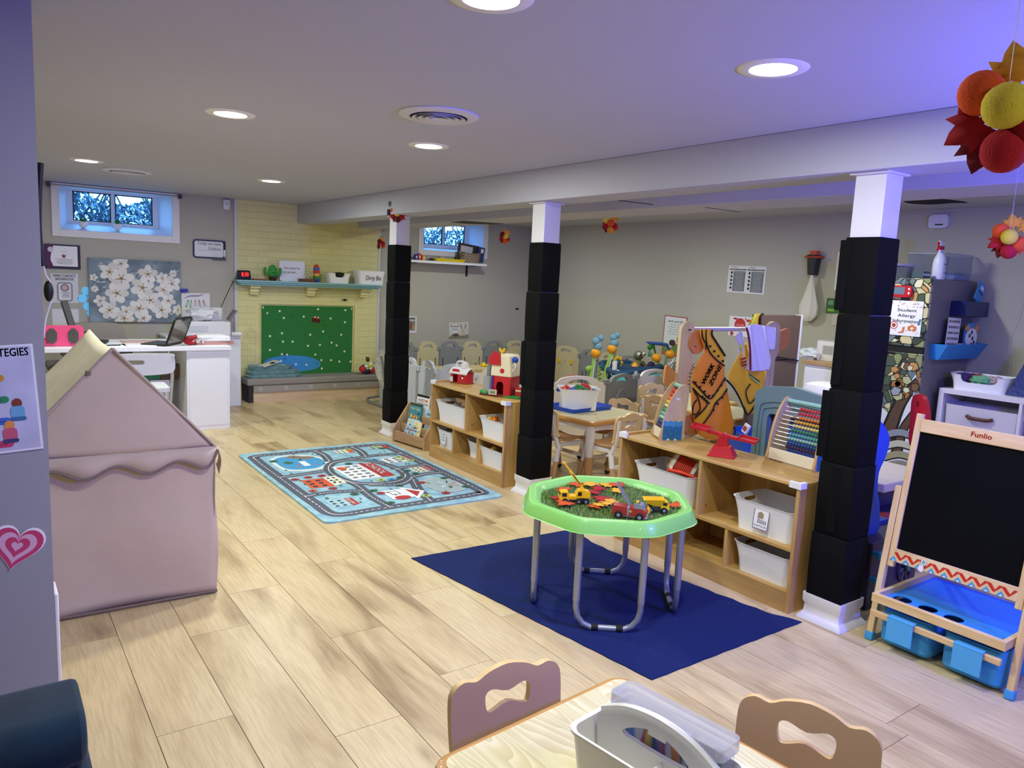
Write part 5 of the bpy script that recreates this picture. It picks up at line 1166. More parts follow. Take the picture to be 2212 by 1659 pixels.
for i, (dz, w_, c, a, lb) in enumerate(((0, .33, 'b88c84', .03, 'pink binder at the bottom of the paper pile on desk'), (.034, .30, 'e8e8ea', -.04, 'thick stack of white pages on the pink binder'), (.062, .29, 'f0f0f4', .10, 'topmost loose white sheets on the pile at desk end'))):
    obj('document_pile', B().plate(rr(w_, .24, .004, 1), mat(c, .6), 0, (.032, .027, .012)[i], ax='XY'), None, (bxx-.01*i, 7.12, DZ+.0008+dz), a, label=lb, cat='papers', bevel=.002)
b = B(); b.sph((0, 0, .03), (.05, .03, .03), mat('b81c28', .6), 7).tube([(-.05, -.01, .02), (-.02, -.02, .06), (.05, -.02, .075)], [.02, .022, .016], mat('a01820', .6), 8); obj('red_pouch', b, None, (YP(411, 735, 7.0).x, 7.0, DZ+.001), label='dark red pouch on the desk beside clear laptop', cat='pouch')
b = B(); 
for i in range(6): a = i*1.1; b.tube(sm([(.0, 0, .02), (.03*cos(a), .02, .05), (.05*cos(a+.6), -.01, .02+.006*i)], 3, False), .006, mat('ded8d4', .6), 5)
obj('white_cable_tangle', b, None, (YP(428, 735, 6.98).x, 6.98, DZ+.001), label='tangle of white cable between red pouch and document pile', cat='cable')
# printer with bags, on a table behind
t = thing('printer', 'white printer standing on the cabinet behind the documents', 'printer', (YP(447, 715, 7.9).x, 8.02, .74))
pw_ = mat('e2e2e6', .4); b = B(); b.bx(-.22, .22, -.17, .17, 0, .15, pw_); obj('body', b, t, bevel=.012); obj('paper_slot', B().bx(-.18, .0, -.173, -.168, .05, .11, mat('cfd0d6', .4)), t); 
obj('support_flap', B().at(.24, 0, .16, ry=radians(35)).bx(-.01, .01, -.06, .06, 0, .12, mat('77747a', .5)), t)
obj('stand_table', B().bx(1.45, 1.50, 7.8, 8.3, 0, .02, dw), None, label='white low board beside desk pedestal near floor', cat='board')
r = random.Random(8)
def crumple(name, label, cat, loc, s_, m, seed, up=1.0):
    def f(u, v):
        a = 2*pi*u; ph = pi*v; d = Vector((sin(ph)*cos(a), sin(ph)*sin(a), cos(ph))); n = noise.noise(d*2.2+Vector((seed, 0, 0)))*.35+noise.noise(d*5+Vector((0, seed, 0)))*.14
        q = d*(1+n); return (q.x*s_[0], q.y*s_[1], max(0, (q.z*.5+.42)*s_[2]))
    b = B(); b.grid(f, 26, 16, m); return obj(name, b, None, loc, label=label, cat=cat, fix=False, ang=25)
crumple('plastic_bag', 'crumpled translucent white bag on top of the printer', 'bag', (YP(436, 690, 8.0).x, 8.0, .892), (.15, .12, .15), mat('dfe0e6', .3), 3)
ybox('tissue_box', 'white box standing behind the crumpled bag on far wall', 'box', (440, 664), (480, 700), 8.09, .09, 'e2e2e6', .892)
# straps hanging behind the foreground wall end
cord('hanging_strap', [YP(88, 352, 2.9), YP(84, 420, 2.9), YP(84, 500, 2.9), YP(92, 575, 2.9)], .010, BLACK, 'black strap hanging behind the end of the foreground wall', 'strap')
cord('hanging_strap', [YP(88, 540, 2.92), YP(97, 590, 2.92), YP(108, 610, 2.92), YP(112, 640, 2.92), YP(98, 690, 2.92), YP(94, 730, 2.92)], .004, mat('d8d4d8', .5), 'pale looped strap hanging behind the foreground wall end', 'strap')
b = B(); q = YP(105, 629, 2.86); b.sph((0, 0, 0), (.014, .012, .034), BLACK, 9); obj('black_earpiece', b, None, q, label='black oval earpiece hanging at the foreground wall end', cat='earpiece')
"" 
# ---------------------------------------------------------------- foreground wall items
a, c = YP(70, 742, YF), YP(94, 968, YF); hh = (a-c).length; ang = atan2(c.x-a.x, a.z-c.z)
def strat(b, w, h):
    b.flat(rr(w-.012, h-.012, .002, 1), mat('bfc0de', .6, var=.15, vs=10))
    b.text('STRATEGIES', w*.455, h*.395, h*.075, mat('22222a'), 'R', w=w*.43, bold=1); b.text('E', w*.145, h*.335, h*.03, mat('22222a'), w=w*.025)
    for i, (z, c, x1, tx) in enumerate(((.20, 'c8922c', .24, 'counter'), (.0, '2f8a5c', .26, 'with'), (-.105, '3f9ce0', .08, 'options'), (-.20, '3f68c8', .26, 'your thoughts'), (-.315, '8a4cb0', -.02, 'nothing'), (-.415, 'c83a6c', .26, 'an adult'))):
        b.flat(rr(w*(x1+.48), h*.066, h*.032, 5, w*(x1-.48)/2, h*z), mat(c, .6)); b.text(tx, w*(x1-.05), h*z-h*.012, h*.024, mat('22283c'), 'R')
    for x, z, s_, cc in ((.08, .30, .5, ('3c2428', 'c89a80', '28384c')), (.12, .10, 1, ('4a4c9c', 'b84858', '3c8ca8')), (.32, -.10, 1, ('7a3a2c', '6aa8d0', '386c9c')), (.24, -.30, 1, ('e0904c', 'c85878', '3c3c6c'))):
        b.flat(ell(.026*s_, .03*s_, 10, w*x, h*z+.018), mat(cc[0])); b.flat(rr(.035*s_, .036*s_, .01, 3, w*x, h*z-.008), mat(cc[1])); b.flat(rr(.04*s_, .012, .005, 2, w*x, h*z-.028), mat(cc[2]))
w = .30; q = (a+c)/2; d = Vector((-cos(ang), 0, -sin(ang)))*w/2
poster('strategies_poster', 'laminated STRATEGIES poster with coloured pills on the foreground wall', 'poster', (q.x+d.x, YF-.004, q.z+d.z*-1*-1), w, hh, strat, 'e8e8f0', .002, tilt=-ang, rough=.25)
hq = YP(37, 1177, YF)
def heartp(s_): return [(s_*.5*(16*sin(a)**3)/16*1.0, s_*.5*(13*cos(a)-5*cos(2*a)-2*cos(3*a)-cos(4*a))/14.5) for a in [2*pi*i/40 for i in range(40)]]
b = B(); b.plate(heartp(.140), mat('f0ecf0', .6), 0, .002)
for s_, c in ((.130, 'c23a6c'), (.098, 'd9a8c4'), (.064, 'c23a6c'), (.030, 'd9a8c4')): b.flat([(p[0], p[1]-.003) for p in heartp(s_)], mat(c, .6))
obj('heart_cutout', b, None, (hq.x, YF-.003, hq.z), smooth=False, fix=False, rot=(0, radians(16), 0), label='pink paper heart with nested hearts on the foreground wall', cat='decoration')
# ---------------------------------------------------------------- back right room: far wall shelf and posters
sz = 1.628; a, c = YP(886, 566, 8.2), YP(1050, 571, 8.2)
t = thing('wall_shelf', 'white wall shelf on black brackets under the right basement window', 'shelf', ((4.30+c.x)/2, YW, sz))
hw = (c.x-4.30)/2
obj('board', B().bx(-hw, hw, -.24, -.002, -.03, 0, dw), t, bevel=.002)
for u in (896, 1023):
    x = YP(u, 580, 8.25).x-t.location.x; obj('bracket', B().bx(x-.015, x+.015, -.006, 0, -.17, -.03, BLACK).bx(x-.015, x+.015, -.20, -.006, -.038, -.031, BLACK), t)
def WS(u): return YP(u, 560, 8.29).x
for u, c_, h_, lb in ((898, '2c4c98', .07, 'blue crayon box at the left end of wall shelf'), (905, 'c83038', .08, 'red patterned box second on the wall shelf'), (914, 'e89a28', .065, 'orange crayon box third on the wall shelf')):
    b = B().at(WS(u), 8.29, sz+.001, rz=.3); b.bx(-.022, .022, -.015, .015, 0, h_, mat(c_, .6)).bx(-.012, .012, -.0155, -.015, h_*.3, h_*.7, WHITE); obj('crayon_box', b, label=lb, cat='box')
obj('putty_lump', B().sph((0, 0, .018), (.03, .02, .018), mat('3c3c44', .7), 7), None, (WS(932), 8.28, sz+.001), label='dark small lump between crayon boxes and yellow tray on wall shelf', cat='toy')
t = thing('yellow_tray', 'flat yellow plastic tray on the middle of the wall shelf', 'tray', ((WS(932)+WS(998))/2, 8.28, sz+.001)); w_ = (WS(998)-WS(932))/2; ye = mat('e6cc24', .4)
obj('tray_body', B().loft([[(p[0]*k, p[1]*k, z) for p in rr(2*w_, .19, .02, 3)] for k, z in ((.9, 0), (1, .035), (.97, .035), (.87, .006))], ye), t)
obj('tape_roll', B().lathe([(.025, 0), (.045, 0), (.045, .02), (.025, .02)], mat('b8b8a8', .5), 16), None, (WS(952), 8.28, sz+.038), label='grey tape roll sitting in the yellow tray', cat='tape')
t = thing('wicker_basket', 'oval brown wicker basket at the right end of wall shelf', 'basket', (WS(1014), 8.29, sz+.001))
def wickermat():
    m = bpy.data.materials.new('wicker'); m.use_nodes = True; nt = m.node_tree; b = nt.nodes['Principled BSDF']; L = nt.links.new
    tc = nt.nodes.new('ShaderNodeTexCoord'); w = nt.nodes.new('ShaderNodeTexWave'); w.inputs['Scale'].default_value = 28; w.bands_direction = 'DIAGONAL'; w.inputs['Distortion'].default_value = 3; L(tc.outputs['Object'], w.inputs['Vector'])
    r = nt.nodes.new('ShaderNodeValToRGB'); r.color_ramp.elements[0].color = (*lin('4a3c30'), 1); r.color_ramp.elements[1].color = (*lin('b8a48c'), 1); L(w.outputs['Fac'], r.inputs['Fac']); L(r.outputs['Color'], b.inputs['Base Color']); b.inputs['Roughness'].default_value = .8; return m
wk = wickermat(); b = B(); R = []
for i in range(9): u = i/8; k = .86+.14*u; R.append([(p[0]*k+(.003 if (j+i) % 2 else -.003), p[1]*k, .125*u+.012*u*cos(2*pi*j/24*2)) for j, p in enumerate(ell(.32, .19, 24))])
for i in range(7, -1, -1): u = i/8; k = .82+.14*u; R.append([(p[0]*k, p[1]*k, max(.006, .125*u)) for p in ell(.32, .19, 24)])
b.loft(R, wk); obj('woven_body', b, t); obj('woven_rim', B().tube([(p[0]*1.0, p[1]*1.0, .125+.012*cos(4*pi*j/24)) for j, p in enumerate(ell(.32, .19, 24))], .008, wk, 6, closed=True), t)
b = B().at(WS(1012), 8.32, sz+.02, ry=radians(6)); b.bx(-.16, .15, 0, .012, 0, .22, mat('4a3a34', .5)).bx(-.12, .06, -.002, 0, .10, .19, mat('d4d4d8', .5)); obj('clipboard_box', b, label='dark brown box with white panel standing in the wicker basket', cat='box')
b = B().at(WS(1034), 8.26, sz+.02, ry=radians(8)); b.bx(-.05, .05, 0, .02, 0, .19, mat('22406c', .5)).bx(-.01, .03, -.002, 0, .12, .17, mat('e8eaf0', .5)); obj('blue_booklet', b, label='blue booklet standing at the right of the wicker basket', cat='booklet')
cx_, cz_, w, h = wallrect((970, 696), (1011, 731))
def kind_(b, w, h):
    b.flat([(-w/2, -h/2), (w/2, -h/2), (w/2, -h*.26), (w*.2, -h*.34), (0, -h*.30), (-w*.3, -h*.20), (-w/2, -h*.38)], mat('8a8c74', .8)); b.flat(ell(w*.50, h*.5, 16, -w*.2, h*.12), mat('f2f0ee', .8)); k = mat('4a4a50')
    b.text('Kindness', -w*.2, h*.20, .03, k, w=w*.42, bold=1); lines(b, -w*.42, w*.0, -h*.02, h*.16, 3, k, .35)
    bc = mat('d8bfa0', .8); b.flat(ell(w*.2, h*.26, 14, w*.22, -h*.20), bc); b.flat(ell(w*.17, h*.17, 14, w*.22, -.0), bc); b.flat(ell(w*.07, h*.34, 12, w*.12, h*.24, .35), mat('b08a74', .8)); b.flat(ell(w*.07, h*.34, 12, w*.34, h*.24, -.3), mat('b08a74', .8)); b.flat(ell(w*.3, h*.2, 14, -w*.15, -h*.28), mat('6a5048', .8))
poster('kindness_poster', 'cream Kindness poster with a rabbit on the far wall', 'poster', (cx_, YW-.004, cz_), w, h, kind_, 'd6d6c8', tilt=radians(-2))
cx_, cz_, w, h = wallrect((870, 683), (899, 719)); poster('people_poster', 'grey photo poster half hidden behind the far padded post', 'poster', (cx_, YW-.004, cz_), w, h, lambda b, w, h: (b.flat(rr(w*.8, h*.12, .001, 1, 0, h*.36), mat('66686c')), b.flat(rr(w*.8, h*.6, .001, 1, 0, -h*.06), mat('8c8a80')), b.flat(ell(w*.14, h*.5, 8, w*.1, -h*.05), mat('8c4c44')), b.flat(ell(w*.18, h*.25, 8, w*.3, -h*.18), mat('c8985c'))), 'e6e6e6')
q = XP(1116, 667, XB) if False else YP(1116, 667, YW); obj('wall_hook', B().sph((0, -.01, 0), (.028, .012, .012), BLACK, 7), None, q, label='small black oval hook on the bare far wall', cat='hook')

# ---------------------------------------------------------------- play yard fences
beige = mat('c4ba98', .5); gry = mat('85888c', .5); whi = mat('e8ded2', .45); blw = mat('cdd3da', .45)
def panel(par, p, q, m, style, hs=.60, ha=.665, name='fence_panel'):
    p, q = Vector(p[:2]), Vector(q[:2]); L_ = (q-p).length; d = (q-p).normalized(); w = L_-.02
    top = [(-w/2, 0), (w/2, 0), (w/2, hs)]+[(w*.40, hs), (w*.36, hs+.02)]+[(w*.36*cos(pi*i/12), hs+.02+(ha-hs-.02)*sin(pi*i/12)) for i in range(1, 12)]+[(-w*.36, hs+.02), (-w*.40, hs), (-w/2, hs)]
    holes = [sm([(-w*.22, hs-.018), (-w*.16, hs+.018), (0, hs+.032), (w*.16, hs+.018), (w*.22, hs-.018), (0, hs-.002)], 3)]
    if style == 'slots':
        for i, hh_ in enumerate((.20, .12, .05, .12, .20)): x = w*(-.36+.18*i); holes.append(rr(w*.07, hh_+.05, w*.034, 3, x, .24+hh_/2))
    if style == 'slits':
        for i in range(4): holes.append(rr(.02, .34-.06*abs(i-1.5), .009, 3, w*(-.3+.2*i), .26))
    b = B(); b.plate(top, m, -.014, .014, holes=holes)
    if style == 'toys' or style == 'plain':
        b.tube([(w*.28*cos(pi*i/10), -.015, .12+.36*sin(pi*i/10)) for i in range(11)], .005, m, 5)
    o = obj(name, b, par, (*((p+q)/2), 0.0), atan2(d.y, d.x), bevel=.005)
    if style == 'toys':
        for x in (-w*.25, w*.22): obj('yellow_button', B().bx(x-.025, x+.025, -.025, -.012, .44, .50, mat('dcbc28', .4)), o, bevel=.006)
        b = B()
        for i in range(5): a = i*2*pi/5; b.sph((w*.25+.035*cos(a), -.02, .28+.035*sin(a)), (.025, .01, .025), mat('d890a0', .5), 6)
        obj('pink_flower', b, o)
    return o
def joint(par, p, h=.60, m=gry): obj('hinge_post', B().cyl((p[0], p[1], .0), (p[0], p[1], h-.03), .014, m, n=10).bx(p[0]-.03, p[0]+.03, p[1]-.02, p[1]+.02, h-.05, h-.005, m), par, bevel=.004)
back = thing('play_yard_fence', 'far beige and grey toddler fence panels standing along the walls', 'fence', (0, 0, 0))
xs = [YP(u, 745, 7.95).x for u in (852, 899, 948, 996, 1043, 1090, 1137)]+[5.98]
for i in range(7): panel(back, (xs[i], 7.95), (xs[i+1], 7.95), (gry, beige)[i % 2] , 'slots'); joint(back, (xs[i], 7.95))
ys = [7.95, 7.45, 6.93, 6.6, 6.26, 5.86, 5.5, 5.1]
for i in range(7): panel(back, (5.98, ys[i]), (5.98, ys[i+1]), (beige, beige, gry, beige, gry, beige, gry)[i], ('plain', 'toys', 'slits', 'plain', 'slots', 'plain', 'slits')[i]); joint(back, (5.98, ys[i]))
near = thing('play_yard_fence', 'nearer white and grey toddler fence panels behind the kids tables', 'fence', (0, 0, 0))
zz = .60; P_ = [ZP(822, 868, 0)]+[ZP(u, v, zz) for u, v in ((872, 783), (903, 790), (908, 790), (943, 797), (1030, 806), (1110, 813))]+[Vector(q) for q in ((4.10, 5.14, 0), (4.62, 4.98, 0), (5.16, 5.16, 0), (5.26, 5.24, 0), (5.82, 5.32, 0))]
for i, (m, st) in enumerate(((blw, 'plain'), (whi, 'plain'), None, (blw, 'plain'), (whi, 'slits'), (blw, 'plain'), (whi, 'plain'), (whi, 'plain'), (gry, 'plain'), (gry, 'slits'), (whi, 'plain')) if False else ((blw, 'plain'), (blw, 'plain'), (None, 0), (blw, 'plain'), (blw, 'plain'), (whi, 'plain'), (whi, 'plain'), (whi, 'plain'), (gry, 'plain'), (gry, 'slits'), (whi, 'plain'))):
    if m: panel(near, P_[i], P_[i+1], m, st, *((.565, .625) if i > 5 else ())); joint(near, P_[i], m=gry if i > 6 else blw)
# beige low divider inside the yard and bits seen over the shelf
a, c = ZP(905, 800, .50), ZP(1060, 815, .50)
obj('toy_bench', B().bx(4.2, 5.5, 7.15, 7.2, 0, .42, mat('c8b486', .5)).bx(4.2, 5.5, 7.2, 7.5, .38, .42, mat('c8b486', .5)), label='tan low toy bench inside the fenced play yard', cat='bench', bevel=.005)
blob('toy_piece', 'yellow plastic toy on the tan bench inside the play yard', 'toy', (4.85, 7.34, .425), 'e8c428', .06, 21); blob('toy_piece', 'blue plastic toy on the tan bench inside the play yard', 'toy', (5.12, 7.34, .425), '2c84b8', .07, 22)
# patterned rocker behind the far post and grey bouncer behind the middle post
lp = mat('c9c7b6', .9, var=.35, vs=30)
def rocker(name, label, loc, m, s_, rz):
    t = thing(name, label, 'baby seat', loc, rz)
    b = B(); 
    def f(u, v): a = -pi*.5+pi*u; r_ = s_*(.32+.02*sin(v*6)); return (r_*.9*sin(a)*(.6+.4*sin(pi*v)), .18*(1-v)*s_*2-.1, .22+s_*(.62*v)+.03*cos(a))
    b.grid(lambda u, v: (s_*.34*(u-.5)*2*(sqrt(max(.02, 1-(2*v-1)**2*.85))), -.10+.22*v+.10*(2*u-1)**2, .15+s_*.62*v), 12, 14, m); obj('padded_seat', b, t, solid=.04, fix=False)
    obj('rocker_frame', B().tube(sm([(-.2, -.3, .02), (.2, -.3, .02), (.22, .1, .015), (.2, .35, .05), (-.2, .35, .05), (-.22, .1, .015)], 4), .014, gry, 8, closed=True), t)
    for s2 in (-1, 1): obj('side_tube', B().tube([(s2*.2, -.25, .02), (s2*.2, .0, .3), (s2*.18, .12, .55)], .012, gry, 8), t)
    return t
q = YP(866, 770, 7.4); rocker('baby_rocker', 'leaf patterned baby seat standing behind the far padded post', (q.x, 7.4, 0), lp, .74, .1)
q = YP(1112, 760, 7.2); rocker('baby_bouncer', 'grey baby bouncer seat partly hidden by the middle padded post', (q.x+.08, 6.7, 0), mat('8f8c92', .8), 1.0, .4)
# ---------------------------------------------------------------- activity jumper with toys
YJ = 5.75
def J(u, v, dy=0): return YP(u, v, YJ+dy)
c0 = J(1350, 800); t = thing('activity_jumper', 'baby activity jumper with blue bubbles and orange balls behind grey fence', 'baby toy', (c0.x, YJ, 0)); ox, oy = t.location.x, t.location.y
bub = mat('8fc0dc', .12, trans=.35, coat=.4); org = mat('f2a01c', .3); lg_ = mat('9ccc58', .4); dbl = mat('1c4c8c', .5)
def JL(u, v, dy=0): q = J(u, v, dy); return (q.x-ox, q.y-oy, q.z)
for grp in ((((1291, 748), .058), ((1287, 737), .046), ((1298, 730), .040)), (((1326.5, 741), .058), ((1325, 729), .042), ((1333, 724), .040))):
    b = B()
    for (u, v), r_ in grp: b.sph(JL(u, v), r_*.86, bub, 12)
    obj('bubble_cluster', b, t)
for u, v in ((1286.5, 763), (1322, 754)): obj('orange_ball', B().sph(JL(u, v), (.052, .052, .048), org, 12), t)
for (a, c) in (((1284, 770), (1275, 815)), ((1320, 762), (1308, 800)), ((1327, 760), (1330, 800))):
    obj('support_tube', B().tube([JL(*a), JL(*c), (JL(*c)[0], JL(*c)[1], .02)], .014, lg_ , 8), t)
    obj('white_post', B().tube([JL(a[0]+2, a[1]+2), JL(c[0]+2, c[1]+15)], .010, mat('dfe6f0', .4), 8), t)
obj('leaf_wing', B().sph(JL(1273, 796), (.05, .015, .03), lg_, 7), t)
b = B(); p0 = JL(1296, 790)
b.tube([(p0[0]+.018*cos(i*1.5), p0[1]+.018*sin(i*1.5), p0[2]-.011*i) for i in range(26)], .008, mat('5a9c3c', .5), 6); obj('twisted_vine', b, t)
q = JL(1317, 800); obj('mirror_toy', B().sph((q[0], q[1]-.1, q[2]-.02), (.075, .02, .04), mat('e6e8ee', .4), 10).sph((q[0], q[1]-.118, q[2]-.02), (.055, .01, .028), mat('52685c', .1), 8).tube([(q[0]-.03, q[1]-.1, q[2]+.0), (q[0]-.025, q[1]-.1, q[2]+.11)], .025, mat('e6e8ee', .4), 8), t)
q = JL(1334, 784); b = B()
for i in range(8): a = i*pi/4; b.sph((q[0]+.055*cos(a), q[1], q[2]+.055*sin(a)), (.024, .015, .024), mat('ecb428', .5), 6)
b.sph(q, (.045, .02, .045), mat('1f5c74', .6), 8); obj('yellow_frill_toy', b, t)
q = JL(1354, 790); b = B(); m_ = mat('f2a81c', .45); b.lathe([(.001, .055), (.022, .035), (.038, .01), (.030, -.005), (.014, -.012), (.02, -.04), (.022, -.06), (.012, -.08), (.006, -.11)], m_, 10, c=(q[0], q[1]-.12, q[2])); obj('squid_toy', b, t)
ring_ = B(); ring_.tube(sm([(JL(1310, 820)[0], -.15, .54), (JL(1345, 806)[0], -.22, .57), (JL(1395, 812)[0], -.2, .60), (JL(1415, 822)[0], 0, .55), (JL(1380, 810)[0], .2, .60), (JL(1325, 812)[0], .2, .60)], 4), .035, mat('24486c', .7), 8, closed=True); obj('padded_ring', ring_, t)
obj('fabric_seat', B().lathe([(.17, .60), (.19, .50), (.15, .35), (.05, .30)], mat('2c4c70', .8, var=.3, vs=20), 18), t, solid=.01)
b = B(); pl_ = mat('68dcec', .3); b.bx(-.38, .30, -.24, -.20, .42, .54, pl_); obj('aqua_tray', b, t, bevel=.015)
blob2 = B(); blob2.sph((JL(1372, 812)[0], -.22, .63), (.05, .03, .04), mat('3a1c58', .7), 8); obj('purple_star', blob2, t)
ol = mat('6f7040', .7); q = JL(1379, 776)
b = B(); b.sph(q, (.052, .045, .045), ol, 10).sph((q[0], q[1], q[2]-.105), (.062, .05, .07), ol, 10)
for s_ in (-1, 1): b.tube([(q[0]+s_*.05, q[1], q[2]-.07), (q[0]+s_*.085, q[1]-.01, q[2]-.11), (q[0]+s_*.09, q[1]-.02, q[2]-.20)], [.025, .028, .02], ol, 8)
tt = thing('plush_frog', 'olive green plush frog with big white eyes on the jumper', 'plush toy', (ox+q[0], oy+q[1], q[2]-.15)); tt.scale = (1.12,)*3; b.v = [(v[0]-q[0], v[1]-q[1], v[2]-q[2]+.17) for v in b.v]; obj('body', b, tt)
for s_ in (-1, 1): obj('eye', B().sph((s_*.032, -.035, .185), .019, WHITE, 8).sph((s_*.030, -.049, .183), .010, BLACK, 7), tt)
obj('belly', B().sph((0, -.042, .065), (.036, .016, .036), mat('3c2838', .3), 8), tt)
t = thing('hanging_toy_arm', 'blue toy arm with green hook and orange balls behind wooden stand', 'baby toy', (J(1430, 800).x, YJ-.2, 0)); o2 = t.location
def HL(u, v): q = YP(u, v, YJ-.2); return (q.x-o2.x, 0, q.z)
obj('blue_arm', B().tube([HL(1397, 739), HL(1405, 741), HL(1430, 743), HL(1441, 745), HL(1447, 760)], [.008, .016, .02, .018, .010], mat('3a5cb0', .4), 8), t)
obj('green_hook', B().sph(HL(1404, 750), (.035, .02, .03), mat('2f7a2c', .5), 8).tube([HL(1411, 745), HL(1416, 763)], [.016, .008], mat('2f7a2c', .5), 8).tube(sm([HL(1404, 757), HL(1401, 766), HL(1405, 769), HL(1407, 762)], 3, False), .008, mat('2f7a2c', .5), 6), t)
for u, v in ((1418, 773), (1447, 765)): obj('orange_ball', B().sph(HL(u, v), (.050, .05, .048), org, 12), t)
for (a, c) in (((1413, 780), (1406, 812)), ((1423, 780), (1425, 812)), ((1440, 770), (1432, 812))):
    p, q = HL(*a), HL(*c); obj('support_tube', B().tube([p, q, (q[0], 0, .01)], .012, lg_ if a[0] != 1440 else mat('6a8c7c', .5), 8), t)
obj('wheel_base', B().bx(-.16, .10, -.03, .03, 0, .03, lg_), t, bevel=.005)
# knitted grey lounger
def knit():
    m = bpy.data.materials.new('knit'); m.use_nodes = True; nt = m.node_tree; b = nt.nodes['Principled BSDF']; L = nt.links.new
    tc = nt.nodes.new('ShaderNodeTexCoord'); w = nt.nodes.new('ShaderNodeTexChecker'); w.inputs['Scale'].default_value = 55; w.inputs['Color1'].default_value = (*lin('c8c8c6'), 1); w.inputs['Color2'].default_value = (*lin('3c4048'), 1); L(tc.outputs['Object'], w.inputs['Vector']); L(w.outputs['Color'], b.inputs['Base Color']); b.inputs['Roughness'].default_value = .9; return m
q = YP(1478, 790, 4.98); t = thing('knit_lounger', 'grey knit baby lounger behind the left stand post', 'baby seat', (q.x, 4.98, 0))
b = B(); b.grid(lambda u, v: (.20*sin((u-.5)*pi), .2*cos((u-.5)*pi)*.3, .30+.46*sin(v*pi/2)*(1-.35*(2*u-1)**2)), 14, 10, knit()); obj('shell', b, t, solid=.05, fix=False); obj('base', B().bx(-.14, .14, -.0, .16, 0, .3, gry), t, bevel=.02)

# ---------------------------------------------------------------- kids tables and chairs
tan = mat('d6ba96', .45); tane = mat('e0bd84', .4); tan2 = mat('c69a6c', .45); cw = mat('e6e2ea', .4); blk = mat('101012', .4)
def kid_chair(name, label, loc, rz, group='tan and white children chairs'):
    t = thing(name, label, 'chair', loc, rz, group)
    out = [(-.150, .345), (-.158, .36), (-.163, .47), (-.155, .515), (-.125, .533), (-.090, .528), (-.055, .543), (0, .553), (.055, .543), (.090, .528), (.125, .533), (.155, .515), (.163, .47), (.158, .36), (.150, .345)]
    out = sm(out, 3, True)
    hole = sm([(-.062, .452), (-.066, .488), (-.045, .500), (0, .488), (.045, .500), (.066, .488), (.062, .452), (.045, .448), (0, .462), (-.045, .448)], 3)
    b = B(); b.plate(out, tan, -.009, .009, holes=[hole], me=tane)
    o = obj('backrest', b, t, (0, -.165, 0), bevel=.002, rot=(radians(6), 0, 0)); o.location = (0, -.13, .0)
    def seat(u, v): x = (u-.5)*.30*(1-.08*v); y = -.13+.29*v; return (x, y, .292+.016*(2*u-1)**2-.012*sin(pi*min(1, v*1.3))-(.02*max(0, v-.85)/.15 if v > .85 else 0))
    b = B(); b.grid(seat, 10, 12, tan2); obj('seat', b, t, solid=.014, fix=False)
    for s_ in (-1, 1):
        obj('back_arm', B().loft([[(s_*(x), y-dy, z) for x, dy in ((.125, 0), (.150, 0), (.150, w_), (.125, w_))] for y, z, w_ in ((-.190, .50, .012), (-.182, .42, .016), (-.160, .34, .024), (-.125, .26, .034), (-.09, .23, .03))], cw), t, bevel=.003)
        obj('seat_rail', B().bx(s_*.137-.012, s_*.137+.012, -.12, .13, .255, .282, cw), t, bevel=.003)
        for y0, y1 in ((.11, .165), (-.125, -.20)):
            lg = obj('leg', B().tube([(s_*.135, y0, .27), (s_*.150, (y0+y1)/2, .15)], [.019, .020], cw, 10), t)
            obj('lower_leg', B().tube([(s_*.150, (y0+y1)/2, .15), (s_*.160, y1, .035)], [.018, .019], tan2, 10), lg)
            obj('foot_ball', B().sph((s_*.161, y1*1.01, .022), (.023, .023, .022), blk, 8), lg)
    for y in (-.165, .14): obj('stretcher', B().bx(-.14, .14, y-.006, y+.006, .145, .172, cw), t, bevel=.002)
    return t
def tabletop_mat():
    m = bpy.data.materials.new('pale_ash_laminate'); m.use_nodes = True; nt = m.node_tree; b = nt.nodes['Principled BSDF']; L = nt.links.new
    tc = nt.nodes.new('ShaderNodeTexCoord'); mp = nt.nodes.new('ShaderNodeMapping'); mp.inputs['Scale'].default_value = (8.5, .85, 1); L(tc.outputs['Object'], mp.inputs['Vector'])
    n = nt.nodes.new('ShaderNodeTexNoise'); n.inputs['Scale'].default_value = 1.2; n.inputs['Detail'].default_value = 1.5; L(mp.outputs['Vector'], n.inputs['Vector'])
    mt = nt.nodes.new('ShaderNodeMath'); mt.operation = 'MULTIPLY'; mt.inputs[1].default_value = 26; L(n.outputs['Fac'], mt.inputs[0]); fr_ = nt.nodes.new('ShaderNodeMath'); fr_.operation = 'FRACT'; L(mt.outputs[0], fr_.inputs[0])
    r = nt.nodes.new('ShaderNodeValToRGB'); r.color_ramp.elements[0].color = (*lin('d3c699'), 1); r.color_ramp.elements[1].color = (*lin('dccfa4'), 1); r.color_ramp.elements[0].position = .0; r.color_ramp.elements[1].position = .5
    e = r.color_ramp.elements.new(.9); e.color = (*lin('e9deb8'), 1); L(fr_.outputs[0], r.inputs['Fac']); L(r.outputs['Color'], b.inputs['Base Color']); b.inputs['Roughness'].default_value = .32; return m
ttm = tabletop_mat(); tedge = mat('c8924e', .35, coat=.2)
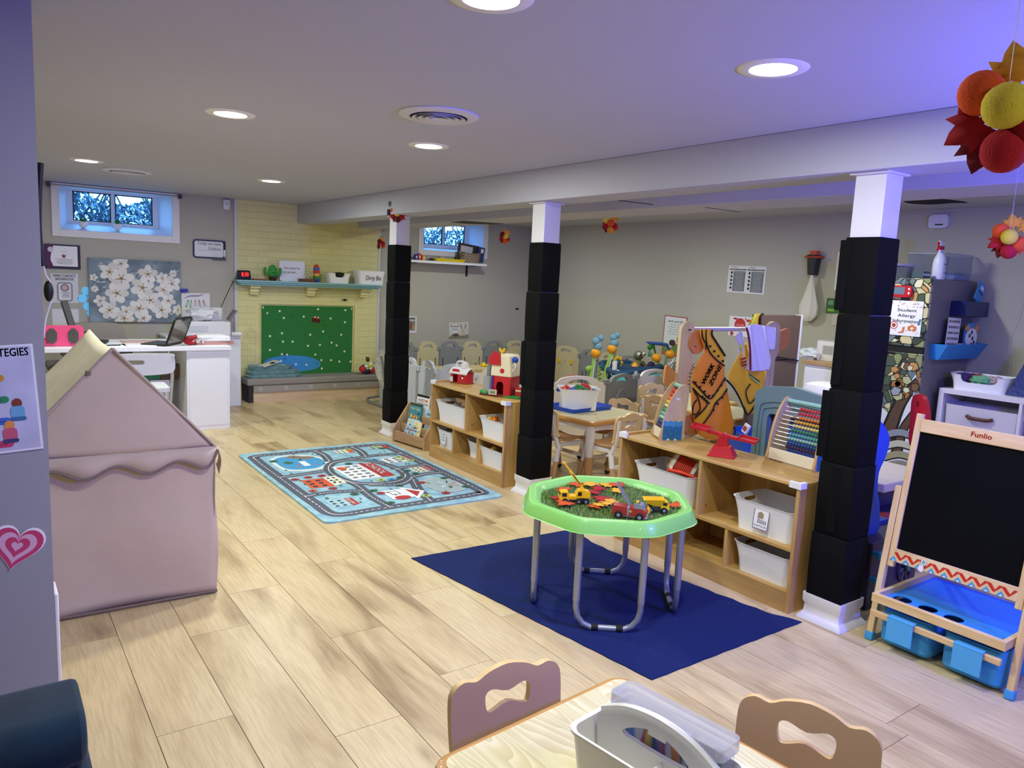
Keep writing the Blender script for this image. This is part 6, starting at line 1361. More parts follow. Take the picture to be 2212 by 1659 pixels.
def kid_table(name, label, loc, rz, W, L_, h):
    t = thing(name, label, 'table', loc, rz, None)
    b = B(); b.loft([[(p[0], p[1], z) for p in rr(W-2*e, L_-2*e, .045, 6)] for e, z in ((.012, h-.034), (.002, h-.028), (0, h-.018), (.004, h-.006), (.012, h-.001), (.020, h))], tedge, True, True); obj('edge_band', b, t)
    b = B(); b.plate(rr(W-.044, L_-.044, .03, 6), ttm, h-.001, h+.0012, ax='XY'); obj('top_surface', b, t, fix=False)
    obj('apron', B().plate(rr(W-.06, L_-.06, .04, 5), cw, h-.075, h-.035, holes=[rr(W-.10, L_-.10, .03, 5)], ax='XY'), t, bevel=.003)
    for sx in (-1, 1):
        for sy in (-1, 1):
            x, y = sx*(W/2-.055), sy*(L_/2-.055); lg = obj('leg', B().cyl((x, y, .19), (x, y, h-.036), .030, cw, r2=.034, n=18), t); obj('lower_leg', B().cyl((x, y, 0), (x, y, .19), .0315, tan2, n=18), lg)
    return t
ks_ = None
a_, b_, c2_ = ZP(922, 1640, .495), ZP(1335, 1450, .495), ZP(1690, 1655, .495); dx = (b_-a_); ang = atan2(dx.y, dx.x); W_ = dx.length+.01
ctr = (a_+b_)/2+Vector((sin(ang), -cos(ang), 0))*.60
NT = kid_table('kids_table', 'pale topped kids activity table in the foreground at the bottom', (ctr.x, ctr.y, 0), ang, W_, 1.20, .495)
kid_chair('kids_chair', 'tan kids chair at the far end of the foreground table', (*(ZP(1100, 1500, .45)[:2]), 0), 0)
ks = [o for o in COL.objects if o.name == 'kids_chair'][0]
pL, pL2 = ZP(985, 1478, .535), ZP(1203, 1420, .535); m = (pL+pL2)/2; al = atan2((pL2-pL).y, (pL2-pL).x)
ks.location = (m.x+sin(al)*-.0+.0, m.y, 0); ks.rotation_euler = (0, 0, al+pi); dvec = Vector((-sin(al+pi), cos(al+pi), 0)); ks.location = Vector((m.x, m.y, 0))+dvec*.175
pR, pR2 = ZP(1612, 1495, .535), ZP(1895, 1583, .535); m = (pR+pR2)/2; al = atan2((pR2-pR).y, (pR2-pR).x)+pi; dvec = Vector((-sin(al+pi), cos(al+pi), 0))
print('CHAIRS', (pL2-pL).length, (pR2-pR).length, W_, ang)
al2 = atan2((pR2-pR).y, (pR2-pR).x); 
dv = Vector((-sin(al2), cos(al2), 0)); dv = dv if dv.dot(Vector((ctr.x, ctr.y-.2, 0))-m) > 0 else -dv
rzR = atan2(dv.y, dv.x)-pi/2
ks.scale = (.93, 1, 1)
dup(ks, Vector((m.x, m.y, 0))+dv*.175, rzR, 'tan kids chair at the right side of the foreground table')
# second table group
T2 = kid_table('kids_table', 'kids table holding a blue tray, beyond the near toy shelf', (3.875, 4.315, 0), radians(6), .68, .62, .46)
for (x, y, rz, lb) in ((3.55, 4.30, radians(-84), 'kids chair at the left of blue tray table, beside padded post'), (3.77, 3.97, radians(2), 'kids chair seen from behind at the near end of blue tray table'),
        (4.23, 4.50, radians(98), 'kids chair beyond the right side of the blue tray table'),
        (4.80, 4.38, radians(-80), 'kids chair in front of the farther table beside roller toy'), (5.13, 4.74, radians(175), 'kids chair facing us beyond the farther table'),
        (5.10, 3.72, radians(50), 'kids chair seen between the orange and yellow vests')):
    kc_ = dup(ks, (x, y, 0), rz, lb, 'tan and white children chairs'); kc_.scale = (.93, 1, .92 if 'right side' in lb else 1)
q = ZP(1373, 855, .49); T3 = kid_table('kids_table', 'farther kids table half hidden by the roller toy and stand', (5.19, 4.50, 0), radians(0), .66, .62, .46)
kid_table('kids_table', 'cream kids table glimpsed between the hanging vests', (5.0, 3.95, 0), radians(4), .60, .60, .46)
# blue tray with bin of toys
bt = mat('1c50c8', .4); q0 = ZP(1250, 878, .48)
t = thing('blue_tray', 'bright blue plastic tray under the bin on kids table', 'tray', (3.87, 4.46, .4625), radians(6))
obj('tray_body', B().loft([[(p[0]*k, p[1]*k, z) for p in rr(.46, .31, .02, 3)] for k, z in ((.94, 0), (1, .032), (.985, .032), (.92, .006))], bt), t)
tb = bin_('toy_bin', 'white bin heaped with red and green toys on the blue tray', (3.83, 4.44, .4695), radians(-30), .31, .24, .165, True, sag=.006)
for i, (c, x, y, z, s_, lb) in enumerate((('2f7a3c', .0, -.02, .155, .055, 'green toy piece on top of the toy bin'), ('c02030', .05, .03, .165, .05, 'red toy piece highest in the toy bin'), ('c82c2c', -.10, .0, .155, .045, 'red round toy at the left of the toy bin'), ('2c50b0', -.05, -.04, .15, .04, 'blue toy piece in the middle of the toy bin'),
        ('3a6a48', .04, -.05, .15, .045, 'dark green toy piece at the front of the toy bin'), ('4a64a0', .12, -.02, .145, .035, 'grey blue toy piece at the right of the toy bin'), ('1c44a0', -.135, .04, .145, .03, 'dark blue toy at the left rim of the toy bin'))):
    qq = Matrix.Rotation(radians(-30), 3, 'Z') @ Vector((x, y, 0)); blob('toy_piece', lb, 'toy', (3.83+qq.x, 4.44+qq.y, .4695+z-.015), c, s_*1.3, 40+i, 'toys heaped in the bin on the table')

# ---------------------------------------------------------------- wall posters on the right hand wall
def wallB(p0, p1): 
    a, c = XP(*p0, XB), XP(*p1, XB); return a.y, a.z, c.y, c.z
def posterB(name, label, cat, p0, p1, fn, base='f0eee9', th=.002, tilt=0, **k):
    y0, z0, y1, z1 = wallB(p0, p1); w, h = abs(y0-y1), abs(z0-z1)
    return poster(name, label, cat, (XB-th-.002, (y0+y1)/2, (z0+z1)/2), w, h, fn, base, th, rz=-pi/2, tilt=tilt, **k)
def choke(b, w, h):
    g = mat('777b80', .7); k = mat('33363a')
    for s_, tx in ((-1, 'INFANT CHOKING'), (1, 'CHILD CHOKING')):
        x = s_*w*.24; b.flat(rr(w*.44, h*.05, .001, 1, x, h*.36), k); b.text(tx, x, h*.35, h*.03, mat('e8e8e8'), w=w*.38); b.flat(rr(w*.32, h*.74, .001, 1, x+w*.05, -h*.07), g); lines(b, x-w*.08, x+w*.18, -h*.42, h*.28, 12, mat('a8abb0'), .4)
        for i in range(5): b.flat(ell(w*.06, h*.10, 8, x-w*.16, h*.24-h*.14*i), k)
        b.flat(ell(w*.03, h*.04, 8, x-w*.15, h*.45), mat('8a7a30')); b.flat(rr(w*.1, h*.02, .001, 1, x-w*.07, h*.44), g)
posterB('choking_poster', 'grey INFANT and CHILD CHOKING chart taped on the right wall', 'poster', (1575, 574), (1651, 636), choke, 'e4e4e6', tilt=radians(1))
def jack(b, w, h):
    b.flat(rr(w*.92, h*.95, .001, 1), mat('e4ebee')); k = mat('3a4048'); b.text('Jack and Jill', 0, h*.34, h*.06, k, w=w*.66, bold=1)
    for i, tx in enumerate(('Went up the hill', 'to fetch a pail of', 'water. Jack fell', 'down and broke', 'his crown and')): b.text(tx, 0, h*.27-h*.06*i, h*.03, k, w=w*(.5+.1*(i % 2)))
    b.flat([(-w*.46, -h*.47), (w*.46, -h*.47), (w*.46, -h*.06), (w*.2, -h*.16), (-w*.1, -h*.30), (-w*.46, -h*.26)], mat('6f8c4c')); b.flat(ell(w*.3, h*.17, 14, -w*.05, -h*.18), mat('4a3830')); b.flat(ell(w*.28, h*.2, 14, w*.26, -h*.08), mat('d8985c')); b.flat(ell(w*.16, h*.1, 10, w*.28, -h*.10), mat('e8c0a0'))
    for i in range(8): b.flat(ell(w*.05, h*.02, 6, w*(-.35+.1*i), -h*(.34+.03*(i % 3))), mat('e0c040'))
    b.flat(rr(w*.92, h*.05, .001, 1, 0, -h*.45), mat('b87a4c'))
posterB('nursery_poster', 'Jack and Jill nursery rhyme poster with red border on right wall', 'poster', (1436, 681), (1478, 772), jack, 'b8584c', tilt=radians(1.5))
def circ(b, w, h):
    r_ = mat('c8383c'); b.flat(ell(w*.44, w*.44, 18, -w*.06, h*.08), r_); b.text('circle', -w*.06, h*.04, h*.10, mat('f0d8d8'), w=w*.3); b.text('red', w*.36, h*.06, h*.08, mat('6a4a4c'), w=w*.14); b.flat(ell(w*.2, h*.14, 12, w*.26, h*.32), r_); b.flat(ell(w*.06, h*.1, 8, w*.14, h*.40), r_); b.flat(ell(w*.06, h*.1, 8, w*.38, h*.40), r_); b.flat(ell(w*.18, h*.10, 10, -w*.26, h*.38), mat('a82c38')); b.flat(ell(w*.14, w*.14, 12, -w*.36, -h*.38), r_); b.flat(ell(w*.1, h*.08, 8, -w*.05, -h*.36), BLACK)
posterB('circle_poster', 'white red circle poster with crab behind the clothes rod', 'poster', (1577, 682), (1628, 730), circ, 'ececee')
# bag dispenser with white bag
p = XP(1758, 570, XB-.05); t = thing('bottle_holder', 'black and orange holder with a white bag on the right wall', 'holder', (XB-.05, p.y, p.z)); 
def HB(u, v): q = XP(u, v, XB-.05); return (q.y-p.y, q.z-p.z)
o1 = HB(1749, 560); o3 = HB(1768, 595)
obj('holder_body', B().loft([[(x*w_, y*w_, z) for x, y in ((-1, -1), (1, -1), (1, 1), (-1, 1))] for w_, z in ((.035, -.10), (.045, .04), (.05, .08))], mat('2c2c2e', .5)), t, bevel=.008)
obj('orange_cap', B().cyl((0, 0, .08), (0, 0, .115), .042, mat('d8522c', .5), n=18), t); obj('orange_ring', B().bx(-.05, .05, -.075, .075, .05, .07, mat('c84a28', .5)), t, bevel=.01)
q = XP(1757, 640, XB-.07)
b = B(); 
def bagf(u, v): a = 2*pi*u; r_ = .012+.078*min(1, v*1.5)**1.2*(1-.75*max(0, (v-.82)/.18)**2); r_ *= 1+.07*sin(a*7+v*3); return (r_*.5*cos(a), r_*sin(a), -.42*v*.98)
b.grid(bagf, 36, 16, mat('e4e0de', .6)); obj('white_bag', b, None, (XB-.06, p.y, p.z-.105), label='knotted white plastic bag hanging below the black holder', cat='bag', fix=False)
ybx = lambda u, v: XP(u, v, XB)
b = B(); a, c = ybx(1813, 553), ybx(1830, 620); obj('thermostat_box', B().bx(-.03, 0, -.08, .08, -.17, .17, WHITE), None, (XB-.001, a.y-.08, (a.z+c.z)/2), bevel=.005, label='white wall box mostly hidden left of nearest padded post', cat='wall box')
posterB('jungle_card', 'dark green picture card on the right wall beside nearest post', 'picture', (1788, 644), (1822, 678), lambda b, w, h: (b.flat(rr(w*.3, h*.3, .002, 2, -w*.25, h*.2), mat('6a9c8c')), b.flat(ell(w*.3, h*.4, 10, w*.1, 0), mat('24281c')), b.flat(ell(w*.08, h*.1, 8, w*.06, .01), WHITE), b.flat(rr(w*.4, h*.18, .002, 2, -w*.2, -h*.3), mat('8ab848'))), '3c6a30', .01)
a = ybx(1806, 690); obj('wall_outlet', B().bx(-.006, 0, -.035, .035, -.055, .055, mat('c9c2bc', .5)), None, (XB, a.y, a.z), bevel=.002, label='beige outlet plate low on the right wall beside nearest post', cat='outlet')
a = ybx(2031, 479); t = thing('carbon_monoxide_alarm', 'white rounded alarm high on the wall above the fridge', 'alarm', (XB, a.y, a.z)); b = B(); b.plate(rr(.15, .105, .03, 5), mat('dcdcf0', .4), -.035, 0, ax='YZ'); obj('housing', b, t, bevel=.006); obj('slot', B().bx(-.037, -.034, -.04, .02, -.03, -.02, DARK), t)
b = B(); pts = [XP(2212, 640, XB-.01), XP(2200, 690, XB-.01), XP(2180, 740, XB-.01), XP(2182, 790, XB-.01), XP(2168, 838, XB-.01)]; cord('cable_run', pts, .0014, mat('d8d8e0', .5), 'thin white cord running down the wall above the cube shelf')
# ---------------------------------------------------------------- dress up stand and costumes
from mathutils.geometry import delaunay_2d_cdt
def sheet(b, poly, m, Y, off=0.0, step=.02, amp=.010, fx=22, fz=9, ph=0):
    """cloth: an outline filled with a fine net and thrown into folds; poly in x, z"""
    n = len(poly); xs = [p[0] for p in poly]; zs = [p[1] for p in poly]; V = [Vector(p) for p in poly]; Ed = [(i, (i+1) % n) for i in range(n)]
    def ins(x, z):
        c = False
        for i in range(n):
            x1, z1 = poly[i]; x2, z2 = poly[i-1]
            if (z1 > z) != (z2 > z) and x < (x2-x1)*(z-z1)/(z2-z1)+x1: c = not c
        return c
    x = min(xs)
    while x < max(xs):
        z = min(zs)
        while z < max(zs):
            if ins(x, z) and min((Vector((x, z))-v).length for v in V) > step*.4: V.append(Vector((x, z)))
            z += step
        x += step
    r = delaunay_2d_cdt(V, Ed, [], 1, 1e-5)
    b.add([(p.x, Y+off+amp*sin(p.x*fx+p.y*fz+ph)*cos(p.y*6+ph), p.y) for p in r[0]], [tuple(f) for f in r[2]], m)
YS = 2.97
def C6(a, c, Y=YS): q = YP(1420+a*.1808, 660+c*.1808, Y); return (q.x, q.z)
sw_ = wood('c8b08c', 'e2cca6', .5, 3, 'Z', 9); ob = mat('d99255', .5)
p0 = C6(375, 600); t = thing('dress_up_stand', 'wooden dress up stand with orange leaf shapes holding vests behind near shelf', 'clothes stand', (3.75, YS, 0)); ox, oy = 3.75, YS
def loc2(pts): return [(x-ox, z) for x, z in pts]
xl0, xl1 = C6(268, 700)[0], C6(480, 300)[0]; zt = C6(400, 185)[1]; xm = C6(375, 250)[0]; hwl = .058
lp_ = [(xm-hwl-.012, 0), (xm+hwl-.01, 0), (xm+hwl-.01, .70), (xm+hwl-.02, .75), (xm+hwl-.02, .95), (xm+hwl, 1.0), (xm+hwl, zt-.06)]+[(xm+hwl*cos(a*pi/8), zt-.06+.058*sin(a*pi/8)) for a in range(1, 8)]+[(xm-hwl, zt-.06)]
obj('post', B().plate(loc2(lp_), sw_, .0, .022), t, bevel=.003)
xr = C6(1395, 250)[0]; ztr = C6(1400, 185)[1]
rp_ = [(xr-.10, 0), (xr+.03, 0), (xr+.03, .80), (xr+.045, .86), (xr+.045, 1.02), (xr+.075, 1.06), (xr+.075, ztr-.075)]+[(xr+.075*cos(a*pi/8), ztr-.075+.072*sin(a*pi/8)) for a in range(1, 8)]+[(xr-.075, ztr-.075), (xr-.085, .9)]
obj('post', B().plate(loc2(rp_), wood('b09a84', 'cbb69e', .5, 3, 'Z', 9), .0, .022), t, bevel=.003)
ra, rc2 = C6(440, 282), C6(1380, 262); obj('hanging_rod', B().cyl((ra[0]-ox, .01, ra[1]), (rc2[0]-ox, .01, ra[1]), .014, mat('c4bccb', .3, .3)), t)
obj('leaf_disc', B().plate(sm(loc2([C6(*q) for q in ((365, 480), (400, 340), (515, 285), (545, 400), (520, 530), (440, 580))]), 4), ob, -.014, -.002), t, bevel=.002)
obj('leaf_disc', B().plate(sm(loc2([C6(*q) for q in ((1480, 540), (1490, 360), (1530, 300), (1618, 285), (1625, 400), (1580, 500), (1500, 555))]), 4), mat('c07a48', .5), .024, .036), t, bevel=.002)
obj('leaf_disc', B().plate(sm(loc2([C6(*q) for q in ((120, 900), (150, 720), (230, 780), (290, 880), (300, 980), (220, 1010), (140, 960))]), 4), ob, .024, .036), t, bevel=.002)
obj('round_paw', B().plate(sm(loc2([C6(*q) for q in ((290, 1450), (310, 1340), (400, 1290), (470, 1340), (490, 1450), (440, 1540), (350, 1550))]), 4), wood('b87a44', 'cf9458', .5, 6, 'Z', 6), -.014, -.002), t, bevel=.002)
for q in ((375, 288), (432, 484)): c = C6(*q); obj('screw', B().cyl((c[0]-ox, -.017, c[1]), (c[0]-ox, -.0, c[1]), .004, DARK, n=8), t)
obj('foot_bar', B().bx(xm-ox-.05, xm-ox+.05, -.0, .32, 0, .04, sw_), t, bevel=.004); obj('foot_bar', B().bx(xr-ox-.08, xr-ox+.02, -.15, .25, 0, .04, sw_), t, bevel=.004)
# orange WORK ZONE vest
vo = mat('f5962c', .8, bump=.15, bs=120); vy = mat('f2b628', .8); bk = mat('14120f', .8)
t = thing('work_zone_vest', 'orange WORK ZONE dress up vest with black trim hanging on rod', 'vest', (0, 0, 0)); YV = YS-.045
out = [C6(*q, YV) for q in ((500, 285), (560, 280), (645, 288), (650, 345), (720, 440), (808, 590), (808, 700), (812, 850), (835, 1000), (860, 1170), (885, 1330), (902, 1440), (885, 1545), (860, 1600), (700, 1620), (560, 1590), (480, 1530), (440, 1380), (412, 1250), (405, 1120), (408, 980), (415, 890), (440, 790), (490, 660), (545, 560), (540, 470), (505, 370))]
b = B(); sheet(b, out, vo, YV); obj('cloth', b, t, solid=.004, fix=False)
def band(pts, name='yellow_band', m=vy, k=1):
    b = B(); sheet(b, [C6(*q, YV) for q in pts], m, YV, off=-.0035*k, step=.025); return obj(name, b, t, fix=False)
band(((525, 290), (600, 288), (620, 380), (680, 450), (800, 600), (805, 720), (720, 660), (600, 560), (545, 470)))
band(((412, 940), (470, 970), (560, 1060), (630, 1120), (720, 1020), (805, 930), (822, 1000), (740, 1090), (660, 1190), (600, 1290), (520, 1400), (470, 1480), (440, 1380), (520, 1280), (580, 1170), (520, 1120), (430, 1030)))
def trim(pts, r=.0042, name='black_trim', Y=None, off=-.012, par=None, m=bk):
    P = [(*[C6(*q, Y or YV)][0],) for q in pts]; return obj(name, B().tube(sm([(x, (Y or YV)+off+.010*sin(x*22+z*9)*cos(z*6), z) for x, z in P], 3, False), r, m, 6), par or t)
trim(((505, 290), (512, 380), (545, 450), (548, 520))); trim(((560, 285), (552, 360), (560, 460), (600, 560), (700, 650), (800, 720))); trim(((640, 290), (635, 350), (700, 440), (805, 600)), .006)
trim(((415, 900), (520, 1020), (615, 1110), (700, 1000), (805, 860))); trim(((412, 985), (500, 1080), (582, 1160), (520, 1250), (430, 1340))); trim(((822, 990), (760, 1080), (680, 1160), (620, 1290), (470, 1480)))
trim(((885, 1440), (900, 1500), (880, 1570))); trim(((420, 1000), (470, 1100), (490, 1220), (450, 1290), (405, 1285), (415, 1180), (455, 1120)))
tk = B(); r = random.Random(3)
for (a, c2) in (((560, 460), (800, 700)), ((412, 900), (615, 1110)), ((615, 1110), (810, 860)), ((620, 1290), (822, 990)), ((500, 1080), (600, 1180))):
    for i in range(4):
        u = (i+.5)/4; x, z = C6(a[0]+(c2[0]-a[0])*u, a[1]+(c2[1]-a[1])*u, YV); yy = YV-.016+.010*sin(x*22+z*9)*cos(z*6); tk.bx(x-.004, x+.012, yy, yy+.004, z-.002, z+.010, bk)
obj('trim_ticks', tk, t, kind='stuff')
for s_, (u, v), wd in (('WORK', (575, 820), .155), ('ZONE', (665, 830), .155)):
    c = C6(u, v, YV); b = B(); b.text(s_, 0, -.014, .034, bk, w=wd*.9, bold=2.4); o = obj('lettering', b, t, (c[0], YV-.020, c[1]), smooth=False, fix=False, rot=(0, radians(-56), 0))
# yellow vest and white shirt
YV2 = YS+.0
t = thing('yellow_vest', 'yellow dress up vest with lime stripe hanging behind the white shirt', 'vest', (0, 0, 0)); yv = mat('ebb424', .8, bump=.15, bs=120)
b = B(); sheet(b, [C6(*q, YV2) for q in ((965, 470), (1040, 440), (1085, 700), (1240, 780), (1225, 920), (1205, 1040), (1165, 1160), (1090, 1290), (1045, 1285), (985, 1150), (930, 1050), (870, 950), (815, 885), (803, 820), (850, 690), (920, 560))], yv, YV2-.03, amp=.014); obj('cloth', b, t, solid=.004, fix=False)
YVt = YV2-.03
trim(((818, 890), (880, 960), (940, 1060), (990, 1160), (1050, 1285), (1090, 1288), (1165, 1160)), .006, Y=YVt, par=t); trim(((1095, 935), (1040, 1010), (1050, 1090), (1085, 1165), (1130, 1130), (1180, 1060)), .004, Y=YVt, par=t)
for k_, (pts, m_) in enumerate((((( 960, 460), (1030, 480), (1010, 530), (950, 500)), mat('b8c84c', .8)), (((1075, 800), (1220, 900), (1215, 950), (1090, 850)), mat('b8d060', .8)), (((1085, 805), (1215, 900), (1215, 918), (1090, 830)), mat('4a6a48', .8)))):
    b = B(); sheet(b, [C6(*q, YVt) for q in pts], m_, YVt, off=-.006-.003*k_, step=.03, amp=.014); obj('stripe', b, t, fix=False)
t = thing('white_shirt', 'glossy white dress up shirt with dark red edge draped over the rod', 'shirt', (0, 0, 0)); YW2 = YS-.05; ws = mat('e4e0ee', .45, bump=.1, bs=60)
b = B(); sheet(b, [C6(*q, YW2) for q in ((1035, 262), (1110, 235), (1180, 222), (1290, 245), (1395, 262), (1400, 400), (1403, 520), (1352, 530), (1340, 640), (1310, 760), (1240, 792), (1120, 785), (1075, 765), (1085, 600), (1080, 440), (1060, 340))], ws, YW2, amp=.020, fx=44, fz=20, step=.014); obj('cloth', b, t, solid=.005, fix=False)
b = B(); sheet(b, [C6(*q, YW2) for q in ((950, 390), (985, 335), (1045, 300), (1070, 400), (1080, 560), (1060, 735), (1000, 728), (985, 600), (1000, 480))], mat('c8c0c8', .6), YW2+.02, amp=.010, step=.02); obj('sleeve', b, t, solid=.004, fix=False)
trim(((1038, 265), (1062, 340), (1080, 440), (1088, 560), (1080, 770)), .007, 'dark_red_edge', YW2, -.02, t, mat('7c1830', .7)); 
for q in ((990, 640), (995, 680), (1000, 715)): trim((q, (q[0]+60, q[1]-12)), .006, 'red_stripe', YW2, -.0, t, mat('a02838', .7))
t = thing('striped_vest', 'yellow and lime striped vest hanging at the brown panel corner', 'vest', (0, 0, 0)); YB = 3.40
b = B(); sheet(b, [C6(*q, YB) for q in ((1085, 245), (1120, 170), (1160, 102), (1240, 98), (1215, 170), (1205, 250), (1150, 262))], mat('c89a24', .8), YB, step=.03); obj('cloth', b, t, solid=.004, fix=False)
trim(((1160, 105), (1120, 180), (1095, 245)), .008, 'lime_stripe', YB, -.015, t, mat('a8c84c', .7)); trim(((1245, 100), (1215, 130), (1205, 250)), .009, 'black_strap', YB, -.012, t)
# brown panel and drawers behind
YBp = 3.46; a, c = YP(1638, 680, YBp), YP(1734, 688, YBp)
t = thing('brown_panel', 'tall dark brown panel with white edge behind the clothes stand', 'panel', ((a.x+c.x)/2, YBp, 0)); hw = (c.x-a.x)/2; brw = mat('6b5648', .6)
zmid = YP(1700, 777, YBp).z
obj('upper_door', B().bx(-hw, hw-.02, 0, .018, zmid+.004, a.z, brw), t, bevel=.002); obj('lower_door', B().bx(-hw, hw-.02, 0, .018, .03, zmid-.004, brw), t, bevel=.002)
obj('white_edge', B().bx(hw-.022, hw, -.004, .05, 0, a.z+.004, WHITE), t, bevel=.002); obj('carcass', B().bx(-hw, hw-.024, .02, .05, 0, a.z, mat('5a483e', .6)), t)
obj('elastic_strap', B().tube([(-hw*.2, -.006, zmid+.03), (hw*.95, -.006, zmid-.01)], .006, BLACK, 6), t)
q = XP(1732, 777, 5.62); t = thing('white_dresser', 'white drawer unit with wooden top behind the nearest post', 'dresser', (5.9, 3.5, 0))
zt = q.z; obj('body', B().bx(-.26, .33, -.13, q.y-3.5-.02, 0, zt-.03, mat('e4e4ea', .5)), t, bevel=.003); obj('wood_top', B().bx(-.28, .34, -.14, q.y-3.5, zt-.03, zt, wood('a88458', 'c8a478', .4, 3, 'Y', 8)), t, bevel=.002)
for i in range(4): obj('drawer_front', B().bx(-.272, -.26, -.12, q.y-3.5-.03, .06+i*(zt-.1)/4, .04+(i+1)*(zt-.1)/4, WHITE), t, bevel=.003)
w = YP(1785, 770, 3.35); w = XP(1783, 775, 5.75); t = thing('bottle_warmer', 'white rounded bottle warmer with dial standing on white dresser', 'appliance', (5.82, w.y, zt))
obj('body', B().loft([[(p[0]*k, p[1]*k, z) for p in rr(.18, .20, .05, 5)] for k, z in ((.92, 0), (1, .03), (1, .15), (.97, .165))], mat('e2dfe0', .4)), t, bevel=.004); obj('lid', B().plate(rr(.17, .19, .05, 5), mat('bdbcc2', .4), .166, .175, ax='XY'), t); obj('dial', B().cyl((-.092, .045, .04), (-.105, .045, .04), .022, mat('b9b7bc', .3)), t); obj('print', B().bx(-.0915, -.0905, -.07, .02, .06, .13, mat('a8a6aa', .6)), t)
w = XP(1748, 768, 5.75); crumple('wipes_pack', 'white and teal wipes pack lying left of the bottle warmer', 'wipes', (5.80, w.y, zt), (.08, .12, .10), mat('dfe6e6', .5, var=.2, vs=14), 9)
w = ZP(1782, 830, .70); t = thing('white_trash_bin', 'white lidded bin between dresser and the nearest padded post', 'bin', (5.2, YP(1783, 830, 3.0).y-.05, 0)); w = XP(1783, 840, 5.1); t.location = (5.1, w.y, 0)
obj('body', B().loft([[(p[0]*k, p[1]*k, z) for p in rr(.26, .26, .05, 4)] for k, z in ((.82, 0), (1, w.z-.06))], mat('e4e2e8', .4)), t); obj('lid', B().loft([[(p[0]*k, p[1]*k, z) for p in rr(.28, .28, .06, 4)] for k, z in ((1, w.z-.06), (1.0, w.z-.02), (.85, w.z+.03), (.5, w.z+.05))], mat('eeedf2', .35)), t)
# blue tub behind the near shelf
q = ZP(1606, 928, .45); t = thing('blue_tub', 'bright blue plastic tub behind the near toy shelf', 'tub', (q.x+.05, q.y-.03, 0)); obj('tub_body', bin_mesh(.34, .26, .44, .9, .04, bt), t, rz=1.2)
b = B(); b.at(q.x-.02, q.y-.02, .43, rx=.4, rz=.9); b.bx(-.06, .06, -.008, .008, 0, .07, WHITE).bx(-.045, .045, -.01, .01, .015, .05, mat('b02838', .5)); obj('white_toy_frame', b, label='white and red toy sticking out of the blue tub', cat='toy', bevel=.003)

# ---------------------------------------------------------------- play kitchen / workbench behind the nearest post
KX = 3.62; gt = mat('6f8c8e', .45); kb = mat('2c5cc4', .5); dkp = mat('3a3452', .5)
def KP(u, v): q = XP(u, v, KX); return (q.y, q.z)
t = thing('play_workbench', 'grey teal arched plastic play bench back behind abacus and post', 'play bench', (KX, 2.15, 0)); oy = 2.15
o_ = [KP(1625, 985), KP(1637, 838), KP(1655, 833), KP(1720, 838), KP(1760, 848), KP(1800, 862)]; yk = 1.93
pts = [(o_[0][0]-oy, .10), (o_[0][0]-oy, o_[0][1]), (o_[1][0]-oy, o_[1][1]-.02), (o_[2][0]-oy-.01, o_[2][1]), (o_[3][0]-oy, o_[3][1]+.004), (o_[4][0]-oy, o_[4][1]-.004), (yk-oy, o_[5][1]-.03), (yk-oy, .10)]
wy0, wy1 = KP(1662, 900)[0]-oy, KP(1790, 900)[0]-oy; wz = KP(1670, 893)[1]
obj('back_panel', B().plate(pts, gt, -.02, .02, holes=[rr(abs(wy0-wy1), .26, .03, 4, (wy0+wy1)/2, wz-.13)], ax='YZ'), t, bevel=.006)
for k_ in (.035, .06):
    w2 = abs(wy0-wy1)/2+k_; cyy = (wy0+wy1)/2; obj('raised_rib', B().tube(sm([(-.022, cyy+w2, wz-.30), (-.022, cyy+w2, wz-.02), (-.022, cyy+w2-.04, wz+k_), (-.022, cyy, wz+k_+.02), (-.022, cyy-w2+.04, wz+k_), (-.022, cyy-w2, wz-.02), (-.022, cyy-w2, wz-.3)], 3, False), .008, gt, 6), t)
obj('window_backing', B().bx(.03, .035, wy1-.04, wy0+.04, wz-.30, wz+.02, mat('3c50a0', .4)), t)
# end wing right of the post, blue LED light painted into its colour
def KY(u, v, y=1.80): q = YP(u, v, y); return (q.x-KX, q.z)
wing = [KY(*q) for q in ((1880, 1150), (1878, 880), (1893, 877), (1902, 885), (1900, 905), (1914, 925), (1922, 950), (1914, 985), (1899, 1020), (1896, 1060), (1900, 1090), (1900, 1135), (1893, 1150))]
wing = [(x, z) for x, z in wing]; wing[0] = (wing[0][0]-.05, wing[0][1]); wing[1] = (wing[1][0]-.05, wing[1][1]); wx = max(min(x for x, z in wing), 3.315-KX); wing = [(max(x, wx), z) for x, z in wing]
obj('blue_lit_wing', B().plate(sm(wing, 3), kb, 1.80-oy, 1.85-oy), t, bevel=.006)
obj('lower_cabinet', B().bx(wx, wx+.44, 1.72-oy, 2.5-oy, 0, KY(1890, 1152)[1], dkp), t, bevel=.006)
obj('inner_shelf', B().bx(wx+.05, wx+.40, 1.86-oy, 2.4-oy, KY(1890, 1152)[1], KY(1890, 1152)[1]+.02, mat('2a44a8', .5)), t)
for u, v in ((1895, 1197), (1888, 1253)):
    x, z = KY(u, v, 1.70); obj('blue_knob', B().cyl((x, 1.72-oy, z), (x, 1.69-oy, z), .012, mat('2f9ccc', .4), n=10).bx(x-.022, x+.022, 1.675-oy, 1.692-oy, z-.016, z+.016, mat('2f9ccc', .4)), t, bevel=.003)
b = B(); cxw, czw = KY(1953, 1222, 1.72)
b.tube([(cxw+.062*cos(a*pi/12), 1.715-oy, czw+.075*sin(a*pi/12)) for a in range(24)], .010, mat('4a4458', .5), 6, closed=True)
for i in range(8): a = i*pi/4+.3; b.cyl((cxw, 1.715-oy, czw), (cxw+.058*cos(a), 1.715-oy, czw+.07*sin(a)), .008, mat('77706e', .5), n=6)
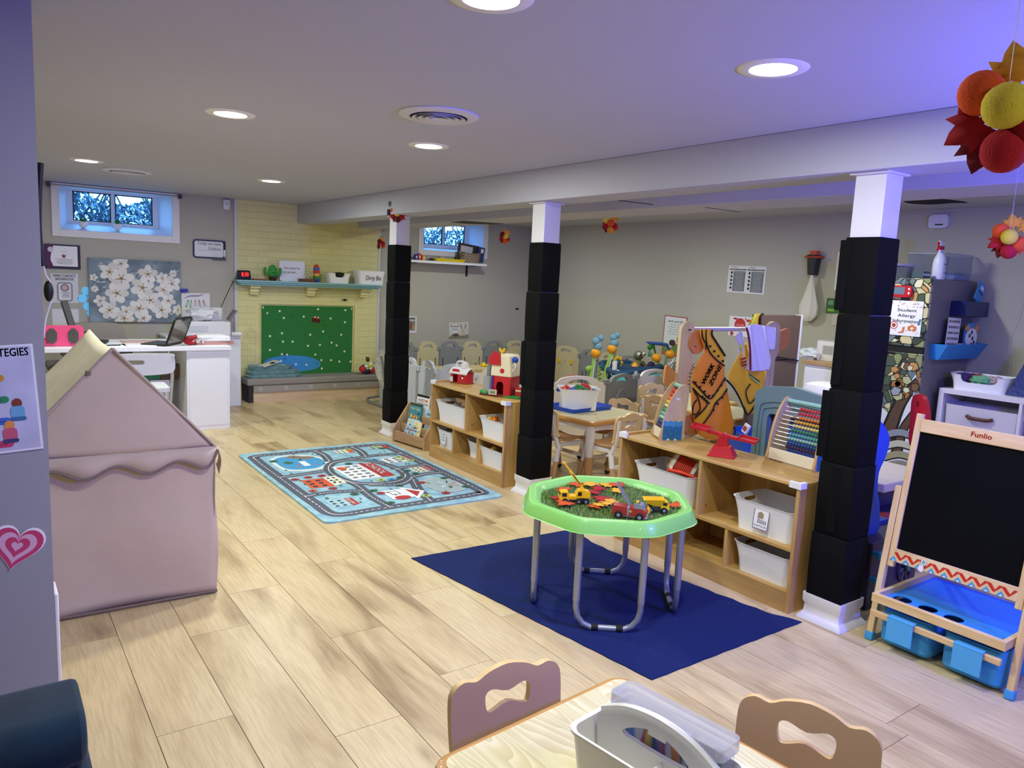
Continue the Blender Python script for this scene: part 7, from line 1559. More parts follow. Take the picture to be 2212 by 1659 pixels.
b.cyl((cxw, 1.70-oy, czw), (cxw, 1.73-oy, czw), .024, mat('2c3048', .5), n=14).cyl((cxw, 1.695-oy, czw), (cxw, 1.70-oy, czw), .015, mat('3aa0b8', .4), n=12); obj('spoked_wheel', b, t)
# counter, bowls, dark boxes beyond
a, c = YP(1900, 1048, 2.15), YP(1960, 1060, 2.15)
t = thing('play_counter', 'cream play counter behind the easel beside blue lit wing', 'play counter', (4.35, 2.3, 0)); zc = a.z+.02
obj('counter_top', B().bx(-.25, .35, -.2, .3, zc-.05, zc, mat('d8ccc4', .5)), t, bevel=.006); obj('counter_body', B().bx(-.2, .3, -.02, .28, 0, zc-.05, mat('4a4268', .5)), t); obj('front_ledge', B().bx(-.22, .32, -.34, .28, 0, zc-.22, mat('2c3068', .5)), t, bevel=.005)
xx = YP(1918, 1078, 2.08).x; obj('red_bowl', B().lathe([(.03, 0), (.06, .03), (.072, .05), (.066, .05), (.05, .025), (.001, .008)], mat('b8382c', .4), 20, c1=False), None, (xx, 2.05, zc-.219), label='red toy bowl on the ledge behind the easel frame', cat='bowl')
obj('yellow_plate', B().lathe([(.04, 0), (.07, .012), (.066, .014), (.001, .006)], mat('e0a828', .4), 20, c1=False), None, (xx+.12, 2.10, zc-.219), label='yellow toy plate behind the red bowl', cat='plate')
obj('dish_rack', B().bx(-.05, .06, -.03, .03, 0, .006, BLACK), None, (xx+.05, 1.98, zc-.219), label='black rack lying in front of the red toy bowl', cat='rack')
for i in range(0): pass
# red slide handle
a = XP(1985, 905, 3.52); t = thing('red_toy_stick', 'red plastic toy handle on a pole sticking up behind the easel top', 'toy', (3.52, a.y, 0)); b = B(); b.plate(sm([(-.035, -.13), (-.045, 0), (-.03, .09), (0, .115), (.025, .09), (.03, 0), (.03, -.12)], 4), mat('c01822', .35), -.02, .02, ax='YZ', holes=[rr(.012, .03, .005, 3, -.002, .07)]); o = obj('red_handle', b, t, (0, 0, a.z), bevel=.006, rot=(radians(-5), 0, 0)); 
obj('pole', B().tube([(0, 0, a.z-.125), (.02, -.10, a.z-.3), (.03, -.22, .02)], .012, mat('8c1420', .4), 8), t, (.01, -.01, 0))

# ---------------------------------------------------------------- fridge
FXc = 5.52; fc = XP(2013, 602, FXc); FH = fc.z; fy = fc.y
t = thing('refrigerator', 'grey refrigerator with stained glass tree mural on its doors', 'refrigerator', (FXc, fy, 0))
fg = mat('77757c', .45); D_ = XB-.03-FXc; FW = .66
obj('cabinet', B().bx(.03, D_, 0, FW, .02, FH, fg), t, bevel=.004)
zgap = XP(1990, 757, FXc).z
def mural():
    m = bpy.data.materials.new('leaded_glass_print'); m.use_nodes = True; nt = m.node_tree; b = nt.nodes['Principled BSDF']; L = nt.links.new
    tc = nt.nodes.new('ShaderNodeTexCoord'); nz = nt.nodes.new('ShaderNodeTexNoise'); nz.inputs['Scale'].default_value = 4; L(tc.outputs['Object'], nz.inputs['Vector'])
    mx = nt.nodes.new('ShaderNodeMix'); mx.data_type = 'RGBA'; mx.inputs[0].default_value = .12; L(tc.outputs['Object'], mx.inputs[6]); L(nz.outputs['Color'], mx.inputs[7])
    e = nt.nodes.new('ShaderNodeTexVoronoi'); e.feature = 'DISTANCE_TO_EDGE'; v = nt.nodes.new('ShaderNodeTexVoronoi')
    for x in (e, v): x.inputs['Scale'].default_value = 19; L(mx.outputs[2], x.inputs['Vector'])
    sep = nt.nodes.new('ShaderNodeSeparateColor'); L(v.outputs['Color'], sep.inputs[0]); r = nt.nodes.new('ShaderNodeValToRGB'); r.color_ramp.interpolation = 'CONSTANT'; el = r.color_ramp.elements
    el[0].color = (*lin('4a5a48'), 1); el[1].position = .2; el[1].color = (*lin('8c9468'), 1)
    for p, c in ((.35, 'd0c898'), (.5, '6c7c84'), (.62, 'c89a60'), (.74, 'e0dcb8'), (.88, '3c4840')): x = el.new(p); x.color = (*lin(c), 1)
    L(sep.outputs[0], r.inputs['Fac']); st = nt.nodes.new('ShaderNodeMath'); st.operation = 'GREATER_THAN'; st.inputs[1].default_value = .045; L(e.outputs['Distance'], st.inputs[0])
    m2 = nt.nodes.new('ShaderNodeMix'); m2.data_type = 'RGBA'; m2.inputs[6].default_value = (.01, .01, .01, 1); L(st.outputs[0], m2.inputs[0]); L(r.outputs['Color'], m2.inputs[7]); L(m2.outputs[2], b.inputs['Base Color']); b.inputs['Roughness'].default_value = .4; return m
mu = mural()
up_ = obj('upper_door', B().bx(0, .028, 0, FW, zgap+.02, FH, mu), t, bevel=.004); lo_ = obj('lower_door', B().bx(0, .028, 0, FW, .04, zgap-.03, mu), t, bevel=.004)
obj('door_gap', B().bx(.010, .03, .005, FW-.005, zgap-.03, zgap+.02, BLACK), t)
# printed tree on the lower door (drawn facing -X)
b = B(); 
def MU(u, v): q = XP(u, v, FXc); return (-(q.y-fy), q.z)
wh = mat('e2e4ec', .5); tr_ = mat('5a4434', .6); tr2 = mat('8a6a4c', .6); gl = mat('a8a878', .6)
b.flat([(-FW+.005, .06), (-.01, .06), (-.01, MU(2000, 800)[1]), (-FW*.3, MU(1990, 905)[1]), (-FW+.005, MU(1950, 800)[1])], wh)
for cc, z0, z1 in (('9aa0a0', 1010, 1040), ('c8c4a8', 985, 1010), ('8c9088', 960, 985)): pass
def strip(pts, w0, w1, m_):
    P = [Vector(p) for p in sm(pts, 4, False)]; n = len(P); L_, R_ = [], []
    for i in range(n):
        d = (P[min(i+1, n-1)]-P[max(i-1, 0)]).normalized(); nn = Vector((-d.y, d.x))*((w0+(w1-w0)*i/(n-1))/2); L_.append(tuple(P[i]+nn)); R_.append(tuple(P[i]-nn))
    cl = lambda p: (min(-.003, max(-FW+.003, p[0])), p[1]); b.flat([cl(p) for p in L_]+[cl(p) for p in reversed(R_)], m_)
for w_, m_, k_ in ((.045, BLACK, 0), (.03, tr_, 1)):
    strip([MU(1905, 960), MU(1920, 930), MU(1940, 880), MU(1960, 850), MU(1985, 820)], w_*3.2+.0*k_, w_*1.2, m_); strip([MU(1935, 985), MU(1950, 930), MU(1975, 890), MU(2000, 850)], w_*2.0, w_*.7, m_); strip([MU(1945, 870), MU(1930, 830), MU(1945, 790)], w_*2, w_*.8, m_)
r = random.Random(6)
for i in range(26):
    u, v = r.uniform(1930, 2004), r.uniform(785, 860); x, z = MU(u, v); s_ = r.uniform(.02, .045); poly_ = [(min(-.003, x+s_*cos(a+i)*r.uniform(.7, 1.1)), z+s_*sin(a+i)*.8) for a in (0, 1.2, 2.4, 3.7, 5)]
    b.k = 8+(i % 8); b.flat([(p[0]*1.0, p[1]) for p in [(x+(q[0]-x)*1.22, z+(q[1]-z)*1.22) for q in poly_] if True], BLACK); b.flat(poly_, mat(('c89058', 'dcd8b4', 'a8763c', 'b8bc8c', '9aa0b0', '7a5a40')[i % 6], .5))
for i, v in enumerate((938, 962, 985, 1005, 1030)): strip([MU(1900, v+6), MU(1940, v-4), MU(1975, v+4), MU(2008, v-2)], .05, .05, mat(('8c96a0', 'c4c4b0', 'a09c78', '8a8c80', 'b4b09a')[i], .5)); strip([MU(1900, v+14), MU(1940, v+4), MU(1975, v+12), MU(2008, v+6)], .010, .010, BLACK)
obj('printed_tree', b, lo_, (0, 0, 0), smooth=False, fix=False, rz=-pi/2)
def posterF(name, label, cat, p0, p1, fn, base='f0eee9', th=.002, tilt=0):
    a, c = XP(*p0, FXc-.004), XP(*p1, FXc-.004); return poster(name, label, cat, (FXc-th-.004, (a.y+c.y)/2, (a.z+c.z)/2), abs(a.y-c.y), abs(a.z-c.z), fn, base, th, rz=-pi/2, tilt=tilt)
def allergy(b, w, h):
    k = mat('30343c')
    for i, tx in enumerate(('Student', 'Allergy', 'Information')): b.text(tx, w*.03, h*(.19-.155*i), h*.085, k, w=w*(.58, .54, .80)[i], bold=1)
    o = mat('d07840', .6); b.flat(ell(w*.24, w*.24, 18, -w*.32, -h*.22), mat('b8443c')); b.flat(ell(w*.19, w*.19, 18, -w*.32, -h*.22), mat('f2ece8')); b.flat(ell(w*.12, w*.13, 12, -w*.32, -h*.22), mat('a83c34'))
    b.flat(rr(w*.27, h*.14, .01, 3, w*.24, -h*.28), o); b.flat(rr(w*.1, h*.04, .006, 2, w*.24, -h*.19), o); b.flat(rr(w*.04, h*.09, .001, 1, w*.24, -h*.28), WHITE); b.flat(rr(w*.1, h*.03, .001, 1, w*.24, -h*.28), WHITE)
    b.flat([(-w*.05, -h*.26), (w*.03, -h*.24), (w*.0, -h*.42), (-w*.16, -h*.44), (-w*.16, -h*.40), (-w*.06, -h*.38)], o); b.flat([(w*.43, -h*.0), (w*.49, -h*.0), (w*.46, -h*.17), (w*.38, -h*.17)], mat('4a7a9c'))
    r = random.Random(2)
    for i in range(16): x, z = w*r.uniform(-.45, .45), h*r.choice((r.uniform(-.46, -.38), r.uniform(-.10, -.16), r.uniform(.34, .46))); b.flat(ell(w*.04, h*.02, 8, x, z, i), mat(('d88a4c', '6a5c8c', 'a8443c', 'c8b060', '5a7a8c')[i % 5]))
    for i in range(14): x, z = w*r.uniform(-.3, .46), h*r.choice((.34, .42, -.36, -.45)); b.flat(ell(w*.035, h*.02, 8, x, z, i), mat(('d88a4c', '6a5c8c', 'a8443c')[i % 3]))
posterF('allergy_poster', 'white Student Allergy Information poster on the refrigerator door', 'poster', (1925, 648), (1987, 728), allergy, 'ecebf4')
a, c = XP(1925, 616, FXc), XP(1972, 643, FXc); t2 = thing('red_tablet', 'red handheld writing tablet stuck on the refrigerator above the allergy poster', 'tablet', (FXc-.006, (a.y+c.y)/2, (a.z+c.z)/2)); w_, h_ = abs(a.y-c.y), abs(a.z-c.z)
obj('body', B().plate(rr(w_, h_, .03, 5), mat('c01828', .35), -.025, 0, ax='YZ'), t2, bevel=.004); obj('screen', B().plate(rr(w_*.68, h_*.62, .006, 3, .02, .004), mat('6a7a8a', .2), -.027, -.024, ax='YZ'), t2)
for z in (-.02, .01): obj('button', B().bx(-.028, -.024, -w_*.43, -w_*.36, z, z+.016, WHITE), t2)
# things on the fridge side (faces -Y)
def SF(u, v): q = YP(u, v, fy-.01); return q
a, c = SF(2057, 652), SF(2103, 678); cxx = (a.x+c.x)/2
obj('dark_blue_holder', B().bx(-(c.x-a.x)/2, (c.x-a.x)/2, -.11, 0, -.06, .05, mat('16225c', .4)), None, (cxx, fy-.002, (a.z+c.z)/2), bevel=.004, label='dark blue magnetic box on the refrigerator side, upper', cat='holder')
b = B().at(cxx+.06, fy-.07, (a.z+c.z)/2+.051, ry=radians(28)); b.bx(-.055, .055, -.004, .004, 0, .15, mat('3a8cd0', .5)).bx(-.03, .04, -.0055, -.004, .07, .085, mat('1c3c78', .5)).bx(-.02, .03, -.0055, -.004, .10, .13, WHITE); obj('blue_card_pack', b, label='light blue card pack leaning in the dark blue holder', cat='cards', bevel=.001)
a, c = SF(2012, 742), SF(2096, 772); cx2 = (a.x+c.x)/2; hw2 = (c.x-a.x)/2
t2 = thing('blue_wall_tray', 'light blue magnetic tray on the refrigerator side holding cards', 'tray', (cx2, fy-.002, c.z)); lb_ = mat('2f88d8', .4)
obj('tray_body', B().loft([[(x*k, y, z) for x, y in ((-hw2, 0), (hw2, 0), (hw2, -yy), (-hw2, -yy))] for k, z, yy in ((.94, 0, .06), (1.0, a.z-c.z, .12), (.97, a.z-c.z, .11), (.9, .01, .05))], lb_), t2); obj('label_sticker', B().bx(-.08, .0, -.115, -.110, .04, .085, mat('b8a8c8', .6)), t2, rot=(radians(-20), 0, 0))
zt2 = a.z-.03
def dots(b, w, h):
    for i in range(7):
        for j in range(5): b.k = 2; b.flat(ell(w*.10, h*.10, 8, -w*.38+w*.126*i, h*.38-h*.19*j), mat(('2c3c5c', 'c8883c', '2f6ab8', 'a83040', '4a5c48', '6a3048')[(i+j*2) % 6]))
poster('sticker_sheet', 'white sheet of coloured dots standing in the light blue tray', 'sheet', (SF(2047, 715).x, fy-.05, (SF(2047, 686).z+zt2)/2), .19, SF(2047, 686).z-zt2, dots, 'e4e6f0', .003, tilt=radians(2))
t2 = thing('panda_toy', 'cardboard panda face paint palette in the light blue tray', 'toy', (SF(2077, 730).x, fy-.075, zt2+.07)); pb = mat('e8e6ee', .5)
obj('face', B().plate(ell(.17, .15, 20), pb, -.006, .004), t2); obj('blue_backing', B().plate(rr(.18, .2, .05, 4, 0, .01), mat('3c90d8', .5), .008, .014), t2)
for s_ in (-1, 1): obj('ear', B().plate(ell(.05, .05, 14, s_*.07, .075), mat('d89a68', .5), -.004, .006), t2)
for i, (x, z) in enumerate(((-.04, .02), (-.01, .045), (.01, -.0), (.04, -.03), (.0, -.045))): obj('paint_well', B().plate(ell(.026, .032, 10, x, z), mat('22304c', .4), -.008, -.006), t2)
# on top of the fridge
cl = mat('c8d0e8', .08, trans=.85, ior=1.15, alpha=.55)
def clearbox(name, label, x0, x1, y0, y1, z0, h, lid=None):
    t2 = thing(name, label, 'box', ((x0+x1)/2, (y0+y1)/2, z0)); w, d = (x1-x0)/2, (y1-y0)/2; k = .003
    b = B(); b.bx(-w, w, -d, -d+k, 0, h, cl).bx(-w, w, d-k, d, 0, h, cl).bx(-w, -w+k, -d+k, d-k, 0, h, cl).bx(w-k, w, -d+k, d-k, 0, h, cl).bx(-w, w, -d, d, 0, k, cl); obj('clear_tub', b, t2, smooth=False)
    obj('rim', B().plate(rr(2*w+.008, 2*d+.008, .01, 3), mat('aab0c8', .3), h, h+.006, holes=[rr(2*w-.006, 2*d-.006, .008, 3)], ax='XY') if not lid else B().plate(rr(2*w+.02, 2*d+.02, .02, 3), WHITE, h, h+.018, ax='XY'), t2); return t2
zb3 = FH+.002
clearbox('clear_bin', 'large clear open bin on the refrigerator behind spray bottle', SF(2064, 600).x-.02, 6.20, fy+.04, fy+.34, zb3, .19)
clearbox('clear_bin', 'clear tub with white lid on the refrigerator beside padded post', FXc+.05, FXc+.32, fy+.30, fy+.55, zb3, .09, True)
obj('snack_bag', B().loft([[(x*k, y*k, z) for x, y in ((-.09, -.04), (.09, -.04), (.09, .04), (-.09, .04))] for k, z in ((1, 0), (.9, .06), (.25, .17))], mat('a8765c', .4, var=.4, vs=30)), None, (FXc+.16, fy+.42, zb3+.111), label='brown and silver snack bag on the lidded clear tub', cat='bag', bevel=.008)
q = SF(2048, 598); t2 = thing('spray_bottle', 'white spray bottle with red trigger standing on the refrigerator', 'bottle', (SF(2048, 598).x+.02, fy+.07, zb3)); wb = mat('d8dcf0', .35)
obj('bottle', B().lathe([(.042, 0), (.045, .01), (.045, .11), (.040, .15), (.020, .19), (.016, .215)], wb, 20), t2); obj('red_collar', B().cyl((0, 0, .213), (0, 0, .238), .019, mat('b81c2c', .4), n=16), t2)
obj('spray_head', B().bx(-.045, .02, -.012, .012, .238, .275, WHITE), t2, bevel=.005); obj('trigger', B().tube([(-.035, 0, .27), (-.055, 0, .26), (-.045, 0, .235), (-.058, 0, .205)], .007, mat('c01c2c', .4), 8), t2)
b = B(); 
for i, tx in enumerate(('Bleach', '&', 'water')): b.text(tx, 0, .10-.028*i, .018, mat('4a5080'), w=(.05, .012, .045)[i])
obj('handwriting', b, t2, (0, -.0455, 0), smooth=False, fix=False)
obj('wipes_tub', B().bx(-.09, .09, -.05, .05, 0, .035, mat('9cb8e8', .4)).bx(-.07, .07, -.04, .04, .035, .05, mat('3c6cc8', .4)), None, (SF(2098, 598).x, fy+.12, zb3+.006), bevel=.005, label='flat blue and white pack inside the large clear bin', cat='pack')
obj('tin_box', B().bx(-.05, .05, -.04, .04, 0, .05, mat('3c5058', .4)).bx(-.05, .05, -.041, -.04, .02, .035, mat('c8d8d8', .4)), None, (SF(2025, 598).x+.03, fy+.12, zb3), bevel=.004, label='small dark tin left of the spray bottle on refrigerator', cat='tin')

# ---------------------------------------------------------------- white cube shelf
ZC = XP(2020, 836, 5.70).z; y0c = XP(2020, 836, 5.70).y-.03; cwm = mat('e6e4f2', .45)
t = thing('cube_shelf', 'white cube shelf with fabric bins along the right wall', 'shelf', (5.89, y0c-.75, 0)); L_ = .75
th = .035
obj('top_board', B().bx(-.19, .18, -L_, L_, ZC-th, ZC, cwm), t, bevel=.002)
for y in (L_-th, L_-.545, L_-1.01, -L_): obj('upright', B().bx(-.19, .18, y, y+(th if abs(y) > .7 else .02), 0, ZC-th, cwm), t, bevel=.002)
obj('middle_board', B().bx(-.19, .18, -L_+th, L_-th, ZC/2-.02, ZC/2, cwm), t); obj('bottom_board', B().bx(-.19, .18, -L_+th, L_-th, 0, .03, cwm), t); obj('back_board', B().bx(.17, .18, -L_+th, L_-th, .03, ZC-th, mat('c8c6d8', .6)), t)
fbm = mat('d9d7e4', .9, bump=.2, bs=400)
def fabric_bin(y0, y1, label):
    w = (y0-y1)/2; t2 = thing('fabric_bin', label, 'bin', (5.86, (y0+y1)/2, ZC/2+.001), group='fabric bins in the cube shelf'); h = ZC/2-th-.075
    b = bin_mesh(.30, 2*w-.03, h, .97, .01, fbm, .003); obj('fabric_body', b, t2, bevel=.003)
    hz = h*.78; obj('leather_handle', B().tube([(-.152, .085, hz), (-.168, .05, hz-.008), (-.168, -.05, hz-.008), (-.152, -.085, hz)], .013, mat('5a2c28', .5), 6), t2); 
    for s_ in (-1, 1): obj('rivet', B().cyl((-.158, s_*.065, hz), (-.172, s_*.065, hz), .006, mat('b8a890', .3, .8), n=8), t2)
yy = y0c
fabric_bin(yy-.04, yy-.54, 'grey white fabric bin with brown leather handle, left cube'); fabric_bin(yy-.57, yy-1.0, 'grey white fabric bin in the cube cut by picture edge')
o = bin_('scooped_basket', 'white scooped basket of soft toys on the cube shelf top', (5.87, XP(2112, 840, 5.80).y, ZC), pi/2+.15, .38, .24, .115, False)
c = B(); c.plate(sm([(-.15, .15), (-.12, .13), (-.10, .065), (0, .058), (.10, .065), (.12, .13), (.15, .15)], 3), WHITE, .05, .3); cut(o, c)
for i, (c_, dy, lb) in enumerate((('8c3048', .05, 'dark red cloth in the scooped basket'), ('5a4c80', .12, 'purple cloth at the left of the scooped basket'), ('b8a0b0', -.06, 'pale pink cloth at the right of the scooped basket'), ('6cae88', -.0, 'mint green cloth at the front of the scooped basket'))): crumple('cloth_piece', lb, 'cloth', (5.87-(.03 if i == 3 else -.02), o.location.y+dy, ZC+.03), (.06, .07, .09), mat(c_, .8), 20+i)
q = XP(2063, 820, 5.95); obj('green_owl_toy', B().sph((0, 0, .05), (.04, .04, .05), mat('3c7a5c', .5), 9).sph((-.035, .0, .07), .012, BLACK, 6), None, (5.97, q.y-.01, ZC), label='small round dark green toy left of the scooped basket', cat='toy')
yb0 = XP(2178, 858, 5.85).y; b = B(); nb = mat('1a2c78', .25, bump=.5, bs=25); b.loft([[(x, y, z) for x, y in ((-.02+dx, yb0-dy), (.02+dx, yb0-dy), (.02+dx, yb0-.5), (-.02+dx, yb0-.5))] for dx, dy, z in ((0, 0, ZC), (.10, .10, ZC+.36))], nb); obj('blue_plastic_sleeve', b, None, (5.82, 0, 0), label='shiny dark blue plastic board leaning on wall above cube shelf', cat='board', bevel=.004)
# ---------------------------------------------------------------- toy vehicles on the tray
tz_ = tz-.022; yl = mat('f0b818', .35, coat=.2); tyre = mat('141416', .6); hub = mat('8c8c90', .4)
def wheels(t, xs, y, r, w=.012):
    for x in xs:
        for s_ in (-1, 1):
            wh_ = obj('wheel', B().cyl((x, s_*y-w/2, r), (x, s_*y+w/2, r), r, tyre, n=16), t, bevel=.0015)
            obj('hub_cap', B().cyl((x, s_*(y+w/2), r), (x, s_*(y+w/2+.001), r), r*.45, hub, n=10), wh_)
def wing_win(b, x0, x1, y, z0, z1, m=None):
    for s_ in (-1, 1): b.bx(x0, x1, s_*y-.0008, s_*y+.0008, z0, z1, m or BLACK)
def put(u, v): q = ZP(u, v, tz_); return (q.x, q.y, tz_)
t = thing('toy_crane_truck', 'yellow toy crane truck with raised boom on the green tray', 'toy truck', put(1240, 1086), radians(150)); t.scale = (1.08,)*3
obj('chassis', B().bx(-.060, .058, -.020, .020, .010, .020, DARK), t, bevel=.002); wheels(t, (.042, -.014, -.044), .022, .0125)
b = B(); b.plate([(.026, .016), (.064, .016), (.066, .028), (.058, .050), (.030, .052), (.026, .044)], yl, -.022, .022); b.bx(-.020, .026, -.019, .019, .018, .034, yl); obj('cab', b, t, bevel=.002)
b = B(); wing_win(b, .036, .055, .0225, .032, .046); b.bx(.0622, .0635, -.016, .016, .032, .044, BLACK); obj('cab_windows', b, t)
b = B(); b.plate([(-.062, .026), (-.006, .026), (-.004, .040), (-.014, .058), (-.030, .060), (-.062, .050)], yl, -.021, .021); obj('turret', b, t, bevel=.002)
b = B(); wing_win(b, -.026, -.010, .0215, .036, .052); obj('turret_windows', b, t)
bm = B(); bm.T = Matrix.Translation((-.040, 0, .052)) @ Matrix.Rotation(radians(-52), 4, 'Y'); bm.bx(0, .105, -.0065, .0065, -.005, .006, yl).bx(.03, .09, -.007, .007, -.001, .003, BLACK).bx(.09, .145, -.004, .004, -.003, .004, yl); bm.sph((.146, 0, 0), .006, yl, 6); obj('boom', bm, t, bevel=.001)
for i, (x, z) in enumerate(((.0, .028), (.010, .030), (.004, .022))): obj('orange_sticker', B().cyl((x, -.0198, z), (x, -.0205, z), .0035, mat('d8581c', .5), n=8), t)
fe = mat('a81e28', .35, coat=.2); sl = mat('8f949c', .35, .2)
t = thing('toy_fire_engine', 'red and grey toy fire engine with raised ladder on green tray', 'toy truck', put(1360, 1119), radians(-52)); t.scale = (1.1,)*3
obj('chassis', B().bx(-.062, .068, -.023, .023, .008, .016, sl), t, bevel=.003); wheels(t, (.040, -.040), .025, .0155)
b = B(); b.plate([(-.066, .014), (.062, .014), (.066, .034), (.05, .046), (-.064, .050), (-.068, .040)], fe, -.024, .024); obj('body', b, t, bevel=.003)
b = B(); b.plate([(.012, .044), (.058, .040), (.046, .062), (.018, .066)], sl, -.023, .023).bx(-.010, .0, -.0248, .0248, .014, .050, sl); b.bx(.063, .069, -.021, .021, .010, .026, sl); obj('grey_cab_trim', b, t, bevel=.003)
b = B(); b.bx(.052, .0535, -.017, .017, .042, .056, mat('7c86a8', .2)); obj('windshield', b, t)
obj('light_bar', B().bx(.020, .036, -.014, .014, .066, .074, mat('20243c', .3)).bx(.022, .034, -.016, -.008, .066, .076, mat('e8c82c', .4)), t, bevel=.001)
bm = B(); bm.T = Matrix.Translation((.0, 0, .050)) @ Matrix.Rotation(radians(-124), 4, 'Y')
for s_ in (-1, 1): bm.bx(0, .098, s_*.010-.002, s_*.010+.002, -.003, .004, sl)
for i in range(9): bm.bx(.008+i*.011, .012+i*.011, -.010, .010, -.001, .002, sl)
bm.bx(0, .098, -.009, .009, -.002, -.001, mat('6c7078', .5)); obj('ladder', bm, t)
obj('badge', B().cyl((.004, -.0245, .034), (.004, -.0255, .034), .005, mat('d8a82c', .4), n=10), t)
t = thing('toy_dump_truck', 'yellow toy dump truck with loader bucket on green tray', 'toy truck', put(1418, 1106), radians(-38)); t.scale = (1.02,)*3
obj('chassis', B().bx(-.045, .045, -.018, .018, .010, .020, DARK), t, bevel=.002); wheels(t, (.028, -.028), .020, .014)
b = B(); b.plate([(.014, .018), (.050, .018), (.050, .036), (.044, .052), (.016, .052)], yl, -.021, .021); obj('cab', b, t, bevel=.002)
b = B(); wing_win(b, .022, .040, .0215, .036, .048); b.bx(.0488, .0508, -.016, .016, .022, .032, BLACK).bx(.047, .0485, -.017, .017, .037, .047, BLACK); obj('grille_windows', b, t)
b = B(); b.loft([[(-.030, -.020, .034), (.012, -.020, .030), (.012, .020, .030), (-.030, .020, .034)], [(-.062, -.030, .058), (.030, -.028, .062), (.030, .028, .062), (-.062, .030, .058)], [(-.058, -.027, .058), (.027, -.025, .062), (.027, .025, .062), (-.058, .027, .058)], [(-.028, -.018, .037), (.010, -.018, .034), (.010, .018, .034), (-.028, .018, .037)]], yl, True, True); obj('dump_bed', b, t, bevel=.001)
b = B(); b.plate([(-.014, .004), (.010, .006), (.012, .010), (-.006, .014), (-.014, .026), (-.018, .026), (-.018, .010)], yl, -.028, .028); obj('loader_bucket', b, t, (-.052, -.020, 0), rz=radians(180))

# ---------------------------------------------------------------- easel at the right edge
ew = wood('d8b478', 'ecd2a0', .45, 3, 'Z', 12); ewy = wood('d8b478', 'ecd2a0', .45, 3, 'Y', 12); eb = mat('3f9ee0', .5); TA = radians(8.8)
t = thing('art_easel', 'wooden chalkboard easel with zigzag strip and blue fabric tray', 'easel', (3.06, 1.28, 0)); L0, L1 = .275, -.265
rt = (0, TA, 0)
for y in (L0, L1):
    lg = obj('leg', B().bx(-.014, .014, y-.013, y+.013, .03, .67, ew), t, rot=rt, bevel=.003); obj('blue_foot', B().bx(-.017, .017, y-.016, y+.016, 0, .035, eb), lg, bevel=.003)
for y in (L0-.028, L1+.028): obj('board_stile', B().bx(-.012, .012, y-.013, y+.013, .33, .985, ew), t, rot=rt, bevel=.003)
obj('top_rail', B().bx(-.013, .010, L1+.04, L0-.04, .91, .965, ewy), t, rot=rt, bevel=.003)
obj('chalkboard', B().bx(-.004, .006, L1+.035, L0-.035, .405, .915, mat('060708', .8, ior=1.2)), t, rot=rt)
obj('zigzag_rail', B().bx(-.013, .010, L1+.035, L0-.035, .355, .41, ewy), t, rot=rt, bevel=.002)
b = B(); W = L0-L1-.08; n = 9; rz_ = mat('c8281c', .5); bz_ = mat('4a9cc8', .5); x0 = -W/2
for i in range(n):
    a, c, d = x0+W*i/n, x0+W*(i+.5)/n, x0+W*(i+1)/n; b.k = 0
    b.flat([(a, .398), (a+.012, .398), (c+.004, .378), (d-.010, .398), (d, .398), (d, .394), (c+.002, .368), (c-.002, .368), (a, .392)], rz_); b.k = 4; b.flat([(a-.016, .360), (a, .380), (a+.016, .360)], bz_); b.k = 8; b.flat([(a-.006, .360), (a, .368), (a+.006, .360)], WHITE)
obj('zigzag_print', b, t, (-.0135, .005, 0), rot=(-TA, 0, -pi/2), smooth=False, fix=False)
b = B(); b.text('Funlio', 0, .932, .020, mat('c82c20', .5), w=.075, bold=1.3); obj('brand_lettering', b, t, (-.0135, 0, 0), rot=(-TA, 0, -pi/2), smooth=False, fix=False)
b = B(); b.flat(ell(.022, .026, 12, .0, .392), mat('d4e0dc', .4)); b.flat(ell(.013, .016, 10, .0, .393), mat('7aa890', .4)); b.flat(rr(.02, .026, .006, 3, -.006, .366), WHITE); obj('snowman_sticker', b, t, (-.0165, L0-.16, 0), rot=(-TA, 0, -pi/2), smooth=False, fix=False)
# second (rear) leg pair
for y in (L0-.02, L1+.02): obj('rear_leg', B().tube([(.16, y, .95), (.62, y, .01)], .012, mat('6c5c58', .5), 6), t)
# tray frame
X0, X1 = -.03, .46; zt0, zt1 = .185, .222; Y0, Y1 = L1+.03, L0-.02
obj('tray_front_rail', B().bx(X0-.014, X0+.008, Y0-.01, Y1+.01, zt0, zt1, ewy), t, bevel=.003)
obj('tray_back_rail', B().bx(X1, X1+.02, Y0, Y1, zt0, zt1+.012, ewy), t, bevel=.003)
for y in (Y0, Y1): obj('tray_side_rail', B().bx(X0+.008, X1, y-.009, y+.009, zt0, zt1, wood('d8b478', 'ecd2a0', .45, 3, 'X', 12)), t, bevel=.002)
hl = [ell(.075, .075, 18, 0, 0) for i in range(3)]; hc = [ZP(*q, .20) for q in ((1950, 1293), (2005, 1313), (2061, 1334))]
hs_ = [[(p[0]+max(X0+.052, c.x-3.06), p[1]+c.y-1.28) for p in ell(.075, .072, 18)] for c in hc]
obj('blue_tray_floor', B().plate([(X0+.008, Y0+.009), (X1, Y0+.009), (X1, Y1-.009), (X0+.008, Y1-.009)], mat('2c8cf0', .35), .192, .196, holes=hs_, ax='XY'), t, fix=False)
obj('lower_bar', B().bx(X0-.016, X0+.002, Y0, Y1+.008, .125, .150, ewy), t, bevel=.003)
obj('lower_back_bar', B().bx(X1, X1+.016, Y0, Y1+.008, .125, .150, ewy), t, bevel=.003)
blf = mat('3a98d8', .7, bump=.1, bs=150)
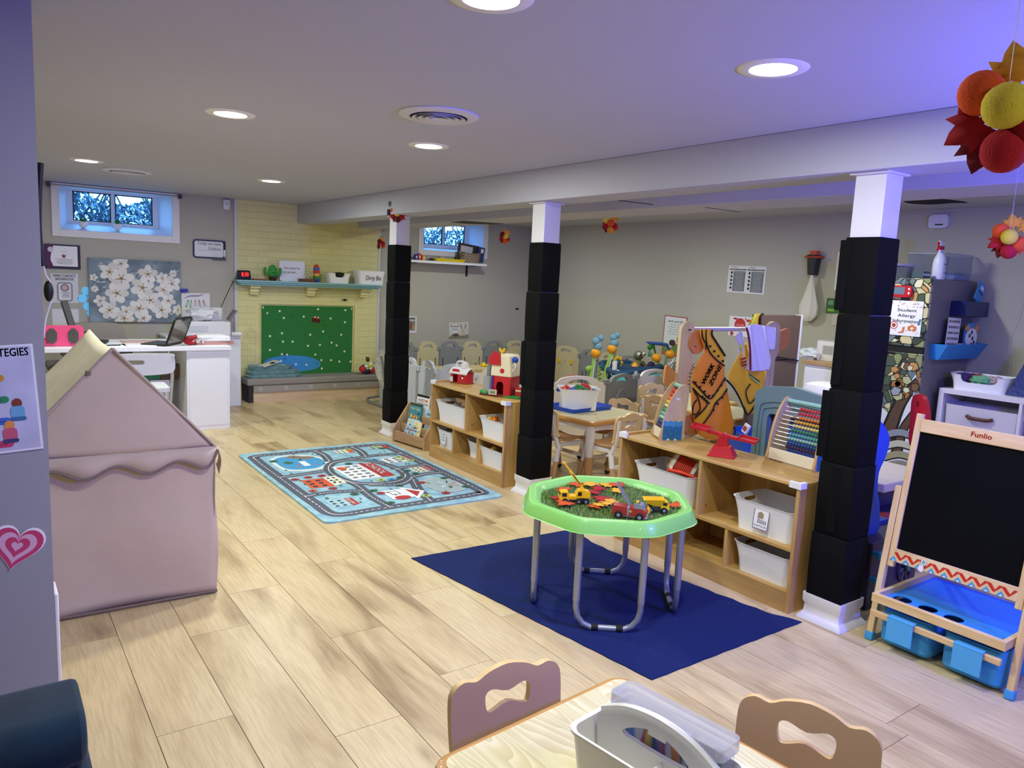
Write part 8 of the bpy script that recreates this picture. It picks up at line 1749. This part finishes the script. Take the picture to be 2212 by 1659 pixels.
for i, (ya, yb_) in enumerate(((.03, .235), (-.235, -.015))):
    bb = B(); yc = (ya+yb_)/2; bb.loft([[(p[0]*k+.20, p[1]*k+yc, z) for p in rr(.42, yb_-ya, .03, 4)] for k, z in ((.92, .012), (1, .03), (1.0, .165), (.97, .165), (.95, .02))], blf); fb_ = obj('fabric_bin', bb, t)
    obj('front_flap', B().bx(X0-.030, X0-.024, yc-.055, yc+.05, .055, .155, mat('52acea', .7)).bx(X0-.03, X0+.01, yc-.055, yc+.05, .150, .156, mat('52acea', .7)), fb_, bevel=.002)

# ---------------------------------------------------------------- caddy on the foreground table
A_ = ZP(1224, 1572, .60); Bc = ZP(1340, 1508, .60); d = (Bc-A_); ang2 = atan2(d.y, d.x); wd_ = .165; ln = .30
cc = A_+Vector((cos(ang2), sin(ang2), 0))*wd_/2+Vector((sin(ang2), -cos(ang2), 0))*ln/2
cdm = mat('f4f2ec', .4); zt_ = .4965
t = thing('art_caddy', 'white plastic art caddy with carry handle on the foreground table', 'caddy', (cc.x, cc.y, zt_), ang2)
b = B(); w, l, h = wd_/2, ln/2, .105
b.loft([[(p[0]*k, p[1]*k, z) for p in rr(2*w, 2*l, .03, 6)] for k, z in ((.90, 0), (.99, h-.008), (1.03, h-.006), (1.03, h), (.96, h), (.88, .006))], cdm); obj('tray_body', b, t)
arch = [(-l*.9, .006), (l*.9, .006), (l*.92, h), (l*.82, h+.015), (l*.5, h+.040), (l*.15, h+.050), (-l*.15, h+.050), (-l*.5, h+.040), (-l*.82, h+.015), (-l*.92, h)]
hole = [(-l*.45, h-.008), (l*.45, h-.008), (l*.40, h+.012), (l*.1, h+.030), (-l*.1, h+.030), (-l*.40, h+.012)]
obj('handle_divider', B().plate(arch[:2]+sm(arch[2:], 3, False), cdm, -.005, .005, holes=[sm(hole, 3)], ax='YZ'), t, bevel=.003)
obj('handle_grip', B().tube(sm([(0, l*.84, h+.018), (0, l*.5, h+.043), (0, l*.15, h+.053), (0, -l*.15, h+.053), (0, -l*.5, h+.043), (0, -l*.84, h+.018)], 3, False), .010, cdm, 8), t)
obj('cross_divider', B().bx(-w*.92, -.004, -.02, -.016, .006, h-.02, cdm), t)
scuff = mat('6a6660', .8); b = B()
for (y0, z0, y1, z1) in ((.06, .05, .09, .09), (.02, .03, .05, .06)): b.tube([(-w*.5, y0, .0065), (-w*.3, y1, .0068)], .0008, scuff, 4)
obj('crayon_scuffs', b, t)
t = thing('clear_crayon_box', 'clear plastic crayon box with snap lid standing in the art caddy', 'box', (cc.x, cc.y, zt_+.012), ang2)
cb_ = mat('e4e6f2', .12, trans=.8, ior=1.1, alpha=.35); X = w*.46
obj('clear_body', B().plate(rr(.062, ln*.80, .012, 3, X, -.005), cb_, 0, .125, ax='XY'), t, bevel=.004)
obj('snap_lid', B().plate(rr(.070, ln*.84, .014, 3, X, -.005), mat('d4d6e2', .2, trans=.5, alpha=.6), .125, .150, ax='XY'), t, bevel=.006)
obj('lid_latch', B().bx(X-.04, X-.034, -.02, .02, .11, .15, cdm), t, bevel=.002)
r = random.Random(12)
for i in range(12):
    c_ = ('3c8c74', 'c84850', 'e8dcc0', '3c5c9c', 'd88a40', '4a9a8c', '8c4c70', '2c4c88', 'd8c050', 'b85060', '5ca0b8', '3c4c90')[i]; y = -.10+.017*i
    b = B().at(X+r.uniform(-.012, .012), y, .02+r.random()*.02, rx=r.uniform(-.25, .25)); b.cyl((0, 0, 0), (0, 0, .07), .0075, mat(c_, .6), n=8).cyl((0, 0, .07), (0, 0, .082), .006, mat(c_, .6), r2=.002, n=8); obj('crayon', b, t)

# ---------------------------------------------------------------- teal settee corner
vel = mat('06283a', .9, bump=.15, bs=30, var=.35, vs=7, sheen=.15)
t = thing('teal_settee', 'dark teal velvet settee corner at the lower left', 'settee', (-.385, 1.46, 0))
def cush(x0, x1, y0, y1, z0, z1, r_, m): 
    b = B(); R = []
    for i in range(13):
        x = x0+(x1-x0)*i/12; k = 1-.05*abs(2*i/12-1)**8; R.append([(x, (y0+y1)/2+p[0]*k, (z0+z1)/2+p[1]*k+.003*sin(i*1.7)) for p in rr(y1-y0, z1-z0, r_, 6)])
    b.loft(R, m); return b
obj('seat_cushion', cush(-.50, .562, -.75, .56, .16, .30, .04, vel), t, bevel=.012)
obj('bolster', cush(-.50, .552, .33, .59, .30, .435, .06, vel), t, bevel=.014)
obj('base', B().bx(-.5, .54, -.72, .55, .06, .158, mat('0a2c3a', .8)), t, bevel=.01)
for x in (-.46, .50):
    for y in (-.66, .50): obj('leg', B().cyl((x, y, 0), (x, y, .06), .02, BLACK), t)

# ---------------------------------------------------------------- hanging autumn garland pieces
gc = {'y': 'd9c23c', 'o': 'd9501c', 'r': 'a81424', 'b': '5c2410', 'm': '6e1020', 'a': 'd99428'}
def garland(u, v, pt, s_, label, cols, ztop, rot=0.0):
    t = thing('garland_cluster', label, 'garland', (pt.x, pt.y, pt.z), atan2(pt.y, pt.x)-pi/2+rot, 'autumn pompom clusters hanging from the ceiling')
    offs = ((0, -.030, .0), (.030, -.005, -.022), (-.028, -.005, .022), (.004, -.005, -.048), (.026, .01, .02))
    for i, c_ in enumerate(cols):
        x, y, z = offs[i]; obj('pompom', B().sph((x*s_, y*s_, z*s_), .027*s_, mat(gc[c_], .95, bump=.6, bs=260), 9), t)
    for i, (x, z, a, c_) in enumerate(((-.035, -.018, 2.2, 'r'), (.04, -.03, -2.1, 'o'), (.005, .052, .2, 'a'), (.04, .04, -.7, 'a'), (-.02, -.04, 2.9, 'm'))):
        b = B(); pts = [(p[0]*cos(a)-p[1]*sin(a), p[0]*sin(a)+p[1]*cos(a)) for p in leaf_pts(.062*s_)]; b.flat(pts, mat(gc[c_], .9), 0); obj('felt_leaf', b, t, (x*s_, .004*i*s_, z*s_), solid=.0015, fix=False)
    obj('thread', B().cyl((0, 0, .03*s_), (0, 0, ztop-pt.z), .0006, mat('d8d8e0', .3), n=4), t)
    return t
garland(857, 460, YP(858, 461, 6.02), 1.05, 'autumn pompom cluster clipped to the top of the far padded post', 'yrob'[:4], 1.95)
garland(823, 525, YP(823, 526, 7.7), .95, 'small red and orange cluster between fireplace and far padded post', 'rom', CEIL, .8)
garland(1090, 510, YP(1090, 511, 6.6), 1.0, 'autumn cluster hanging before the far wall right of basement window', 'yrmo', 2.03, .4)
garland(1318, 480, YP(1318, 482, 4.7), 1.1, 'autumn cluster hanging before the long right wall', 'orya', 2.03, .2)
garland(2180, 512, XP(2180, 513, 3.42), 1.15, 'autumn cluster with pale pompom hanging at right above cube shelf', 'yoor', 2.03)
garland(2165, 240, XP(2172, 240, 1.30), 1.25, 'largest nearest autumn cluster cut by the right picture edge', 'yror', CEIL)
q = YP(846, 458, 6.05); obj('black_clip', B().bx(-.028, .012, -.015, .015, -.028, .022, BLACK), None, (q.x, q.y+.02, q.z), bevel=.004, label='black clip beside the pompom cluster on far post top', cat='clip')
q = XP(841, 440, 2.955); obj('ceiling_ring', B().tube([(0, .018*cos(a*pi/8), .018*sin(a*pi/8)) for a in range(16)], .004, mat('5a6068', .4, .6), 6, closed=True), None, (2.958, q.y, q.z), label='small grey metal ring on the beam above far post', cat='ring')
